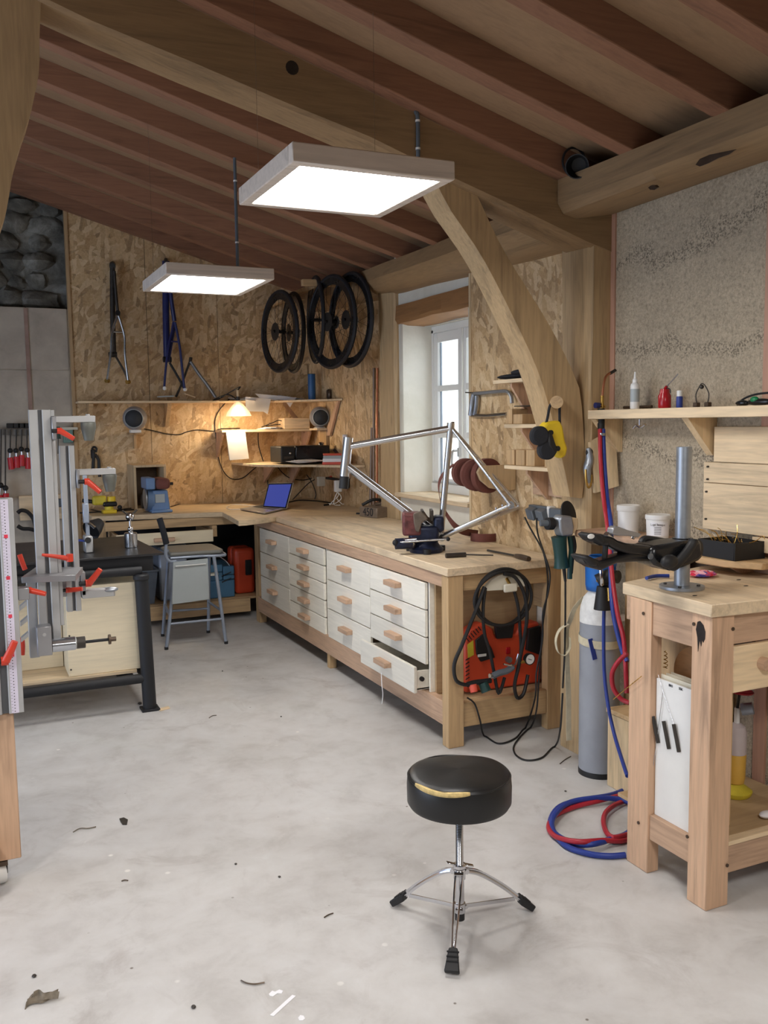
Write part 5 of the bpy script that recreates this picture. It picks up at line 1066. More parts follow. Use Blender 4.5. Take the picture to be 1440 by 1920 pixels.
T('coil', M['black'], ah, [(2.439, 3.765, 0.762), (2.46, 3.76, 0.675), (2.47, 3.76, 0.566), (2.476, 3.76, 0.47), (2.467, 3.76, 0.389)], .0085)
ig = thing('inflator_gun', 'grey tyre inflator gun with round white pressure gauge hanging on the hose', 'inflator', (2.379, 3.74, 0.392))
MB().tube([(2.293, 3.735, 0.356), (2.33, 3.735, 0.367), (2.376, 3.735, 0.372), (2.413, 3.735, 0.389)], .016, 10, 4).build('body', M['grey_led'], ig); T('trigger', M['chrome'], ig, [(2.348, 3.72, 0.414), (2.391, 3.72, 0.4), (2.422, 3.72, 0.405)], .004); C('coupling', M['chrome'], ig, (2.278, 3.735, 0.358), (2.314, 3.735, 0.358), .013); T('lever', M['chrome'], ig, [(2.416, 3.72, 0.403), (2.425, 3.72, 0.423), (2.435, 3.72, 0.454)], .005); C('gauge_stem', M['brass'], ig, (2.451, 3.74, 0.404), (2.488, 3.735, 0.406), .008)
gp = V(*(2.504, 3.725, 0.418))
MB().lathe([(0,-.018),(.027,-.018),(.029,0),(.029,.006),(.025,.006),(.025,.003)], gp, (0,-1,0), 28).build('gauge_case', M['black'], ig); C('gauge_face', M['white_plastic'], ig, gp+V(0,-.003,0), gp+V(0,-.0045,0), .025, n=28); MB().bar(gp+V(-.012,-.006,.004), gp+V(.008,-.006,-.004), .002, .003).build('needle', M['ink'], ig)
cn = thing('hose_connector', 'black twin hose connector with a red plastic nozzle', 'connector', (2.208, 3.76, 0.315))
MB().tube([(2.165, 3.76, 0.324), (2.208, 3.76, 0.329), (2.253, 3.76, 0.328), (2.299, 3.76, 0.327)], .013, 10, 3).build('body', M['black_metal'], cn); C('dark_nozzle', M['green_tool'], cn, (2.25, 3.755, 0.324), (2.262, 3.74, 0.283), .024, .026); C('red_nozzle', M['book_red'], cn, (2.193, 3.755, 0.321), (2.193, 3.74, 0.288), .02, .018)

# ================================================================ RIGHT SIDE: SHELF, CYLINDER, WORK TABLE
rs = thing('plank_shelf', 'thick pale plank shelf on brackets on the hemp-lime wall', 'shelf', (2.63, 2.6, 1.61))
ZR = 1.645
B('plank', M['pale_y'], rs, 2.547, 2.718, 1.2, 3.332, ZR-.04, ZR, .002)
for y in (2.73, 3.30): MB().prism([V(2.567,y,ZR-.041),V(2.718,y,ZR-.041),V(2.718,y,ZR-.19),V(2.70,y,ZR-.19)], (0,.035,0)).build('bracket', M['pale_z'], rs)
MB().prism([V(2.70,3.33,1.56),V(2.70,3.30,1.30),V(2.60,3.34,1.27),V(2.585,3.36,1.50)], (0,.018,0)).build('side_board', M['pale_z'], rs)
gb = thing('glue_bottle', 'white nozzle-topped bottle at the left of the plank shelf', 'bottle', (2.62, 3.104, 1.646))
def rev(name, m_, par, px, pyb, prof, x=2.62, n=24): pass
c_ = V(*(2.62, 3.104, 1.646)); c_.z = ZR+.001; s_ = .0020
MB().lathe([(.018,0),(.0195,.004),(.0195,.098),(.017,.106),(.010,.112)], c_, (0,0,1), 24).build('bottle', M['white_plastic'], gb); MB().lathe([(.011,.112),(.0105,.125),(.006,.13),(.0035,.158)], c_, (0,0,1), 18).build('nozzle', M['white_plastic'], gb); MB().lathe([(.01965,.03),(.01965,.085)], c_, (0,0,1), 24).build('label', M['grey_panel'], gb)
oc2 = thing('oil_can', 'red enamel oil can with long spout on the plank shelf', 'oil can', (2.62, 2.921, 1.646))
c_ = V(*(2.62, 2.921, 1.646)); c_.z = ZR+.001
MB().lathe([(.024,0),(.026,.004),(.026,.05),(.020,.062),(.020,.07),(.018,.078),(.0,.080)], c_, (0,0,1), 28).build('can', M['red_can'], oc2); MB().tube([c_+V(0,0,.078), c_+V(0,-.012,.088)], .006, 8, 0).build('pump', M['red_can'], oc2); T('spout', M['steel'], oc2, [c_+V(0,-.008,.085), c_+V(.0,-.05,.115), c_+V(0,-.075,.135)], .0022, 8, 4); T('trigger', M['black'], oc2, [c_+V(0,-.01,.082),c_+V(0,-.03,.076),c_+V(0,-.033,.06)], .002)
bb_ = thing('small_bottle', 'small blue bottle with white cap beside the oil can', 'bottle', (2.62, 2.835, 1.645))
c_ = V(*(2.62, 2.835, 1.645)); c_.z = ZR+.001
MB().lathe([(.012,0),(.013,.003),(.013,.042),(.011,.045)], c_, (0,0,1), 20).build('bottle', M['blue_hose'], bb_); MB().lathe([(.0115,.045),(.0115,.068),(0,.069)], c_, (0,0,1), 20).build('cap', M['white_plastic'], bb_)
pv = thing('wire_spring_clamp', 'wire hoop with two small metal blocks on the plank shelf', 'clamp', (2.62, 2.712, 1.646))
a, b = V(*(2.62, 2.741, 1.649)), V(*(2.62, 2.681, 1.65)); a.z = b.z = ZR+.001
for q_ in (a, b): MB().box(-.01,.01,-.011,.011,0,.018).xform(Matrix.Translation(q_)).build('block', M['darkbrown'], pv, bevel=.002)
T('hoop', M['iron'], pv, [a+V(0,0,.018),a+V(0,.004,.05),a.lerp(b,.3)+V(0,0,.085),a.lerp(b,.5)+V(0,0,.09),a.lerp(b,.75)+V(0,0,.08),b+V(0,-.004,.05),b+V(0,0,.018)], .0022); MB().ball(a.lerp(b,.5)+V(-.004,0,.078), .009, 10).build('screw', M['iron'], pv)
gg = thing('safety_goggles', 'black and green safety goggles lying at the right of the plank shelf', 'goggles', (2.62, 2.451, 1.646))
c_ = V(*(2.62, 2.488, 1.649)); c_.z = ZR
MB().tube([c_+V(0,.045,.004),c_+V(0,.03,.018),c_+V(0,0,.032),c_+V(0,-.05,.042),c_+V(0,-.12,.045)], .004, 8, 5).build('strap', M['black'], gg); MB().ball(c_+V(0,.02,.011), 1, 14, (.02,.03,.011)).build('frame', M['black_gloss'], gg); MB().ball(c_+V(0,-.06,.013), 1, 14, (.02,.06,.013)).build('frame', M['black_gloss'], gg); M['green_bright'] = paint('green_plastic', srgb(20,130,80), .35); MB().ball(c_+V(-.01,-.045,.022), 1, 12, (.012,.018,.012)).build('vent', M['green_bright'], gg)
dk = thing('brush', 'dark small brush lying behind the white bottle', 'brush', (2.68, 3.123, 1.652))
MB().tube([V(2.69,3.258,ZR+.010),V(2.69,3.078,ZR+.010)], .007, 10, 0).build('handle', M['darkbrown'], dk)
ck = thing('chrome_clip', 'chrome spring clip under the plank shelf', 'clip', (2.62, 3.075, 1.57))
T('clip', M['chrome'], ck, [(2.64, 3.133, 1.563), (2.64, 3.113, 1.577), (2.64, 3.085, 1.568), (2.64, 3.058, 1.579)], .006); C('screw', M['chrome'], ck, (2.64, 3.095, 1.572), V(*(2.64, 3.095, 1.572))+V(0,0,.03), .003)
# torch hung at the shelf end with its red and blue hoses
to = thing('welding_torch', 'brass gas welding torch hooked on the end of the plank shelf', 'torch', (2.599, 3.3, 1.619))
MB().tube([(2.601, 3.3, 1.678), (2.604, 3.3, 1.725), (2.612, 3.3, 1.773), (2.626, 3.3, 1.799), (2.662, 3.3, 1.818)], .0055, 8, 6).build('lance', M['copper'], to); C('tip', M['iron'], to, (2.644, 3.3, 1.808), (2.674, 3.3, 1.823), .007); C('valve_body', M['brass'], to, (2.601, 3.3, 1.709), (2.602, 3.3, 1.647), .008); C('valve_knob', M['blue_frame'], to, (2.563, 3.3, 1.666), (2.584, 3.3, 1.666), .013); C('valve_stem', M['brass'], to, (2.578, 3.3, 1.666), (2.616, 3.3, 1.661), .006); MB().tube([(2.596, 3.3, 1.652), (2.597, 3.3, 1.559)], .016, 12, 0).build('grip', M['black'], to)
for k, py in enumerate((808,828)): C('hose_clip', M['steel'], to, V(*(2.587, 3.28, 1.543))+V(0,0,-.04*k), V(*(2.587, 3.28, 1.543))+V(0,0,-.04*k-.012), .016)
def hose(label, pts, m_, r=.0095, sub=8): return solo(T('gas_hose', M[m_], None, lay(pts, r, sub), r, 10, 0), label, 'hose', 'red and blue gas hoses')
hose('red gas hose hanging from the torch', [(2.583, 3.29, 1.559), (2.548, 3.24, 1.431), (2.502, 3.16, 1.273), (2.444, 3.05, 1.125), (2.41, 2.98, 0.956), (2.374, 2.9, 0.818), (2.368, 2.85, 0.708), (2.343, 2.8, 0.516)], 'red_hose')
hose('blue gas hose hanging from the torch beside the red one', [(2.601, 3.29, 1.559), (2.569, 3.24, 1.43), (2.522, 3.16, 1.272), (2.458, 3.05, 1.147), (2.41, 2.99, 0.955), (2.369, 2.92, 0.814), (2.363, 2.86, 0.684), (2.36, 2.82, 0.639)], 'blue_hose')
hose('blue hose running down the gas cylinder to the floor', [(2.466, 3.1, 0.829), (2.456, 3.09, 0.704), (2.454, 3.08, 0.519), (2.435, 3.03, 0.394), (2.425, 2.98, 0.294), (2.356, 2.85, 0.245), (2.284, 2.72, 0.214)], 'blue_hose', .008)
hose('red hose bulging out behind the work table leg', [(2.301, 2.75, 0.695), (2.284, 2.78, 0.658), (2.27, 2.8, 0.608), (2.276, 2.8, 0.547), (2.297, 2.78, 0.506), (2.314, 2.75, 0.495)], 'red_hose')
zc_ = lambda L: None
hose('blue hose coiled on the floor behind the table leg', [(2.507, 2.999, 0.01), (2.403, 2.983, 0.012), (2.275, 2.998, 0.012), (2.158, 2.985, 0.012), (2.046, 2.894, 0.012), (1.994, 2.792, 0.012), (2.005, 2.688, 0.012), (2.041, 2.623, 0.03), (2.156, 2.643, 0.02), (2.244, 2.668, 0.012), (2.373, 2.747, 0.012), (2.424, 2.872, 0.02), (2.342, 2.941, 0.03), (2.197, 2.966, 0.03), (2.066, 2.894, 0.03), (2.006, 2.823, 0.012), (1.97, 2.69, 0.012), (2.002, 2.603, 0.012), (2.059, 2.552, 0.012), (2.12, 2.531, 0.012)], 'blue_hose', .011, 5)
hose('red hose coiled on the floor behind the table leg', [(2.488, 2.965, 0.012), (2.343, 2.943, 0.02), (2.217, 2.955, 0.012), (2.084, 2.919, 0.012), (2.001, 2.841, 0.012), (1.972, 2.744, 0.02), (1.997, 2.645, 0.04), (2.096, 2.63, 0.03), (2.192, 2.624, 0.012), (2.285, 2.658, 0.012), (2.148, 2.633, 0.03), (2.189, 2.738, 0.02), (2.27, 2.834, 0.02), (2.365, 2.884, 0.02), (2.454, 2.908, 0.012)], 'red_hose', .010, 5)
# gas cylinder
gc = thing('gas_cylinder', 'grey and white gas cylinder with blue valve guard strapped to the post', 'gas cylinder', (2.55, 3.24, 0))
cc = V(2.55, 3.235, 0)
zt1 = .71
MB().lathe([(.080,.0),(.089,.012),(.0895,.03),(.0895,.70)], cc, (0,0,1), 40).build('body', M['cyl_grey'], gc); MB().lathe([(.0895,.7005),(.0895,.735),(.086,.77),(.074,.81),(.05,.84),(.042,.86)], cc, (0,0,1), 40).build('shoulder', M['cyl_white'], gc); MB().lathe([(.091,.0),(.0915,.02),(.0902,.025)], cc, (0,0,1), 40).build('foot_ring', M['black'], gc)
mb = MB(); n = 32; i0 = 0
pr_ = [(.062,.845),(.066,.87),(.066,.90),(.068,.95),(.072,.965),(.068,.985),(.05,1.0)]
for k in range(n):
    a0 = 2*math.pi*k/n; a1 = 2*math.pi*(k+1)/n; am = math.degrees((a0+a1)/2) % 360
    for (ra, za), (rb, zb) in zip(pr_, pr_[1:]):
        if 250 < am < 325 and .865 < za < .94: continue
        mb.add([cc+V(ra*math.cos(a0),ra*math.sin(a0),za),cc+V(ra*math.cos(a1),ra*math.sin(a1),za),cc+V(rb*math.cos(a1),rb*math.sin(a1),zb),cc+V(rb*math.cos(a0),rb*math.sin(a0),zb)], [(0,1,2,3)])
o = mb.build('valve_guard', M['blue_cap'], gc); so_ = o.modifiers.new('solid','SOLIDIFY'); so_.thickness = .006
C('valve', M['brass'], gc, cc+V(0,0,.86), cc+V(0,0,.97), .014); C('valve_outlet', M['brass'], gc, cc+V(0,0,.92), V(*(2.457, 3.13, 0.911)), .010)
strip(MB(), [cc+V(.093*math.cos(a),.093*math.sin(a),.62+.01*math.sin(a)) for a in [R_(x) for x in range(-230,50,14)]]+[V(2.66,3.38,.63)], .035, V(0,0,1), 2).build('strap', M['strap'], gc)
MB().lathe([(.0899,.71),(.0899,.775)], cc, (0,0,1), 40)
B('paper_label', M['paper'], gc, 2.565, 2.61, 3.136, 3.148, .715, .745, .002)
MB().bar(V(2.462,3.19,.64), V(2.474,3.17,.55), .022, .004, (0,-1,0)).build('blue_tag', M['blue_hose'], gc)
rg = thing('pressure_regulator', 'black pressure regulator with brass fittings on the cylinder valve', 'regulator', tuple(cc+V(.02,-.09,.9)))
rc = V(*(2.458, 3.11, 0.91))
C('body', M['black'], rg, rc+V(-.02,-.0,.0), rc+V(.035,-.03,.03), .032); MB().cyl(rc+V(.0,-.01,-.02), rc+V(.0,-.012,-.12), .026, .04, 20).build('adjusting_bell', M['black'], rg); C('fitting', M['brass'], rg, rc+V(.0,-.05,-.02), rc+V(0,-.055,-.075), .009); T('chrome_hook', M['chrome'], rg, [rc+V(-.03,-.03,.09),rc+V(-.035,-.04,.05),rc+V(-.03,-.04,.0),rc+V(-.02,-.03,-.01)], .008)
MB().lathe([(0,0),(.028,0),(.028,.02),(.024,.02),(0,.018)], rc+V(.05,-.02,.02), (.3,-1,0), 24).build('gauge', M['black_gloss'], rg)
st = thing('webbing_strap', 'beige webbing strap looped down the post left of the cylinder', 'strap', (2.453, 3.36, 0.599))
strip(MB(), [V(*p) for p in [(2.567, 3.37, 0.79), (2.513, 3.37, 0.741), (2.484, 3.37, 0.681), (2.466, 3.37, 0.633), (2.47, 3.37, 0.495), (2.48, 3.37, 0.342), (2.482, 3.37, 0.19), (2.485, 3.37, 0.117)]], .028, V(1,0,0)).build('hanging_band', M['strap'], st)
strip(MB(), [V(*p) for p in [(2.463, 3.35, 0.675), (2.416, 3.35, 0.655), (2.393, 3.35, 0.608), (2.405, 3.35, 0.553), (2.44, 3.35, 0.533), (2.47, 3.35, 0.562), (2.47, 3.35, 0.612)]], .026, V(.3,1,0).normalized()).build('loop', M['strap'], st)
kf = thing('pistol_grip_tool', 'old grey metal drawknife-like tool hanging on the post side', 'tool', (2.582, 3.37, 1.377))
MB().tube([(2.573, 3.36, 1.475), (2.58, 3.36, 1.426), (2.568, 3.36, 1.378), (2.578, 3.36, 1.317)], .016, 10, 5, rad=lambda t: .010+.010*math.sin(t*3.1)).build('body', M['galv'], kf); T('chain_loop', M['brass'], kf, [(2.552, 3.35, 1.379), (2.555, 3.35, 1.33), (2.567, 3.35, 1.296), (2.582, 3.35, 1.31), (2.585, 3.35, 1.354)], .005); MB().ball((2.579, 3.36, 1.455), .02, 12, (1,.6,1)).build('cap', M['black'], kf)
# low wooden crate behind the table leg
wc = thing('wooden_stump', 'pale wooden block box standing on the floor right of the cylinder', 'box', (2.56, 3.0, 0))
ca = [V(*p) for p in [(2.538, 3.212, 0.0), (2.538, 3.036, 0.0)]]; zc0 = .33
MB().prism([V(2.49,3.10,0),V(2.49,2.86,0),V(2.69,2.80,0),V(2.69,3.08,0)], (0,0,.33)).build('box', M['pale_z'], wc, bevel=.003); MB().prism([V(2.485,3.105,.331),V(2.485,2.855,.331),V(2.695,2.795,.331),V(2.695,3.085,.331)], (0,0,.02)).build('lid', M['pine_x'], wc, bevel=.002)
# slabs that carry the white tubs and the black box
ss = thing('slab_shelf', 'rough wooden slab shelf holding the two white tubs', 'shelf', (2.62, 2.95, 1.10))
zs_ = 1.105
MB().prism([V(2.50,3.36,zs_-.03),V(2.48,3.2,zs_-.03),V(2.53,3.02,zs_-.03),V(2.52,2.80,zs_-.03),V(2.715,2.76,zs_-.03),V(2.715,3.37,zs_-.03)], (0,0,.03)).build('slab', M['fir_y'], ss, bevel=.004)
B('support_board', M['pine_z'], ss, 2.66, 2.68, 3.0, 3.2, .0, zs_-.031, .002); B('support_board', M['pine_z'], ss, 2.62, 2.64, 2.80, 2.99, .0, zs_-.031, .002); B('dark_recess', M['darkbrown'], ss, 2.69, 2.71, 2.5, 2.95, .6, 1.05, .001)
def tub(label, px, r, h, lab=False, yy_=None):
    c = V(*px); c.z = zs_+.001
    t = thing('plastic_tub', label, 'tub', tuple(c), 'white plastic tubs on the slab shelf')
    MB().lathe([(r*.88,0),(r*.9,.004),(r*.97,h*.86),(r*.93,h*.86),(r*.86,.006),(0,.006)], c, (0,0,1), 32).build('tub', M['white_plastic'], t); MB().lathe([(r*1.02,h*.80),(r*1.04,h*.82),(r*1.04,h*.97),(r*.98,h),(r*.9,h*.985),(0,h*.975)], c, (0,0,1), 32).build('lid', M['white_plastic'], t)
    if lab:
        a_ = math.atan2(-c.y, -c.x)
        MB().add([c+V(math.cos(a_+R_(t_))*r*.955, math.sin(a_+R_(t_))*r*.955, h*z_) for t_ in range(-38,66,8) for z_ in (.12,.72)], [(2*k,2*k+2,2*k+3,2*k+1) for k in range(12)]).build('label', M['paper'], t)
        f_ = V(math.cos(a_),math.sin(a_),0)
        text('label_print', 'Lupi Sanspe', .0125, tuple(c+f_*(r*.985)+V(0,0,h*.60)), (R_(90),0,a_+math.pi/2), M['ink'], t)
        for k in range(5): MB().box(-.014,.014,0,.0004,0,.0016).xform(Matrix.Translation(c+f_*(r*.978)+V(0,0,h*(.48-.07*k))) @ Matrix.Rotation(a_+math.pi/2,4,'Z')).build('print_line', M['ink'], t)
    return t
tub('taller white plastic tub on the left of the slab shelf', (2.615,3.13,0), .048, .125)
tub('shorter white plastic tub with printed label on the slab shelf', (2.625,2.955,0), .050, .098, True)
sb = thing('corner_shelf', 'small pine shelf carrying the black box of wire offcuts', 'shelf', (2.60, 2.5, 1.03))
ysb = [V(*p) for p in [(2.6, 2.722, 1.086), (2.6, 2.354, 1.13)]]
MB().prism([V(2.56,2.70,1.055),V(2.50,2.60,1.055),V(2.51,2.47,1.055),V(2.58,2.36,1.055),V(2.712,2.36,1.055),V(2.712,2.70,1.055)], (0,0,.025)).build('board', M['pine_y'], sb, bevel=.003); MB().prism([V(2.712,2.5,1.054),V(2.56,2.5,1.054),V(2.712,2.5,.98)], (0,.02,0)).build('bracket', M['fir_z'], sb)
kb_ = thing('scrap_box', 'open black box full of thin brass wire offcuts', 'box', (2.6, 2.52, 1.08))
for a in ((2.53,2.68,2.62,2.625),(2.53,2.68,2.44,2.445),(2.53,2.535,2.446,2.619),(2.675,2.68,2.446,2.619)): B('side', M['black'], kb_, *a, 1.0805, 1.145, .001)
B('bottom', M['black'], kb_, 2.536, 2.674, 2.446, 2.619, 1.0805, 1.085, 0)
ws = thing('wire_offcuts', 'curled thin brass rods sticking out of the black box', 'wire', (2.6, 2.52, 1.1))
random.seed(4)
for i in range(16):
    a = V(2.60+random.uniform(-.05,.05), 2.53+random.uniform(-.07,.07), 1.12); d_ = V(random.uniform(-.05,.02), random.uniform(-.08,.08), .035+random.uniform(0,.03))
    T('rod', M['brass'], ws, [a, a+d_*.6+V(0,0,.01), a+d_+V(-.01,0,-.004)], .0012, 5, 4)
T('rod', M['brass'], ws, [V(2.6,2.50,1.13),V(2.6,2.42,1.15),V(2.6,2.38,1.175),V(2.6,2.37,1.165)], .0016, 5); T('rod', M['brass'], ws, [V(2.6,2.60,1.14),V(2.6,2.66,1.16),V(2.6,2.72,1.175)], .0016, 5); T('rod', M['brass'], ws, [V(2.58,2.50,1.12),V(2.59,2.49,1.17),V(2.6,2.50,1.205)], .0014, 5)
# boards on the wall
bw = thing('board_cladding', 'pale knotty boards nailed on the hemp wall above the work table', 'cladding', (2.70, 2.2, 1.3))
for (z0, z1, ye) in ((1.43,1.568,2.715),(1.347,1.428,2.766),(1.16,1.345,2.766)): B('board', M['pale_y'], bw, 2.688, 2.712, 1.3, ye, z0, z1, .002)
B('board', M['pale_y'], bw, 2.675, 2.70, 1.4, 2.50, 1.10, 1.155, .002)
B('lower_board', M['fir_y'], bw, 2.69, 2.711, 1.3, 2.95, 1.02, 1.07, .002)
for (y, z) in ((2.74,1.41),(2.74,1.36),(2.745,1.31),(2.745,1.20),(2.48,1.125)): C('screw', M['iron'], bw, (2.68,y,z), (2.69,y,z), .004, n=8)
# ---- the work table
tt = thing('work_table', 'sturdy fir work table with thick planed top and scorched leg', 'table', (2.4, 2.3, 0))
TZ = 1.02
top = [V(2.097,2.113,TZ-.042),V(2.75,2.055,TZ-.042),V(2.71,2.70,TZ-.042),V(2.60,2.69,TZ-.042),V(2.28,2.65,TZ-.042),V(2.24,2.60,TZ-.042),V(2.116,2.56,TZ-.042)]
top = [V(2.097,2.113,TZ-.042),V(2.705,2.07,TZ-.042),V(2.705,2.70,TZ-.042),V(2.62,2.70,TZ-.042),V(2.116,2.56,TZ-.042)]
MB().prism(top, (0,0,.042)).build('top', M['top_y'], tt, bevel=.003)
zl = TZ-.043
def tleg(x0,x1,y0,y1): return B('leg', M['fir_z'], tt, x0,x1,y0,y1,0,zl,.003)
tleg(2.113,2.21,2.125,2.212); tleg(2.113,2.165,2.405,2.515); tleg(2.615,2.705,2.125,2.212); tleg(2.615,2.70,2.60,2.69)
B('side_apron', M['fir_y'], tt, 2.120,2.155,2.213,2.404,.86,zl,.002); B('front_apron', M['fir_x'], tt, 2.211,2.614,2.135,2.165,.875,zl,.002); B('back_apron', M['fir_x'], tt, 2.211,2.614,2.62,2.65,.86,zl,.002)
B('side_stretcher', M['fir_y'], tt, 2.12,2.155,2.213,2.404,.125,.215,.002); B('front_stretcher', M['fir_x'], tt, 2.211,2.614,2.14,2.17,.10,.195,.002); B('shelf_board', M['chip'], tt, 2.156,2.70,2.171,2.62,.196,.210,.001); B('shelf_edge', M['pale_x'], tt, 2.211,2.614,2.136,2.1705,.1955,.210,.001)
d = B('drawer_front', M['pale_x'], tt, 2.213,2.612,2.128,2.15,.715,.868,.003); kx = 2.336
C('drawer_knob', M['fir_y'], tt, (kx,2.10,.80), (kx,2.128,.80), .022)
for (x, y, z) in ((2.111,2.44,.93),(2.111,2.2,.94),(2.2,2.123,.93),(2.111,2.45,.17),(2.111,2.21,.22),(2.2,2.123,.14)): 
    ax_ = V(-.003,0,0) if x < 2.12 else V(0,-.003,0)
    C('screw_plug', M['darkbrown'], tt, V(x,y,z), V(x,y,z)+ax_, .006, n=10)
M['char'] = paint('scorched_wood', srgb(36,28,26), .9, 0, .4, 40)
sc_ = [V(2.1126,y,z) for (y,z) in [(v[1],v[2]) for v in [(2.113, 2.186, 0.95), (2.113, 2.175, 0.955), (2.113, 2.16, 0.944), (2.113, 2.151, 0.924), (2.113, 2.152, 0.901), (2.113, 2.159, 0.887), (2.113, 2.164, 0.895), (2.113, 2.168, 0.873), (2.113, 2.175, 0.893), (2.113, 2.181, 0.853), (2.113, 2.185, 0.899), (2.113, 2.192, 0.924)]]]
MB().prism(sc_, (-.0012,0,0)).build('scorch_mark', M['char'], tt, sm=False)
for i in range(6): 
    px_ = (2.16+.07*i, 2.25+.05*((i*37) % 7)); MB().prism([V(px_[0]+.01*math.cos(k*1.05+i),px_[1]+.006*math.sin(k*1.05+i),TZ+.0002) for k in range(6)], (0,0,.0008)).build('burn_spot', M['char'], tt, sm=False)
# repair stand: flange, pipe, clamp arm
rp_ = thing('repair_stand', 'galvanised pipe stand with round base and black clamp arm on the work table', 'repair stand', (2.217, 2.372, TZ))
pc_ = V(2.217, 2.372, TZ+.001)
C('base_flange', M['galv'], rp_, pc_, pc_+V(0,0,.010), .075, n=40)
MB().lathe([(.026,.0105),(.026,.485),(.0235,.485),(.0235,.40)], pc_, (0,0,1), 32).build('pipe', M['galv'], rp_)
for a in (40,130,220,310): C('bolt', M['iron'], rp_, pc_+V(.055*math.cos(R_(a)),.055*math.sin(R_(a)),.010), pc_+V(.055*math.cos(R_(a)),.055*math.sin(R_(a)),.015), .006, n=6)
A1 = lambda L, y, t_, m_, n_, bv=.006: MB().prism([V(p[0],y,p[2]) for p in L], (0,t_,0)).build(n_, M[m_], rp_, bevel=bv, seg=2)
A1([(2.036, 2.35, 1.185), (2.155, 2.35, 1.193), (2.244, 2.35, 1.193), (2.257, 2.35, 1.137), (2.236, 2.35, 1.12), (2.171, 2.35, 1.103), (2.118, 2.35, 1.096), (2.049, 2.35, 1.12), (2.026, 2.35, 1.145)], 2.31, .11, 'black_gloss', 'clamp_body', .014)
A1([(1.796, 2.35, 1.236), (1.838, 2.35, 1.237), (1.881, 2.35, 1.227), (1.907, 2.35, 1.211), (1.947, 2.35, 1.198), (2.047, 2.35, 1.184), (2.059, 2.35, 1.151), (2.025, 2.35, 1.147), (1.947, 2.35, 1.163), (1.899, 2.35, 1.18), (1.865, 2.35, 1.197), (1.835, 2.35, 1.199), (1.813, 2.35, 1.211)], 2.325, .06, 'black_gloss', 'upper_jaw', .010)
A1([(1.763, 2.35, 1.169), (1.789, 2.35, 1.171), (1.814, 2.35, 1.159), (1.835, 2.35, 1.15), (1.882, 2.35, 1.157), (1.958, 2.35, 1.167), (2.048, 2.35, 1.156), (2.051, 2.35, 1.13), (1.97, 2.35, 1.136), (1.904, 2.35, 1.136), (1.87, 2.35, 1.127), (1.84, 2.35, 1.118), (1.808, 2.35, 1.128), (1.78, 2.35, 1.144)], 2.325, .06, 'black_gloss', 'lower_jaw', .010)
A1([(1.788, 2.35, 1.235), (1.805, 2.35, 1.241), (1.83, 2.35, 1.234), (1.847, 2.35, 1.215), (1.835, 2.35, 1.202), (1.809, 2.35, 1.215)], 2.312, .085, 'black', 'jaw_pad', .008); A1([(1.759, 2.35, 1.17), (1.78, 2.35, 1.172), (1.81, 2.35, 1.156), (1.814, 2.35, 1.134), (1.785, 2.35, 1.144)], 2.312, .085, 'black', 'jaw_pad', .008)
MB().ball((1.781, 2.308, 1.235), 1, 14, (.014,.003,.008)).build('oval_badge', M['white_plastic'], rp_)
A1([(1.87, 2.33, 1.237), (1.874, 2.33, 1.254), (1.886, 2.33, 1.26), (1.899, 2.33, 1.258), (1.934, 2.33, 1.245), (1.991, 2.33, 1.229), (1.978, 2.33, 1.218), (1.934, 2.33, 1.226), (1.891, 2.33, 1.23)], 2.315, .03, 'alu_plate', 'quick_release_lever', .003)
C('cam_pin', M['chrome'], rp_, (1.865, 2.34, 1.233), (1.884, 2.34, 1.218), .012); C('clamp_screw', M['black'], rp_, (1.875, 2.35, 1.224), (1.867, 2.35, 1.139), .009); C('link_pin', M['chrome'], rp_, (1.974, 2.34, 1.212), (1.982, 2.34, 1.225), .006); C('pivot_bolt', M['galv'], rp_, (2.021, 2.309, 1.154), V(*(2.021, 2.309, 1.154))+V(0,-.005,0), .010, n=20)
MB().tube([(2.187, 2.29, 1.203), (2.18, 2.29, 1.182), (2.142, 2.29, 1.144), (2.102, 2.29, 1.117), (2.074, 2.29, 1.14)], .016, 12, 5).build('crank_lever', M['black'], rp_); MB().ball((2.067, 2.27, 1.138), .026, 16, (1.3,.8,.9)).build('crank_knob', M['black'], rp_)
MB().lathe([(.0,-.02),(.034,-.02),(.036,.0),(.034,.02),(0,.022)], (2.243, 2.35, 1.156), (.3,-1,0), 28).build('tension_dial', M['black'], rp_); MB().ball((2.217, 2.323, 1.161), .006, 10).build('dial_screw', M['chrome'], rp_)
C('stand_collar', M['black_gloss'], rp_, pc_+V(0,0,.10), pc_+V(0,0,.175), .034, n=28); MB().tube([(2.095, 2.44, 1.178), (2.114, 2.44, 1.191), (2.184, 2.44, 1.179), (2.238, 2.44, 1.164)], .012, 10, 4).build('rear_lever', M['black'], rp_)
# things on and in the table
rag = thing('pink_rag', 'crumpled pink and white patterned cloth on the work table', 'rag', (2.45, 2.516, 1.02))
rg_c = V(*(2.446, 2.511, 1.021))
mb = MB().ball((0,0,0), 1, 24)
for i, v in enumerate(mb.v):
    k = 1+.35*mnoise.noise(v*2.3); mb.v[i] = rg_c+V(v.x*.05*k, v.y*.045*k, (v.z*.5+.5)*.02*k)
M['rag'] = None
t = NT('patterned_cloth'); ck_ = t.n('ShaderNodeTexVoronoi'); t.l(t.coords((60,60,60)), ck_.inputs['Vector']); ck_.inputs['Scale'].default_value = 1; sx_ = t.n('ShaderNodeSeparateColor'); t.l(ck_.outputs['Color'], sx_.inputs[0])
M['rag'] = t.out(t.ramp(sx_.outputs[0], [(.3, srgb(214,52,80)), (.5, srgb(238,214,220)), (.75, srgb(222,70,96)), (.9, srgb(70,70,150))]), .9)
mb.build('cloth', M['rag'], rag)
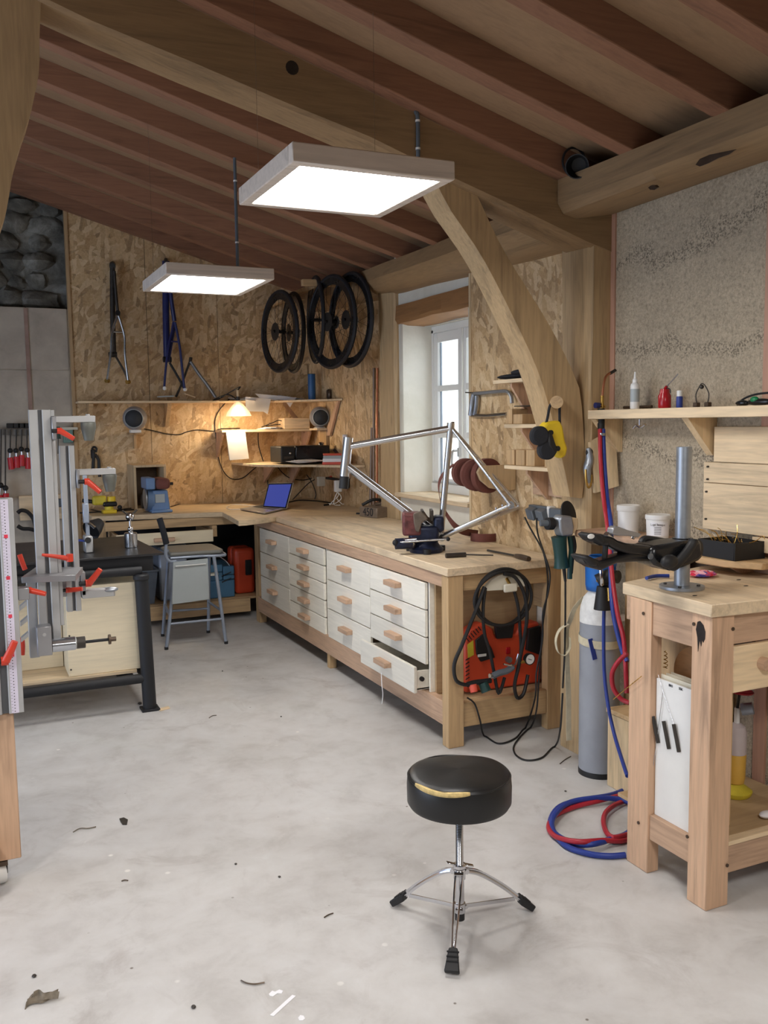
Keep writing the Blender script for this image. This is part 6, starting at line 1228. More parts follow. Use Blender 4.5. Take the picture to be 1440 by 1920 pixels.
bt2 = solo(MB().tube([(2.211, 2.543, 1.03), (2.271, 2.562, 1.03), (2.313, 2.539, 1.03)], .007, 8, 4).build('blue_handle', M['blue_hose'], None), 'blue tool handle lying at the far edge of the work table', 'tool')
wp = thing('storage_board', 'upright white panel with four black bars inside the left of the table', 'rack', (2.2, 2.3, .21))
wpts = [V(2.140,2.402,.216),V(2.140,2.215,.216),V(2.140,2.215,0.708),V(2.140,2.402,0.707)]
MB().prism(wpts, (.008,0,0)).build('front_panel', M['white_plastic'], wp)
for k in range(3): MB().prism([p+V(.02+.022*k,0,0) for p in wpts[:2]]+[wpts[2]+V(.02+.022*k,0,.01),wpts[3]+V(.02+.022*k,0,.012)], (.004,0,0)).build('divider', M['offwhite'], wp)
for k, (a, b) in enumerate([((2.13, 2.448, 0.571), (2.134, 2.423, 0.481)), ((2.13, 2.407, 0.57), (2.134, 2.383, 0.481)), ((2.13, 2.354, 0.568), (2.134, 2.33, 0.477)), ((2.13, 2.305, 0.572), (2.134, 2.282, 0.482))]): C('black_bar', M['iron'], wp, a, b, .0065, n=10)
text('panel_mark', 'BRS', .012, (2.1392,2.332,0.697), (R_(90),0,R_(-90)), M['ink'], wp); text('panel_mark', 'SSK', .012, (2.1392,2.284,0.698), (R_(90),0,R_(-90)), M['ink'], wp)
T('thin_wire', M['steel'], wp, [(2.134, 2.388, 0.722), (2.134, 2.363, 0.667), (2.134, 2.309, 0.57)], .0012, 5, 0); T('thin_wire', M['steel'], wp, [(2.134, 2.363, 0.667), (2.134, 2.393, 0.464), (2.134, 2.437, 0.215)], .0012, 5, 0)
ins = thing('spring', 'gold coil spring standing above the white panel under the table', 'spring', (2.22, 2.3, .76))
sc0 = V(*(2.2, 2.426, 0.756)); sc0.z -= .03
MB().tube([sc0+V(.008*math.cos(a)*(1-a/60), .008*math.sin(a)*(1-a/60), .0022*a) for a in [i*.6 for i in range(50)]], .0015, 5, 1).build('coil', M['brass'], ins)
rnd = thing('wooden_disc', 'brown round wooden disc leaning inside the table', 'disc', (2.3, 2.4, .7))
MB().lathe([(.0,0),(.10,0),(.10,.02),(0,.02)], (2.26,2.33,.72), (1,.2,0), 32).build('disc', M['lintel'], rnd); B('back_panel', M['pine_z'], rnd, 2.30, 2.31, 2.22, 2.6, .215, .85, 0)
tc = thing('blow_lamp', 'plastic canister of yellow liquid with blue-grey valve and red handle', 'canister', (2.456, 2.34, 0.21))
c_ = V(*(2.526, 2.407, 0.211))
MB().lathe([(.05,0),(.058,.01),(.06,.02),(.04,.035),(.02,.05)], c_, (0,0,1), 28).build('yellow_foot', M['yellow_dirty'], tc); MB().lathe([(.03,.05),(.034,.07),(.036,.16)], c_, (0,0,1), 28).build('liquid', M['yellow_liquid'], tc); MB().lathe([(.036,.1605),(.036,.24),(.03,.262),(.012,.275)], c_, (0,0,1), 28).build('bottle', M['cloudy'], tc)
C('neck', M['white_plastic'], tc, c_+V(0,0,.275), c_+V(0,0,.33), .010); C('valve', M['chair_tube'], tc, c_+V(.0,-.02,.33), c_+V(.025,-.05,.34), .022, n=16); MB().lathe([(.0,0),(.045,.002),(.05,.008),(.045,.012),(0,.012)], c_+V(.01,0,.385), (.1,0,1), 20).build('red_handwheel', M['red_hose'], tc); C('stem', M['iron'], tc, c_+V(0,0,.33), c_+V(.01,0,.386), .005)
pk = solo(MB().ball((2.469, 2.21, 0.225), 1, 12, (.03,.02,.012)).build('crumpled_wrapper', M['paper'], None), 'crumpled white and violet wrapper on the lower shelf of the work table', 'wrapper')
yr = solo(T('brazing_rod', M['brass'], None, [(2.1, 2.583, 0.586), (2.1, 2.51, 0.647), (2.1, 2.433, 0.71)], .0016, 6, 0), 'thin gold brazing rod sticking out past the table leg', 'rod')

# ================================================================ STOOL
sto = thing('drum_stool', 'round black vinyl stool with torn seam on chrome tripod', 'stool', (1.348, 2.394, 0))
sc = V(1.348, 2.394, 0); zt = .525
R0 = .163
prof = [(0,.408),(.14,.408),(.156,.412),(R0,.424),(R0+.001,.475),(R0-.001,.498),(.159,.506),(.152,.512),(.135,.517),(.08,.522),(0,.524)]
mb = MB().lathe(prof, sc, (0,0,1), 64)
for i, v in enumerate(mb.v):
    a = math.atan2(v.y-sc.y, v.x-sc.x); 
    if v.z > .49: v.z += .004*math.sin(3*a+1)*min(1,(Vector((v.x,v.y))-Vector((sc.x,sc.y))).length/.15)
mb.build('cushion', M['vinyl'], sto)
pts = [sc+V((R0-.004)*math.cos(a),(R0-.004)*math.sin(a),.506+.002*math.sin(5*a)) for a in [2*math.pi*k/48 for k in range(48)]]
MB().tube(pts, .0035, 6, 1, True).build('seam_piping', M['vinyl'], sto)
va = math.atan2(-sc.y, -sc.x)   # towards the room centre, where the seam has split
mb = MB(); N = 24; A = []; Bq = []
for k in range(N+1):
    t_ = k/N; a = va-.95+1.15*t_; w_ = .009*math.sin(math.pi*t_)**.7
    A.append(sc+V((R0+.0015)*math.cos(a),(R0+.0015)*math.sin(a),.505-w_)); Bq.append(sc+V((R0-.004)*math.cos(a),(R0-.004)*math.sin(a),.5125+.002*math.sin(9*t_)))
i0 = 0; Cq = [a_.lerp(b_,.5)+(a_-sc).normalized()*.005 for a_, b_ in zip(A, Bq)]; mb.v = A+Cq+Bq; mb.f = [(j*(N+1)+k,j*(N+1)+k+1,(j+1)*(N+1)+k+1,(j+1)*(N+1)+k) for j in (0,1) for k in range(N)]
o = mb.build('torn_foam_strip', M['foam'], sto); q = o.modifiers.new('s','SOLIDIFY'); q.thickness = .003
MB().lathe([(0,.394),(.09,.394),(.10,.4075),(0,.4078)], sc, (0,0,1), 32).build('seat_plate', M['black_metal'], sto)
mb = MB()
for k in range(37): mb.lathe([(.0105,.20+.0053*k),(.0125,.2026+.0053*k),(.0105,.2053+.0053*k)], sc, (0,0,1), 16)
mb.build('threaded_rod', M['steel'], sto)
MB().lathe([(.018,.055),(.018,.085),(.0145,.086),(.0145,.165),(.019,.166),(.019,.200),(.013,.201)], sc, (0,0,1), 24).build('centre_column', M['chrome'], sto)
C('column_foot', M['black'], sto, sc+V(0,0,.030), sc+V(0,0,.054), .0155)
MB().lathe([(.013,.202),(.021,.203),(.021,.212),(.013,.213)], sc, (0,0,1), 20).build('lock_nut', M['chrome'], sto)
MB().bar(sc+V(-.040,.012,.222), sc+V(-.012,.004,.212), .014, .004).build('wing', M['chrome'], sto, bevel=.001); MB().bar(sc+V(.012,-.004,.212), sc+V(.042,-.014,.204), .014, .004).build('wing', M['chrome'], sto, bevel=.001)
for k, (fx_, fy_) in enumerate(((1.225,2.60),(1.600,2.385),(1.207,2.19))):
    F_ = V(fx_,fy_,.03); d = (F_-sc); d.z = 0; L = d.length; d.normalize(); sd = V(-d.y,d.x,0)
    P = [sc+d*.020+V(0,0,.188), sc+d*L*.30+V(0,0,.165), sc+d*L*.65+V(0,0,.100), sc+d*(L-.012)+V(0,0,.028)]
    for s_ in (-1, 1):
        Q = [P[0]+sd*s_*.010, P[1]+sd*s_*.010, P[2]+sd*s_*.007, P[3]+sd*s_*.003]
        MB().tube(Q, .0032, 6, 6).build('leg_edge' if False else 'leg', M['chrome'], sto)
    PP = smooth_pts(P, 6); mb = MB()
    for a, b in zip(PP, PP[1:]): mb.bar(a, b, .008, .017)
    if k < 2: mb.build('leg_web', M['chrome'], sto)
    C('hinge', M['chrome'], sto, P[0]-sd*.014, P[0]+sd*.014, .008)
    br_ = sc+d*(L*.80)+V(0,0,.052); MB().bar(sc+d*.016+V(0,0,.070), br_, .004, .012).build('brace', M['chrome'], sto)
    C('hinge', M['chrome'], sto, sc+d*.018-sd*.011+V(0,0,.070), sc+d*.018+sd*.011+V(0,0,.070), .006)
    f0 = sc+d*(L-.035)+V(0,0,.046); f1 = sc+d*(L+.018)+V(0,0,.004)
    A = [f0+sd*.014+V(0,0,.018), f0-sd*.014+V(0,0,.018), f0-sd*.014+V(0,0,-.014), f0+sd*.014+V(0,0,-.014)]
    Bq = [f1+sd*.023+V(0,0,.016), f1-sd*.023+V(0,0,.016), f1-sd*.023-d*.014, f1+sd*.023-d*.014]
    for q_ in Bq: q_.z = max(q_.z, .0015)
    mb = MB().loft(A, Bq); mb.build('rubber_foot', M['black'], sto, bevel=.004, seg=2)
    for r_ in (.2,.4,.6): 
        c0 = f0.lerp(f1, r_)+V(0,0,.018); MB().bar(c0+sd*.018, c0-sd*.018, .004, .004).build('foot_rib', M['black'], sto)
# ================================================================ BLACK STEEL TABLE ON THE LEFT
bt_ = thing('steel_table', 'black steel welding table with pipe frame on the left', 'table', (.5, 5.5, 0))
BZ = .892
MB().prism([V(-.5,5.06,BZ-.012),V(.985,5.10,BZ-.012),V(.945,6.02,BZ-.012),V(-.5,6.0,BZ-.012)], (0,0,.012)).build('top_plate', M['table_steel'], bt_, bevel=.001)
B('front_skirt', M['black_metal'], bt_, -.45, .93, 5.14, 5.17, BZ-.10, BZ-.013, .002)
for (x, y) in ((.877,5.12),(.86,5.92),(-.42,5.12),(-.42,5.92)):
    MB().tube([V(x,y,.012),V(x-.02,y,BZ-.11)], .038, 20, 0).build('leg', M['black_metal'], bt_); MB().lathe([(.036,0),(.044,.01),(.044,.03),(.036,.04)], (x-.02,y,BZ-.15), (0,0,1), 20).build('collar', M['black_metal'], bt_); MB().box(-.05,.05,-.05,.05,.0,.012).xform(Matrix.Translation(V(x,y,0))).build('foot_plate', M['black_metal'], bt_, bevel=.002)
for z, y in ((.185,5.12),(.80,5.12)): C('front_rail', M['black_metal'], bt_, (-.42,y,z), (.86,y,z), .027)
C('side_rail', M['black_metal'], bt_, (.87,5.13,.185), (.86,5.92,.185), .027); C('rear_rail', M['black_metal'], bt_, (-.42,5.92,.185), (.86,5.92,.185), .027)
bc = thing('plywood_cabinet', 'pale plywood cabinet boxes sitting in the frame of the steel table', 'cabinet', (.5, 5.5, .21))
B('shelf_board', M['pale_x'], bc, -.4, .82, 5.155, 5.89, .213, .230, .001)
x0_, x1_ = 0.456, 0.859
B('front_box', M['ply_x'], bc, x0_, x1_, 5.17, 5.86, .231, 0.73, .002); B('recessed_box', M['ply_x'], bc, -.38, x0_-.004, 5.42, 5.86, .231, 0.73-.03, .002)
for i in range(3):
    for x in (x0_+.012, x1_-.012): C('screw', M['iron'], bc, (x,5.166,.27+.19*i), (x,5.17,.27+.19*i), .005, n=8)
# chrome ball stand on the table
bs = thing('ball_joint_stand', 'chrome cylinder stand with ball joint and winged screw on the steel table', 'stand', (0.859, 5.431, 0.893))
c_ = V(*(0.859, 5.431, 0.893))
K_ = 1.18
MB().lathe([(r*K_,h*K_) for r,h in [(.030,0),(.0315,.002),(.0315,.070),(.028,.074),(.012,.076),(.012,.082)]], c_, (0,0,1), 32).build('base', M['steel'], bs); MB().ball(c_+V(0,0,.092)*K_, .016, 16).build('lower_ball', M['chrome'], bs); C('stem', M['chrome'], bs, c_+V(0,0,.10)*K_, c_+V(0,0,.135)*K_, .007)
MB().ball(c_+V(0,0,.153)*K_, .026, 18).build('upper_ball', M['chrome'], bs)
for s_ in (-1,1): MB().tube([c_+V(.008*s_,0,.163)*K_,c_+V(.02*s_,0,.172)*K_,c_+V(.036*s_,0,.186)*K_], .0055, 8, 4).build('wing', M['iron'], bs)
# light blue height gauge behind the jig
hg = thing('height_gauge', 'pale blue-grey measuring stand on the back of the steel table', 'gauge', (0.598, 5.479, 0.893))
MB().bar((0.606, 5.35, 1.363), (0.61, 5.35, 0.984), .022, .012, (0,1,0)).build('bar', M['chair_tube'], hg, bevel=.002); B('slider', M['chair_tube'], hg, *(0.585, 0.618), 5.32, 5.345, *(1.061, 1.172), .004); B('foot', M['alu'], hg, *(0.586, 0.63), 5.30, 5.40, .893, 0.989, .006)
C('foot_knob', M['black'], hg, (0.602, 5.29, 0.967), (0.603, 5.302, 0.966), .017); C('blue_disc', M['blue_hose'], hg, (0.564, 5.33, 0.968), (0.563, 5.33, 0.962), .035); T('chrome_lever', M['chrome'], hg, [(0.61, 5.3, 1.065), (0.627, 5.3, 1.052), (0.644, 5.3, 1.036)], .010)
lmp = thing('desk_lamp_head', 'black lamp head with bright reflector behind the jig', 'lamp', (0.681, 5.6, 1.017))
MB().lathe([(.03,-.05),(.05,0),(.06,.04),(.05,.03)], (0.693, 5.7, 0.997), (-.6,-.5,-.4), 20).build('head', M['black'], lmp)
wpp = solo(MB().prism([(0.392, 5.0, 0.932), (0.44, 5.0, 0.945), (0.444, 5.0, 0.86), (0.389, 5.0, 0.859)], (0,.004,0)).build('white_paper', M['paper'], None), 'white paper sheet behind the red lever of the jig', 'paper')
bpy.data.objects.remove(wpp)
M['iron_cone'] = paint('dull_steel_cone', srgb(108,110,104), .45, .4, .15, 20)
# ================================================================ FRAME-BUILDING JIG
jg = thing('frame_jig', 'aluminium-profile bicycle frame jig with red clamp levers at far left', 'jig', (.1, 3.45, 0))
def prof_(name, x0, x1, y0, y1, z0, z1, slots='f', m_='alu'):
    """T-slot extrusion: body with recessed dark slots on the front and side faces"""
    w_ = x1-x0; d_ = y1-y0; g = .007; sw = w_*.18
    xm = (x0+x1)/2; xa, xb_ = xm-sw/2, xm+sw/2
    poly = [V(x0,y0,z0),V(xa-.004,y0,z0),V(xa,y0+.003,z0),V(xa,y0+g*1.6,z0),V(xb_,y0+g*1.6,z0),V(xb_,y0+.003,z0),V(xb_+.004,y0,z0),V(x1,y0,z0),
            V(x1,(y0+y1)/2-.005,z0),V(x1-g,(y0+y1)/2-.005,z0),V(x1-g,(y0+y1)/2+.005,z0),V(x1,(y0+y1)/2+.005,z0),V(x1,y1,z0),V(x0,y1,z0)]
    o = MB().prism(poly, (0,0,z1-z0)).build(name, M[m_], jg, bevel=.001)
    B('slot_lining', M['alu_dark'], o, xa+.0003, xb_-.0003, y0+g*1.45, y0+g*1.62, z0+.001, z1-.001, 0)
    return o
YJ = 3.46
uA = (0.228, 0.25, 0.765, 1.664); uB = (0.335, 0.357, 0.891, 1.531); uC = (0.073, 0.114, 0.613, 1.368)
XA0, XA1 = 0.228, 0.287
xo = .0
def uprt(name, pt0, pt1, w_, y, d_, sl=True):
    x0, z1_ = pt0[0], pt0[2]; z0_ = pt1[2]
    return prof_(name, x0, x0+w_, y, y+d_, z0_, z1_)
xA = (0.228+0.198)/2
prof_('tall_upright', xA, xA+.072, 3.46, 3.50, 0.783, 1.664)
B('upright_back_rail', M['alu'], jg, xA+.073, xA+.086, 3.47, 3.50, 0.877, 1.664-.001, .001)
xB = (0.333+0.313)/2
prof_('short_upright', xB, xB+.052, 3.60, 3.64, 0.899, 1.531)
xC = 0.139-.088
prof_('near_upright', xC-.03, xC+.088, 3.30, 3.345, 0.622, 1.365)
# ruler tape on the near upright
rl = B('ruler_tape', M['tape'], jg, xC+.048, xC+.072, 3.2988, 3.2996, 0.623, 1.361, 0)
z = 1.354; k = 0
mbk = MB()
while z > 0.628:
    mbk.box(xC+.058, xC+.061, 3.2982, 3.2987, z-.0015, z+.0015); z -= .0105
    mbk.box(xC+.049, xC+.054, 3.2982, 3.2987, z+.004, z+.0046)
mbk.build('ruler_marks', M['ink'], rl, sm=False)
for pz in (1.236, 1.094, 0.962, 0.827): B('red_ruler_mark', M['pink'], rl, xC+.054, xC+.066, 3.2978, 3.2984, pz-.006, pz+.006, .001)
# wooden leg and caster carrying the jig
wlx = xC-.02
B('wooden_leg', M['fir_z'], jg, wlx-.02, wlx+.075, 3.33, 3.42, .09, 0.618-.002, .003); B('wooden_side', M['fir_z'], jg, wlx-.5, wlx-.021, 3.34, 3.36, .10, .70, .002) 
B('lower_shelf', M['pale_x'], jg, wlx-.6, wlx-.021, 3.22, 3.335, .16, .18, .002)
B('lower_rail', M['fir_x'], jg, wlx-.6, wlx+.0, 3.21, 3.325, .06, .159, .003)
cw = V(wlx+.0, 3.36, .038)
MB().lathe([(.0,-.018),(.037,-.018),(.038,-.010),(.038,.010),(.037,.018),(0,.018)], cw, (1,.25,0), 28).build('caster_wheel', M['white_plastic'], jg); MB().box(-.03,.03,-.03,.03,.072,.088).xform(Matrix.Translation(V(wlx,3.36,0))).build('caster_plate', M['darkbrown'], jg); MB().box(-.024,.024,-.03,.03,.03,.0715).xform(Matrix.Translation(V(wlx+.005,3.38,0))).build('caster_fork', M['black_metal'], jg, bevel=.004)
# horizontal plate joining the uprights
pz1 = 1.089
p_ = [(0.158, 3.419, 1.075), (0.336, 3.371, 1.075), (0.381, 3.553, 1.075), (0.218, 3.631, 1.075)]
MB().prism([V(p[0],p[1],p[2]-.022) for p in p_], (0,0,.022)).build('cross_plate', M['alu_plate'], jg, bevel=.001)
B('slide_block', M['alu_plate'], jg, xC+.089, xC+.125, 3.31, 3.36, 1.011, 1.052, .002)
B('joint_block', M['alu_plate'], jg, xB-.03, xB-.001, 3.58, 3.64, 0.962, 1.023, .002); B('joint_block', M['alu_plate'], jg, xB+.053, xB+.07, 3.59, 3.65, 0.959, 1.049, .002)
# slanted finned bracket
for k in range(3): MB().prism([V(p[0],3.38,p[2]-.028*k*2) for p in [(0.146, 3.38, 0.976), (0.17, 3.38, 0.995), (0.169, 3.38, 0.979), (0.145, 3.38, 0.961)]], (0,.03,0)).build('fin', M['alu'], jg)
B('rear_profile', M['alu'], jg, 0.178, xA-.002, 3.505, 3.545, 0.759, 1.042, .001)
# top heads: slider blocks, arms, cones, levers
def head(pa, cone_c, y, lev, armz, s_=1.0, nm='top'):
    bx0, bx1, bz0, bz1 = pa
    B('slider_block', M['alu_plate'], jg, bx0, bx1, y-.012, y+.045, bz0, bz1, .003)
    ax0, ax1, az0, az1 = armz
    B('head_arm', M['alu'], jg, bx1-.002, ax1, y-.008, y+.035, az0, az1, .002)
    MB().lathe([(.026,0),(.027,-.004),(.0265,-.020),(.0165,-.066),(.0,-.067)], (cone_c[0],y+.012,az0), (0,0,1), 28).build('steel_cone', M['iron_cone'], jg); C('cone_bolt', M['alu'], jg, (cone_c[0],y+.012,az1), (cone_c[0],y+.012,az1+.006), .008)
head((0.286, 0.302, 1.557, 1.641), (0.413, 3.45, 1.621), 3.45, None, (0.306, 0.437, 1.617, 1.641))
head((0.377, 0.389, 1.37, 1.442), (0.501, 3.6, 1.417), 3.60, None, (0.393, 0.523, 1.418, 1.441))
def lever(p, d, sz=1.0):
    """red clamping lever: hub + tapered handle"""
    sz *= 1.35; p = V(*p); d = V(*d).normalized(); o = C('lever_stud', M['black'], jg, p-V(.018,0,0)*sz, p, .007*sz)
    mb = MB().cyl(p, p+V(.016,0,0)*sz, .011*sz, n=14); mb.tube([p+V(.010,-.004,0)*sz, p+V(.014,-.004,0)*sz+d*.028*sz, p+V(.016,-.004,0)*sz+d*.050*sz], .008*sz, 10, 4, rad=lambda t: (.0105-.0025*t)*sz); mb.build('red_lever', M['red_plastic'], jg)
lever((0.302, 3.43, 1.588), (.7,-.3,-.55), .75); lever((0.404, 3.58, 1.395), (.6,-.3,-.7), .85)
lever((0.169, 3.34, 1.039), (.8,-.4,-.25), .75); lever((0.316, 3.55, 0.992), (1,-.5,.1), .7); lever((0.391, 3.58, 1.007), (.55,-.2,.85), .95)
lever((0.074, 3.28, 0.814), (.35,-.1,1), 1.05)
pz = V(*(0.324, 3.42, 1.1)); MB().cyl(pz, pz+V(0,0,.018), .010, n=12).build('lever_stud', M['black'], jg)
MB().tube([pz+V(0,0,.028),pz+V(-.04,0,.038),pz+V(-.094,-.005,.050)], .008, 10, 5, rad=lambda t: .011-.006*t).build('red_lever', M['red_plastic'], jg); C('red_lever_hub', M['red_plastic'], jg, pz+V(0,0,.018), pz+V(0,0,.045), .012)
MB().tube([(0.16, 3.5, 1.145), (0.168, 3.5, 1.115), (0.176, 3.5, 1.089)], .009, 8, 4).build('red_lever', M['red_plastic'], jg); MB().tube([(0.153, 3.5, 0.841), (0.155, 3.5, 0.811), (0.152, 3.5, 0.776)], .008, 8, 4).build('red_lever', M['red_plastic'], jg)
# seat-tube post, BB shell mandrel and dropout arm
eb = (0.199, 0.248, 0.787, 0.892); B('end_block', M['alu_plate'], jg, eb[0], eb[1], 3.40, 3.458, eb[2], eb[3], .002); C('block_plug', M['alu'], jg, ((eb[0]+eb[1])/2,3.397,eb[3]-.028), ((eb[0]+eb[1])/2,3.40,eb[3]-.028), .006)
zb_ = 0.815
def hx(px): return px
xs5 = (0.25, 0.333, 0.364, 0.447, 0.455, 0.465, 0.474)
C('mandrel', M['steel'], jg, (xs5[0],3.43,zb_), (xs5[1]-.004,3.43,zb_), .0245, n=28); C('mandrel_ring', M['alu'], jg, (xs5[1]-.004,3.43,zb_), (xs5[1],3.43,zb_), .022, n=28); C('knurled_nut', M['iron'], jg, (xs5[1],3.43,zb_), (xs5[2],3.43,zb_), .0215, n=20); C('threaded_shaft', M['black_metal'], jg, (xs5[2],3.43,zb_), (xs5[3],3.43,zb_), .0055); C('end_washer', M['darkbrown'], jg, (xs5[3],3.43,zb_), (xs5[4],3.43,zb_), .0185, n=18); C('end_nut', M['darkbrown'], jg, (xs5[4],3.43,zb_), (xs5[6],3.43,zb_), .009, n=6)
da = (0.378, 0.497, 0.946, 0.978); B('dropout_arm', M['alu'], jg, da[0], da[1], 3.59, 3.63, da[2], da[3], .002); MB().ball((0.485, 3.6, 0.972), 1, 16, (.030,.018,.010)).build('axle_cap', M['galv'], jg); C('axle_stub', M['steel'], jg, (0.486, 3.61, 0.973), (0.485, 3.61, 0.946), .018)
# ================================================================ LEFT BACK: CLAMP RAIL AND HANGING CLAMPS
cr_ = thing('clamp_rail', 'narrow grey rail fixed to the blockwork for hanging clamps', 'rail', (0.391, 8.08, 1.546))
MB().bar((0.19, 8.08, 1.571), (0.523, 8.08, 1.565), .05, .05).build('rail', M['mortar'], cr_, bevel=.003)
def clamp(label, px, pyt, pyb, lng=48):
    t = thing('bar_clamp', label, 'clamp', px, 'red-handled bar clamps on the rail')
    return t
for i, (px, pt, ph0, ph1) in enumerate([((0.35, 8.04, 1.59), (0.338, 8.04, 1.416), (0.335, 8.04, 1.36), (0.342, 8.04, 1.263)), ((0.395, 8.04, 1.589), (0.382, 8.04, 1.415), (0.384, 8.04, 1.367), (0.384, 8.04, 1.275)), ((0.436, 8.04, 1.589), (0.424, 8.04, 1.427), (0.425, 8.04, 1.379), (0.421, 8.04, 1.287)), ((0.476, 8.04, 1.588), (0.468, 8.04, 1.417), (0.473, 8.04, 1.356), (0.469, 8.04, 1.263))]):
    t = thing('bar_clamp', ('first','second','third','fourth')[i]+' short red-handled clamp from the left on the rail', 'clamp', px, 'red-handled bar clamps on the rail')
    C('bar', M['iron'], t, V(*px), V(*pt), .006); MB().box(-.03,.03,-.012,.012,-.02,.02).xform(Matrix.Translation(V(*px)+V(.0,0,.03))).build('fixed_jaw', M['black'], t, bevel=.004); MB().ball(V(*pt), .022, 10).build('swivel', M['black'], t); C('screw', M['chrome'], t, V(*pt), V(*ph0), .008); C('handle', M['red_clamp'], t, V(*ph0), V(*ph1), .022, .024, n=12)
for i, (a, b, c_, d_) in enumerate([((0.31, 8.03, 1.591), (0.286, 8.03, 1.112), (0.288, 8.03, 1.069), (0.285, 8.03, 1.012)), ((0.278, 8.03, 1.591), (0.251, 8.03, 1.136), (0.243, 8.03, 1.057), (0.24, 8.03, 0.996))]):
    t = thing('bar_clamp', ('long red-handled clamp reaching down to the top of the jig upright','long clamp at the very left picture edge')[i], 'clamp', a, 'red-handled bar clamps on the rail')
    C('bar', M['iron'], t, a, b, .006); MB().ball(V(*b), .025, 10).build('swivel', M['black'], t); C('screw', M['chrome'], t, b, c_, .008); C('handle', M['red_clamp'], t, c_, d_, .024, n=12)
tr3 = thing('black_hose_loop', 'black hose loop hanging on the stonework behind the jig', 'hose', (0.432, 8.0, 0.799))
T('loop', M['black'], tr3, [(0.367, 8.0, 0.904), (0.397, 8.0, 0.925), (0.445, 8.0, 0.909), (0.484, 8.0, 0.854), (0.498, 8.0, 0.795), (0.512, 8.0, 0.745)], .016); T('loop', M['black'], tr3, [(0.362, 8.0, 0.799), (0.398, 8.0, 0.774), (0.451, 8.0, 0.767), (0.504, 8.0, 0.75)], .016)
sw = thing('wall_switch_box', 'grey electrical box hanging between the two jig uprights', 'switch box', (0.69, 8.0, 0.977))
B('box', M['grey_led'], sw, *(0.67, 0.722), 8.03, 8.10, *(0.935, 1.005), .006)
sd2 = thing('screwdriver', 'green and black screwdriver hanging below the upper jig arm', 'screwdriver', (0.314, 3.55, 1.574))
C('handle', M['green_tool'], sd2, (0.316, 3.56, 1.603), (0.316, 3.56, 1.558), .009, .011); C('blade', M['iron'], sd2, (0.316, 3.56, 1.558), (0.313, 3.56, 1.503), .002)
gbx = thing('green_shelf_box', 'pale framed greenish panel behind the upper jig arm', 'panel', (0.778, 8.0, 1.517))
B('panel', M['ceramic'], gbx, *(0.756, 0.836), 8.05, 8.10, *(1.471, 1.58), .004); B('top_strip', M['offwhite'], gbx, *(0.749, 0.875), 8.04, 8.09, *(1.578, 1.602), .003)
# ================================================================ LITTER ON THE FLOOR
def litter(name, label, cat, L, m_, h=.002):
    return solo(MB().prism([V(p[0],p[1],.0006) for p in L], (0,0,h)).build(name, M[m_], None), label, cat)
litter('tape_strip', 'white tape strip stuck on the floor at the bottom of the picture', 'tape', [(0.672, 2.247, 0.0), (0.68, 2.238, -0.0), (0.764, 2.295, 0.0), (0.756, 2.304, 0.0)], 'paper', .0006)
litter('paint_spot', 'white paint spot right of the tape strip', 'paint spot', [(0.738, 2.203, 0.0), (0.747, 2.211, -0.0), (0.754, 2.205, 0.0), (0.754, 2.192, 0.0), (0.745, 2.187, 0.0), (0.737, 2.191, 0.0)], 'paper', .0006)
litter('paint_spot', 'white paint splash above the tape strip', 'paint spot', [(0.698, 2.337, -0.0), (0.711, 2.347, -0.0), (0.717, 2.339, 0.0), (0.731, 2.343, 0.0), (0.739, 2.333, 0.0), (0.731, 2.322, 0.0), (0.72, 2.329, 0.0), (0.705, 2.321, 0.0), (0.698, 2.327, 0.0)], 'paper', .0006)
sv = thing('wood_shaving', 'curled dark wood shaving on the floor at lower left', 'shaving', (0.111, 2.602, 0.0))
for k, L in enumerate(([(0.072, 2.571, 0.008), (0.087, 2.6, 0.008), (0.102, 2.609, 0.008), (0.111, 2.594, 0.008)], [(0.075, 2.579, 0.012), (0.097, 2.583, 0.012), (0.116, 2.574, 0.012), (0.138, 2.582, 0.012), (0.157, 2.589, 0.012)], [(0.093, 2.593, 0.02), (0.107, 2.597, 0.02), (0.117, 2.576, 0.02), (0.133, 2.573, 0.02), (0.158, 2.562, 0.02)], [(0.082, 2.584, 0.01), (0.096, 2.603, 0.01), (0.105, 2.609, 0.01)])): strip(MB(), [V(*p) for p in L], .018, V(.3,.5,.9).normalized(), 4).build('curl', M['twig'], sv)
litter('grey_chip', 'small grey flake on the floor left of the centre', 'flake', [(0.495, 3.707, 0.0), (0.513, 3.71, 0.0), (0.525, 3.681, 0.0), (0.514, 3.637, 0.0), (0.498, 3.645, 0.0), (0.495, 3.679, 0.0)], 'iron', .003)
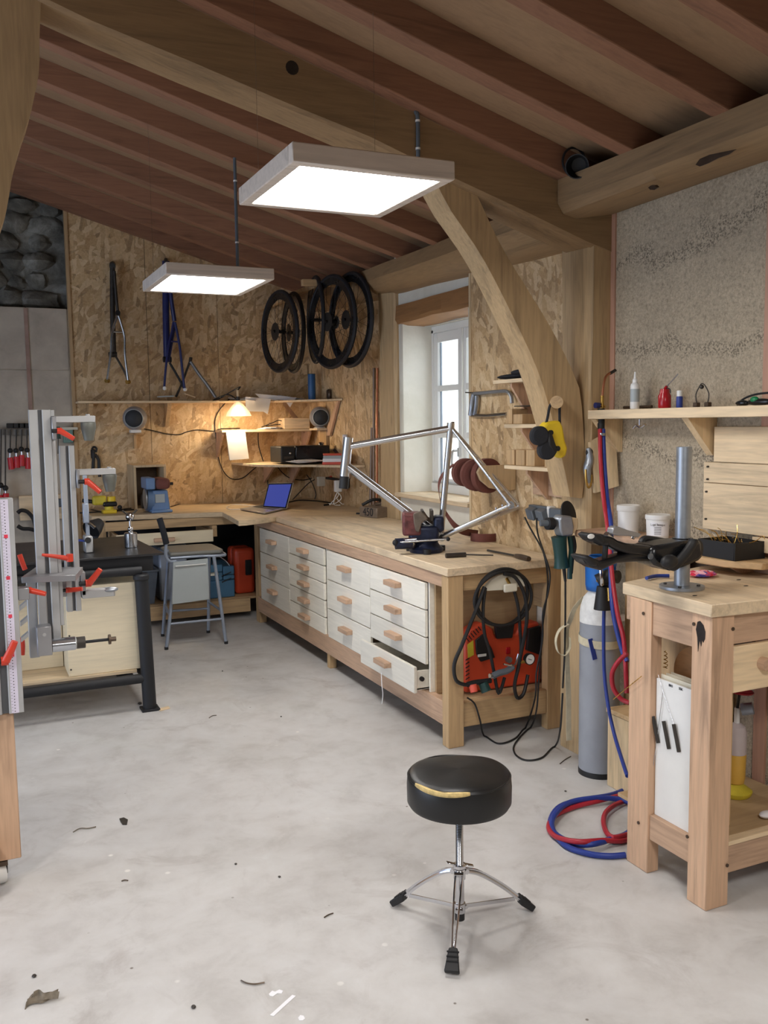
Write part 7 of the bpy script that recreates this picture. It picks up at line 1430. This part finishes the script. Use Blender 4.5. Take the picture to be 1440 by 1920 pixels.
for i, (lb, L) in enumerate((('curved brown wood sliver near the tape strip', [(0.643, 2.428, 0.004), (0.654, 2.409, 0.004), (0.674, 2.394, 0.004), (0.702, 2.389, 0.004)]), ('thin grey sliver left of the grey flake', [(0.31, 3.659, 0.004), (0.338, 3.682, 0.004), (0.367, 3.668, 0.004), (0.398, 3.669, 0.004)]), ('small dark sliver in front of the steel table', [(1.139, 4.804, 0.004), (1.164, 4.832, 0.004), (1.187, 4.83, 0.004)]), ('short sliver on the floor between jig and stool', [(0.422, 3.173, 0.004), (0.433, 3.176, 0.004), (0.443, 3.167, 0.004)]), ('reddish shaving left of the stool', [(0.98, 2.636, 0.004), (0.999, 2.645, 0.004), (1.016, 2.647, 0.004)]), ('thin sliver beside the cylinder foot', [(2.449, 3.39, 0.004), (2.503, 3.423, 0.004), (2.551, 3.445, 0.004)]))):
    solo(T('wood_sliver', M['darkbrown' if i != 1 else 'twig'], None, L, .0022, 5, 4), lb, 'sliver')
for i, (px, lb) in enumerate((((0.934, 2.958, 0.002),''),((0.82, 3.119, 0.002),''),((1.501, 4.649, 0.004),''),((0.843, 5.249, 0.006),''),((0.492, 2.37, 0.003),''),((0.103, 2.716, 0.003),''),((1.452, 5.711, 0.003),''),((2.285, 3.122, 0.003),''))):
    pass
lbs = ('dark crumb on the floor in front of the stool area','dark crumb on the floor at mid left','black crumb on the floor before the drawer cabinets','black knob on the floor under the steel table','dark pebble near the bottom edge of the floor','dark pebble near the wood shaving','small crumb on the floor before the high chair','dark crumb near the hose coil')
for lb, c_ in zip(lbs, [(0.934, 2.958, 0.002), (0.82, 3.119, 0.002), (1.501, 4.649, 0.004), (0.842, 5.242, 0.008), (0.492, 2.37, 0.003), (0.103, 2.716, 0.003), (1.452, 5.711, 0.003), (2.285, 3.122, 0.003)]):
    r_ = .012 if 'knob' in lb else (.007 if 'pebble' in lb else .005)
    solo(MB().ball((c_[0],c_[1],r_*.55), 1, 8, (r_,r_*1.2,r_*.55)).build('floor_crumb', M['iron'], None), lb, 'crumb', 'dark crumbs on the floor')
ch2 = litter('cardboard_scrap', 'beige scrap on the floor beside the steel table foot', 'scrap', [(0.918, 5.099, -0.0), (0.982, 5.12, 0.0), (0.982, 5.076, 0.0), (0.921, 5.054, 0.0)], 'pale_x', .004)
